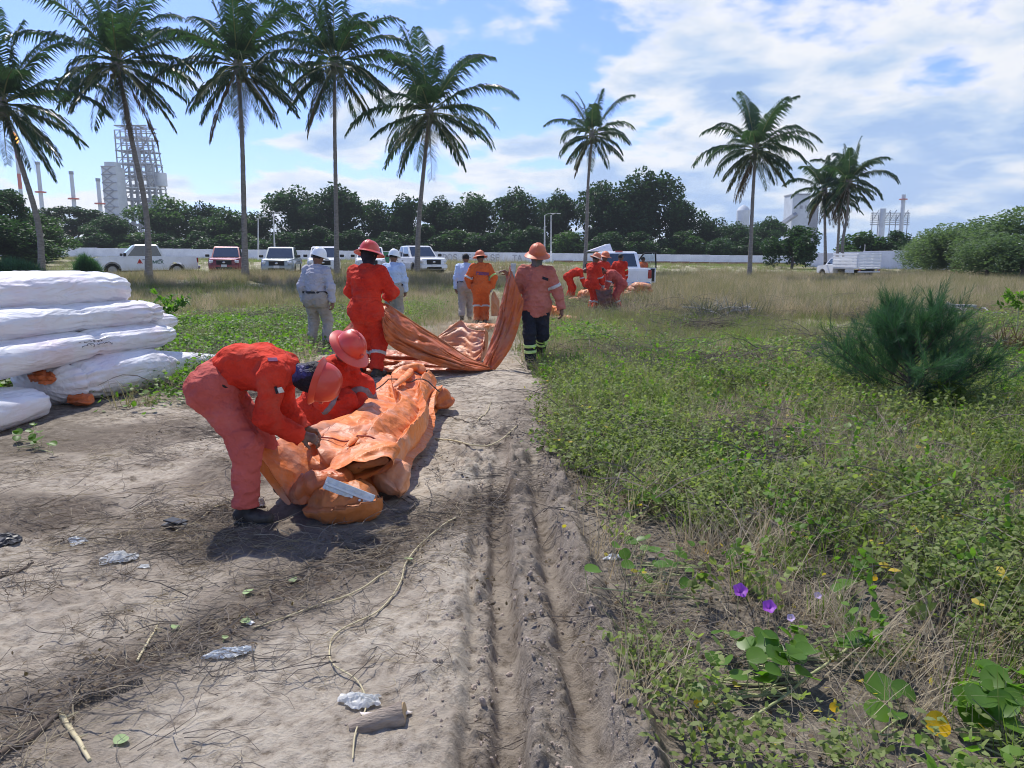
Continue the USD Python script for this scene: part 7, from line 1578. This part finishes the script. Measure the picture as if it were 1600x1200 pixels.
for k, (px, py, Y, h, w) in enumerate([(1098, 424, 62, 1.0, 1.6), (1128, 422, 66, .9, 1.4), (1066, 432, 55, .9, 1.5), (1190, 432, 58, 1.2, 2.6), (700, 424, 60, 1.3, 3.0), (735, 422, 62, 1.4, 3.0), (772, 420, 62, 1.4, 3.0), (806, 421, 61, 1.3, 3.0), (868, 421, 60, 1.3, 2.8), (890, 422, 58, 1.2, 2.6), (565, 428, 58, 1.5, 2.4), (545, 430, 55, 1.2, 2.0)]):
    tussock(px, py, Y, h, w, ('tall grass tussock standing before the wall', 'rounded grass tussock right of the open-door pickup')[k < 3] + (', left one of three', ', right one of three', ', nearest one of three', ' at the foot of the seventh palm', ' right of the fifth palm', ' above the man in blue without a hat', ' above the orange helmet', ' left of the walking worker helmet', ' behind the walking worker, right', ' left of the sixth palm trunk', ' right of the fourth palm trunk', ' behind the fourth palm trunk')[k], grass_mixed, 200 + k)
def needle_bush(px, py, Y, h, w, label, seed, n=9000, nl=.5):
    r = np.random.default_rng(seed); b = gz(*at(px, py, Y)[:2]); t = thing('needle_bush', label, 'bush', b); p = crown_points(n, [(r.uniform(-.3, .3) * w, r.uniform(-.3, .3) * w, h * r.uniform(.3, .6), w * .3, w * .3, h * .35) for _ in range(6)] + [(0, 0, h * .72, w * .16, w * .16, h * .25)], r)
    d = r.normal(size=(n, 3)) * .5 + [0, 0, .8]; d /= np.linalg.norm(d, axis=1, keepdims=True); wv = np.cross(d, r.normal(size=(n, 3))); wv /= np.linalg.norm(wv, axis=1, keepdims=True); wv *= .010; q = p + d * nl * r.uniform(.5, 1, n)[:, None]
    obj('foliage', (np.stack([p - wv, p + wv, q], 1).reshape(-1, 3), np.arange(n * 3).reshape(-1, 3)), needle, t); obj('trunk', tube([(0, 0, -.1), (0, 0, h * .7)], [.05, .02], 6), twig_bark, t)
needle_bush(132, 425, 37, 1.3, 1.1, 'dark feathery bush in front of the bonnet of the white lettered pickup', 41)
needle_bush(20, 425, 33, 1.2, 2.6, 'dark feathery bush at the left edge above the topmost bag', 42)
# brush piles
def brush_pile(c, label, rx, ry, h, n, rad, m, seed, name='brush_pile', leafy=None):
    r = np.random.default_rng(seed); t = thing(name, label, 'brush pile', c)
    for k in range(n):
        a = r.uniform(0, 6.28); p = np.array([r.normal(0, rx * .4), r.normal(0, ry * .4), r.uniform(.02, h)]); l = r.uniform(.5, 1.2) * rx; d = np.array([math.cos(a), math.sin(a) * .6, r.normal(0, .15)])
        obj('stick', tube(curve([p - d * l / 2, p + [0, 0, .04], p + d * l / 2 + [0, 0, r.normal(-.03, .04)]], 7), np.linspace(1, .5, 7) * rad * r.uniform(.6, 1.4), 5), m, t, smooth=60)
    if leafy: obj('dry_fronds', blades(240, h * 2.2, rx * .9, .03, r, 1.6, 4), leafy, t)
grey_wood = mat('grey_wood', (.22, .21, .20), (.40, .38, .36), .9, 9.0, .3, 40)
brush_pile(gz(*at(1505, 474, 19.5)[:2]), 'pile of grey dead branches at the right edge of the dry grass', .95, .5, .40, 44, .026, grey_wood, 51)
brush_pile(gz(*at(1130, 490, 20.0)[:2]), 'pile of grey fallen palm fronds in the field right of the group', 1.05, .5, .34, 30, .022, grey_wood, 52, leafy=leaf_mat('grey_frond', [(.05, .06, .05), (.16, .17, .16), (.34, .35, .34)], .2, .6))
brush_pile(gz(*at(1560, 545, 11.6)[:2]), 'dark heap of dead brush at the right edge behind the needle-leaved sapling', .55, .4, .34, 60, .010, stick_m, 53, leafy=brown_leaf)
brush_pile(gz(*at(1110, 568, 10.8)[:2]), 'dark dead brush heap beside the crumpled white plastic', .6, .4, .22, 50, .007, stick_m, 54)
brush_pile(gz(*at(1090, 515, 16.0)[:2]), 'low brown brush heap in the field below the fallen palm fronds', .9, .5, .25, 46, .009, stick_m, 55)
# ------------------------------------------------------------------ litter and small finds on the ground
film = mat('clear_film', (.70, .71, .68), (.82, .82, .79), .25, 8.0, spec=.5, transl=(.35, (.7, .7, .68))); blue_film = mat('bluish_film', (.66, .70, .73), (.76, .79, .82), .22, 8.0, spec=.5, transl=(.3, (.6, .66, .7)))
white_pl = mat('white_plastic', (.70, .71, .72), (.78, .79, .80), .4, 8.0); black_rub = mat('black_rubber', (.012, .013, .014), (.03, .03, .032), .45, 8.0); rag = mat('pale_rag', (.52, .46, .42), (.62, .57, .52), .9, 14.0)
for nm_ in ('clear_film', 'bluish_film'):                    # thin film lets the ground show through
    fm = UsdShade.Material.Get(stage, L + nm_); tsp = UsdShade.Shader.Define(stage, L + nm_ + '/see'); tsp.CreateIdAttr('cycles_transparent_bsdf'); mz = UsdShade.Shader.Define(stage, L + nm_ + '/film_mix'); mz.CreateIdAttr('cycles_mix_closure')
    mz.CreateInput('fac', Sdf.ValueTypeNames.Float).Set(.30); old_ = fm.GetSurfaceOutput('cycles').GetConnectedSources()[0][0]
    mz.CreateInput('closure1', Sdf.ValueTypeNames.Token).ConnectToSource(UsdShade.Shader(old_.source.GetPrim()).CreateOutput('closure', Sdf.ValueTypeNames.Token)); mz.CreateInput('closure2', Sdf.ValueTypeNames.Token).ConnectToSource(tsp.CreateOutput('BSDF', Sdf.ValueTypeNames.Token))
    fm.CreateSurfaceOutput('cycles').ConnectToSource(mz.CreateOutput('closure', Sdf.ValueTypeNames.Token))
def crumple(px, py, label, w, d, h, m, seed, name='plastic_scrap', cat='litter', n=26, rough=.5, parts=2, yaw=0.0):
    """a crushed sheet lying on the ground"""
    b = on_ground(px, py); t = thing(name, label, cat, b, yaw)
    for k in range(parts):
        s = 1 - .35 * k; u = np.linspace(-1, 1, n); X, Y_ = np.meshgrid(u, u, indexing='ij'); p = np.stack([X, Y_, np.full_like(X, seed + k * 3.1)], -1)
        r_ = np.maximum(np.abs(X), np.abs(Y_)); q = np.hypot(X, Y_) + 1e-6; sq = r_ / q; ox, oy = X * sq, Y_ * sq
        edge = 1 + 1.0 * (noise(p * 1.7, seed) - .5)
        x = ox * w * .5 * edge * s + k * w * .28; y = oy * d * .5 * edge * s
        z = (1 - np.clip(q * sq, 0, 1) ** 2) * h * .35 * s + h * rough * (ridged(p * np.array([1, 1, 1]), 2.6, seed + k) ** 2 - .35) * (1.1 - .5 * r_); g = G(b[0] + x * math.cos(yaw) - y * math.sin(yaw), b[1] + x * math.sin(yaw) + y * math.cos(yaw)) - b[2] + .004
        z = np.maximum(z, 0) + g; obj('film' if k == 0 else 'torn_flap', sheet(np.stack([x, y, z], -1), .002), m, t, smooth=25)
    return t
crumple(183, 876, 'crumpled clear plastic bag on the sand left of the black wallet', .19, .13, .06, film, 1, 'plastic_bag')
crumple(356, 1026, 'pale bluish plastic bag lying flat on the sand in the left foreground', .17, .075, .045, blue_film, 2, 'plastic_bag', parts=2, yaw=.45)
for px, py, w, lab_, m in ((1098, 579, .22, 'crumpled white plastic lying in the brush right of the track', white_pl), (1350, 687, .09, 'small white plastic scrap among dark leaves below the sapling', white_pl), (1452, 714, .11, 'white crumpled plastic ball right below the needle-leaved sapling', white_pl), (1592, 640, .20, 'white plastic at the right edge beside the sapling', white_pl), (925, 604, .12, 'pale plastic scrap on the right edge of the track', blue_film),
                     (958, 872, .10, 'grey plastic scrap under the vine beside the rut', blue_film), (390, 975, .035, 'tiny white scrap among green leaves on the sand', white_pl), (8, 846, .24, 'dark flat plastic scrap at the left edge of the sand', black_rub), (1276, 684, .10, 'grey rag scrap left of the dark leafy clump', rag), (120, 850, .10, 'bluish shredded plastic on the sand at left', blue_film), (225, 888, .06, 'small clear scrap right of the crumpled clear bag', film), (600, 1190 - 62, .16, 'torn grey paper beside the broken log', rag)):
    crumple(px, py, lab_, w, w * .7, w * .25, m, int(px), parts=1, n=18)
b = on_ground(272, 826); t = thing('wallet', 'black folded wallet-like pouch lying on the sand', 'wallet', b, -.35)
obj('cover', MB().box((0, 0, .018), (.12, .085, .012), (.12, -.05, 0), .004).get(), black_rub, t); obj('cover', MB().box((.012, .006, .036), (.118, .083, .010), (-.1, .1, .08), .004).get(), black_rub, t); obj('strap', MB().box((.07, .0, .028), (.05, .03, .006), (0, .2, .3), .002).get(), black_rub, t)
crumple(405, 792, 'pale rag or stone lying between the boots of the bending worker', .10, .09, .12, rag, 8, 'pale_rag', 'rag', parts=1, rough=.3)
# broken log
wood = mat('log_bark', (.20, .16, .13), (.32, .27, .22), .95, 9.0, .7, 30, stretch=(1, 5, 5)); cut_wood = mat('cut_wood', (.36, .25, .13), (.24, .18, .11), .8, 20.0)
b = on_ground(608, 1128); t = thing('broken_log', 'short broken log half buried in sand at the bottom of the picture', 'log', b)
c = curve([(-.13, -.03, -.02), (-.04, -.01, .006), (.05, .012, .022)], 16); V, f = tube(c, np.linspace(.034, .042, 16), 18, False); V += .016 * (fbm(V * 30, 3)[:, None] - .5); obj('bark', (V, f), wood, t, smooth=50)
d_ = trimesh.creation.cylinder(.040, .006, sections=18); v = Rot.from_euler('y', math.pi / 2 - .15).apply(np.array(d_.vertices)); obj('cut_end', (v + c[-1] + [.002, 0, 0], np.array(d_.faces)), cut_wood, t)
crumple(560, 1098, 'tangle of pale shredded netting and straw left of the broken log', .14, .12, .05, film, 14, 'shredded_netting', parts=2)
# black mesh strip
b = on_ground(168, 1088); t = thing('plastic_mesh', 'strip of black plastic mesh lying in the straw in the lower left', 'mesh', b, .55); m = MB()
for k in range(22): x = -.11 + k * .0105; m.tube([(x, -.03, .012 + .008 * math.sin(k * .4)), (x + .008, .03, .016 + .008 * math.sin(k * .4))], .0014, 4)
obj('cross_strands', m.get(), black_rub, t); m = MB()
for k in range(7): y = -.03 + k * .01; m.tube([(-.11 + i * .0231, y, .014 + .008 * math.sin(i * .88)) for i in range(11)], .0014, 4)
obj('long_strands', m.get(), black_rub, t)
# green leaves fallen on the sand
fallen = leaf_mat('fallen_green', [(.26, .36, .16), (.32, .42, .20)], .2, .6)
for px, py, s, lab_ in ((458, 911, .045, 'pale green round leaf on the sand below the bundle'), (388, 930, .055, 'pale green torn leaf in the straw left of the grey bag'), (384, 975, .045, 'pale green leaf just above the grey bag'), (274, 984, .04, 'pale green small leaf left of the grey bag'), (190, 1163, .05, 'pale green pointed leaf in the lower left straw'), (638, 880, .05, 'wilted green leaf on the long vine stem'), (352, 1000, .03, 'tiny pale leaf beside the grey bag')):
    b = on_ground(px, py); t = thing('fallen_leaf', lab_, 'leaf', b, random.uniform(0, 6.28)); obj('blade', round_leaf(np.array([-s / 2, 0, .014]), (1, 0, .05), (0, -.2, 1), s, .04, .2), fallen, t, smooth=True); obj('leaf_stalk', tube([(-s / 2, 0, .014), (-s * .8, .004, .004)], .0014, 4), vine_mat, t)
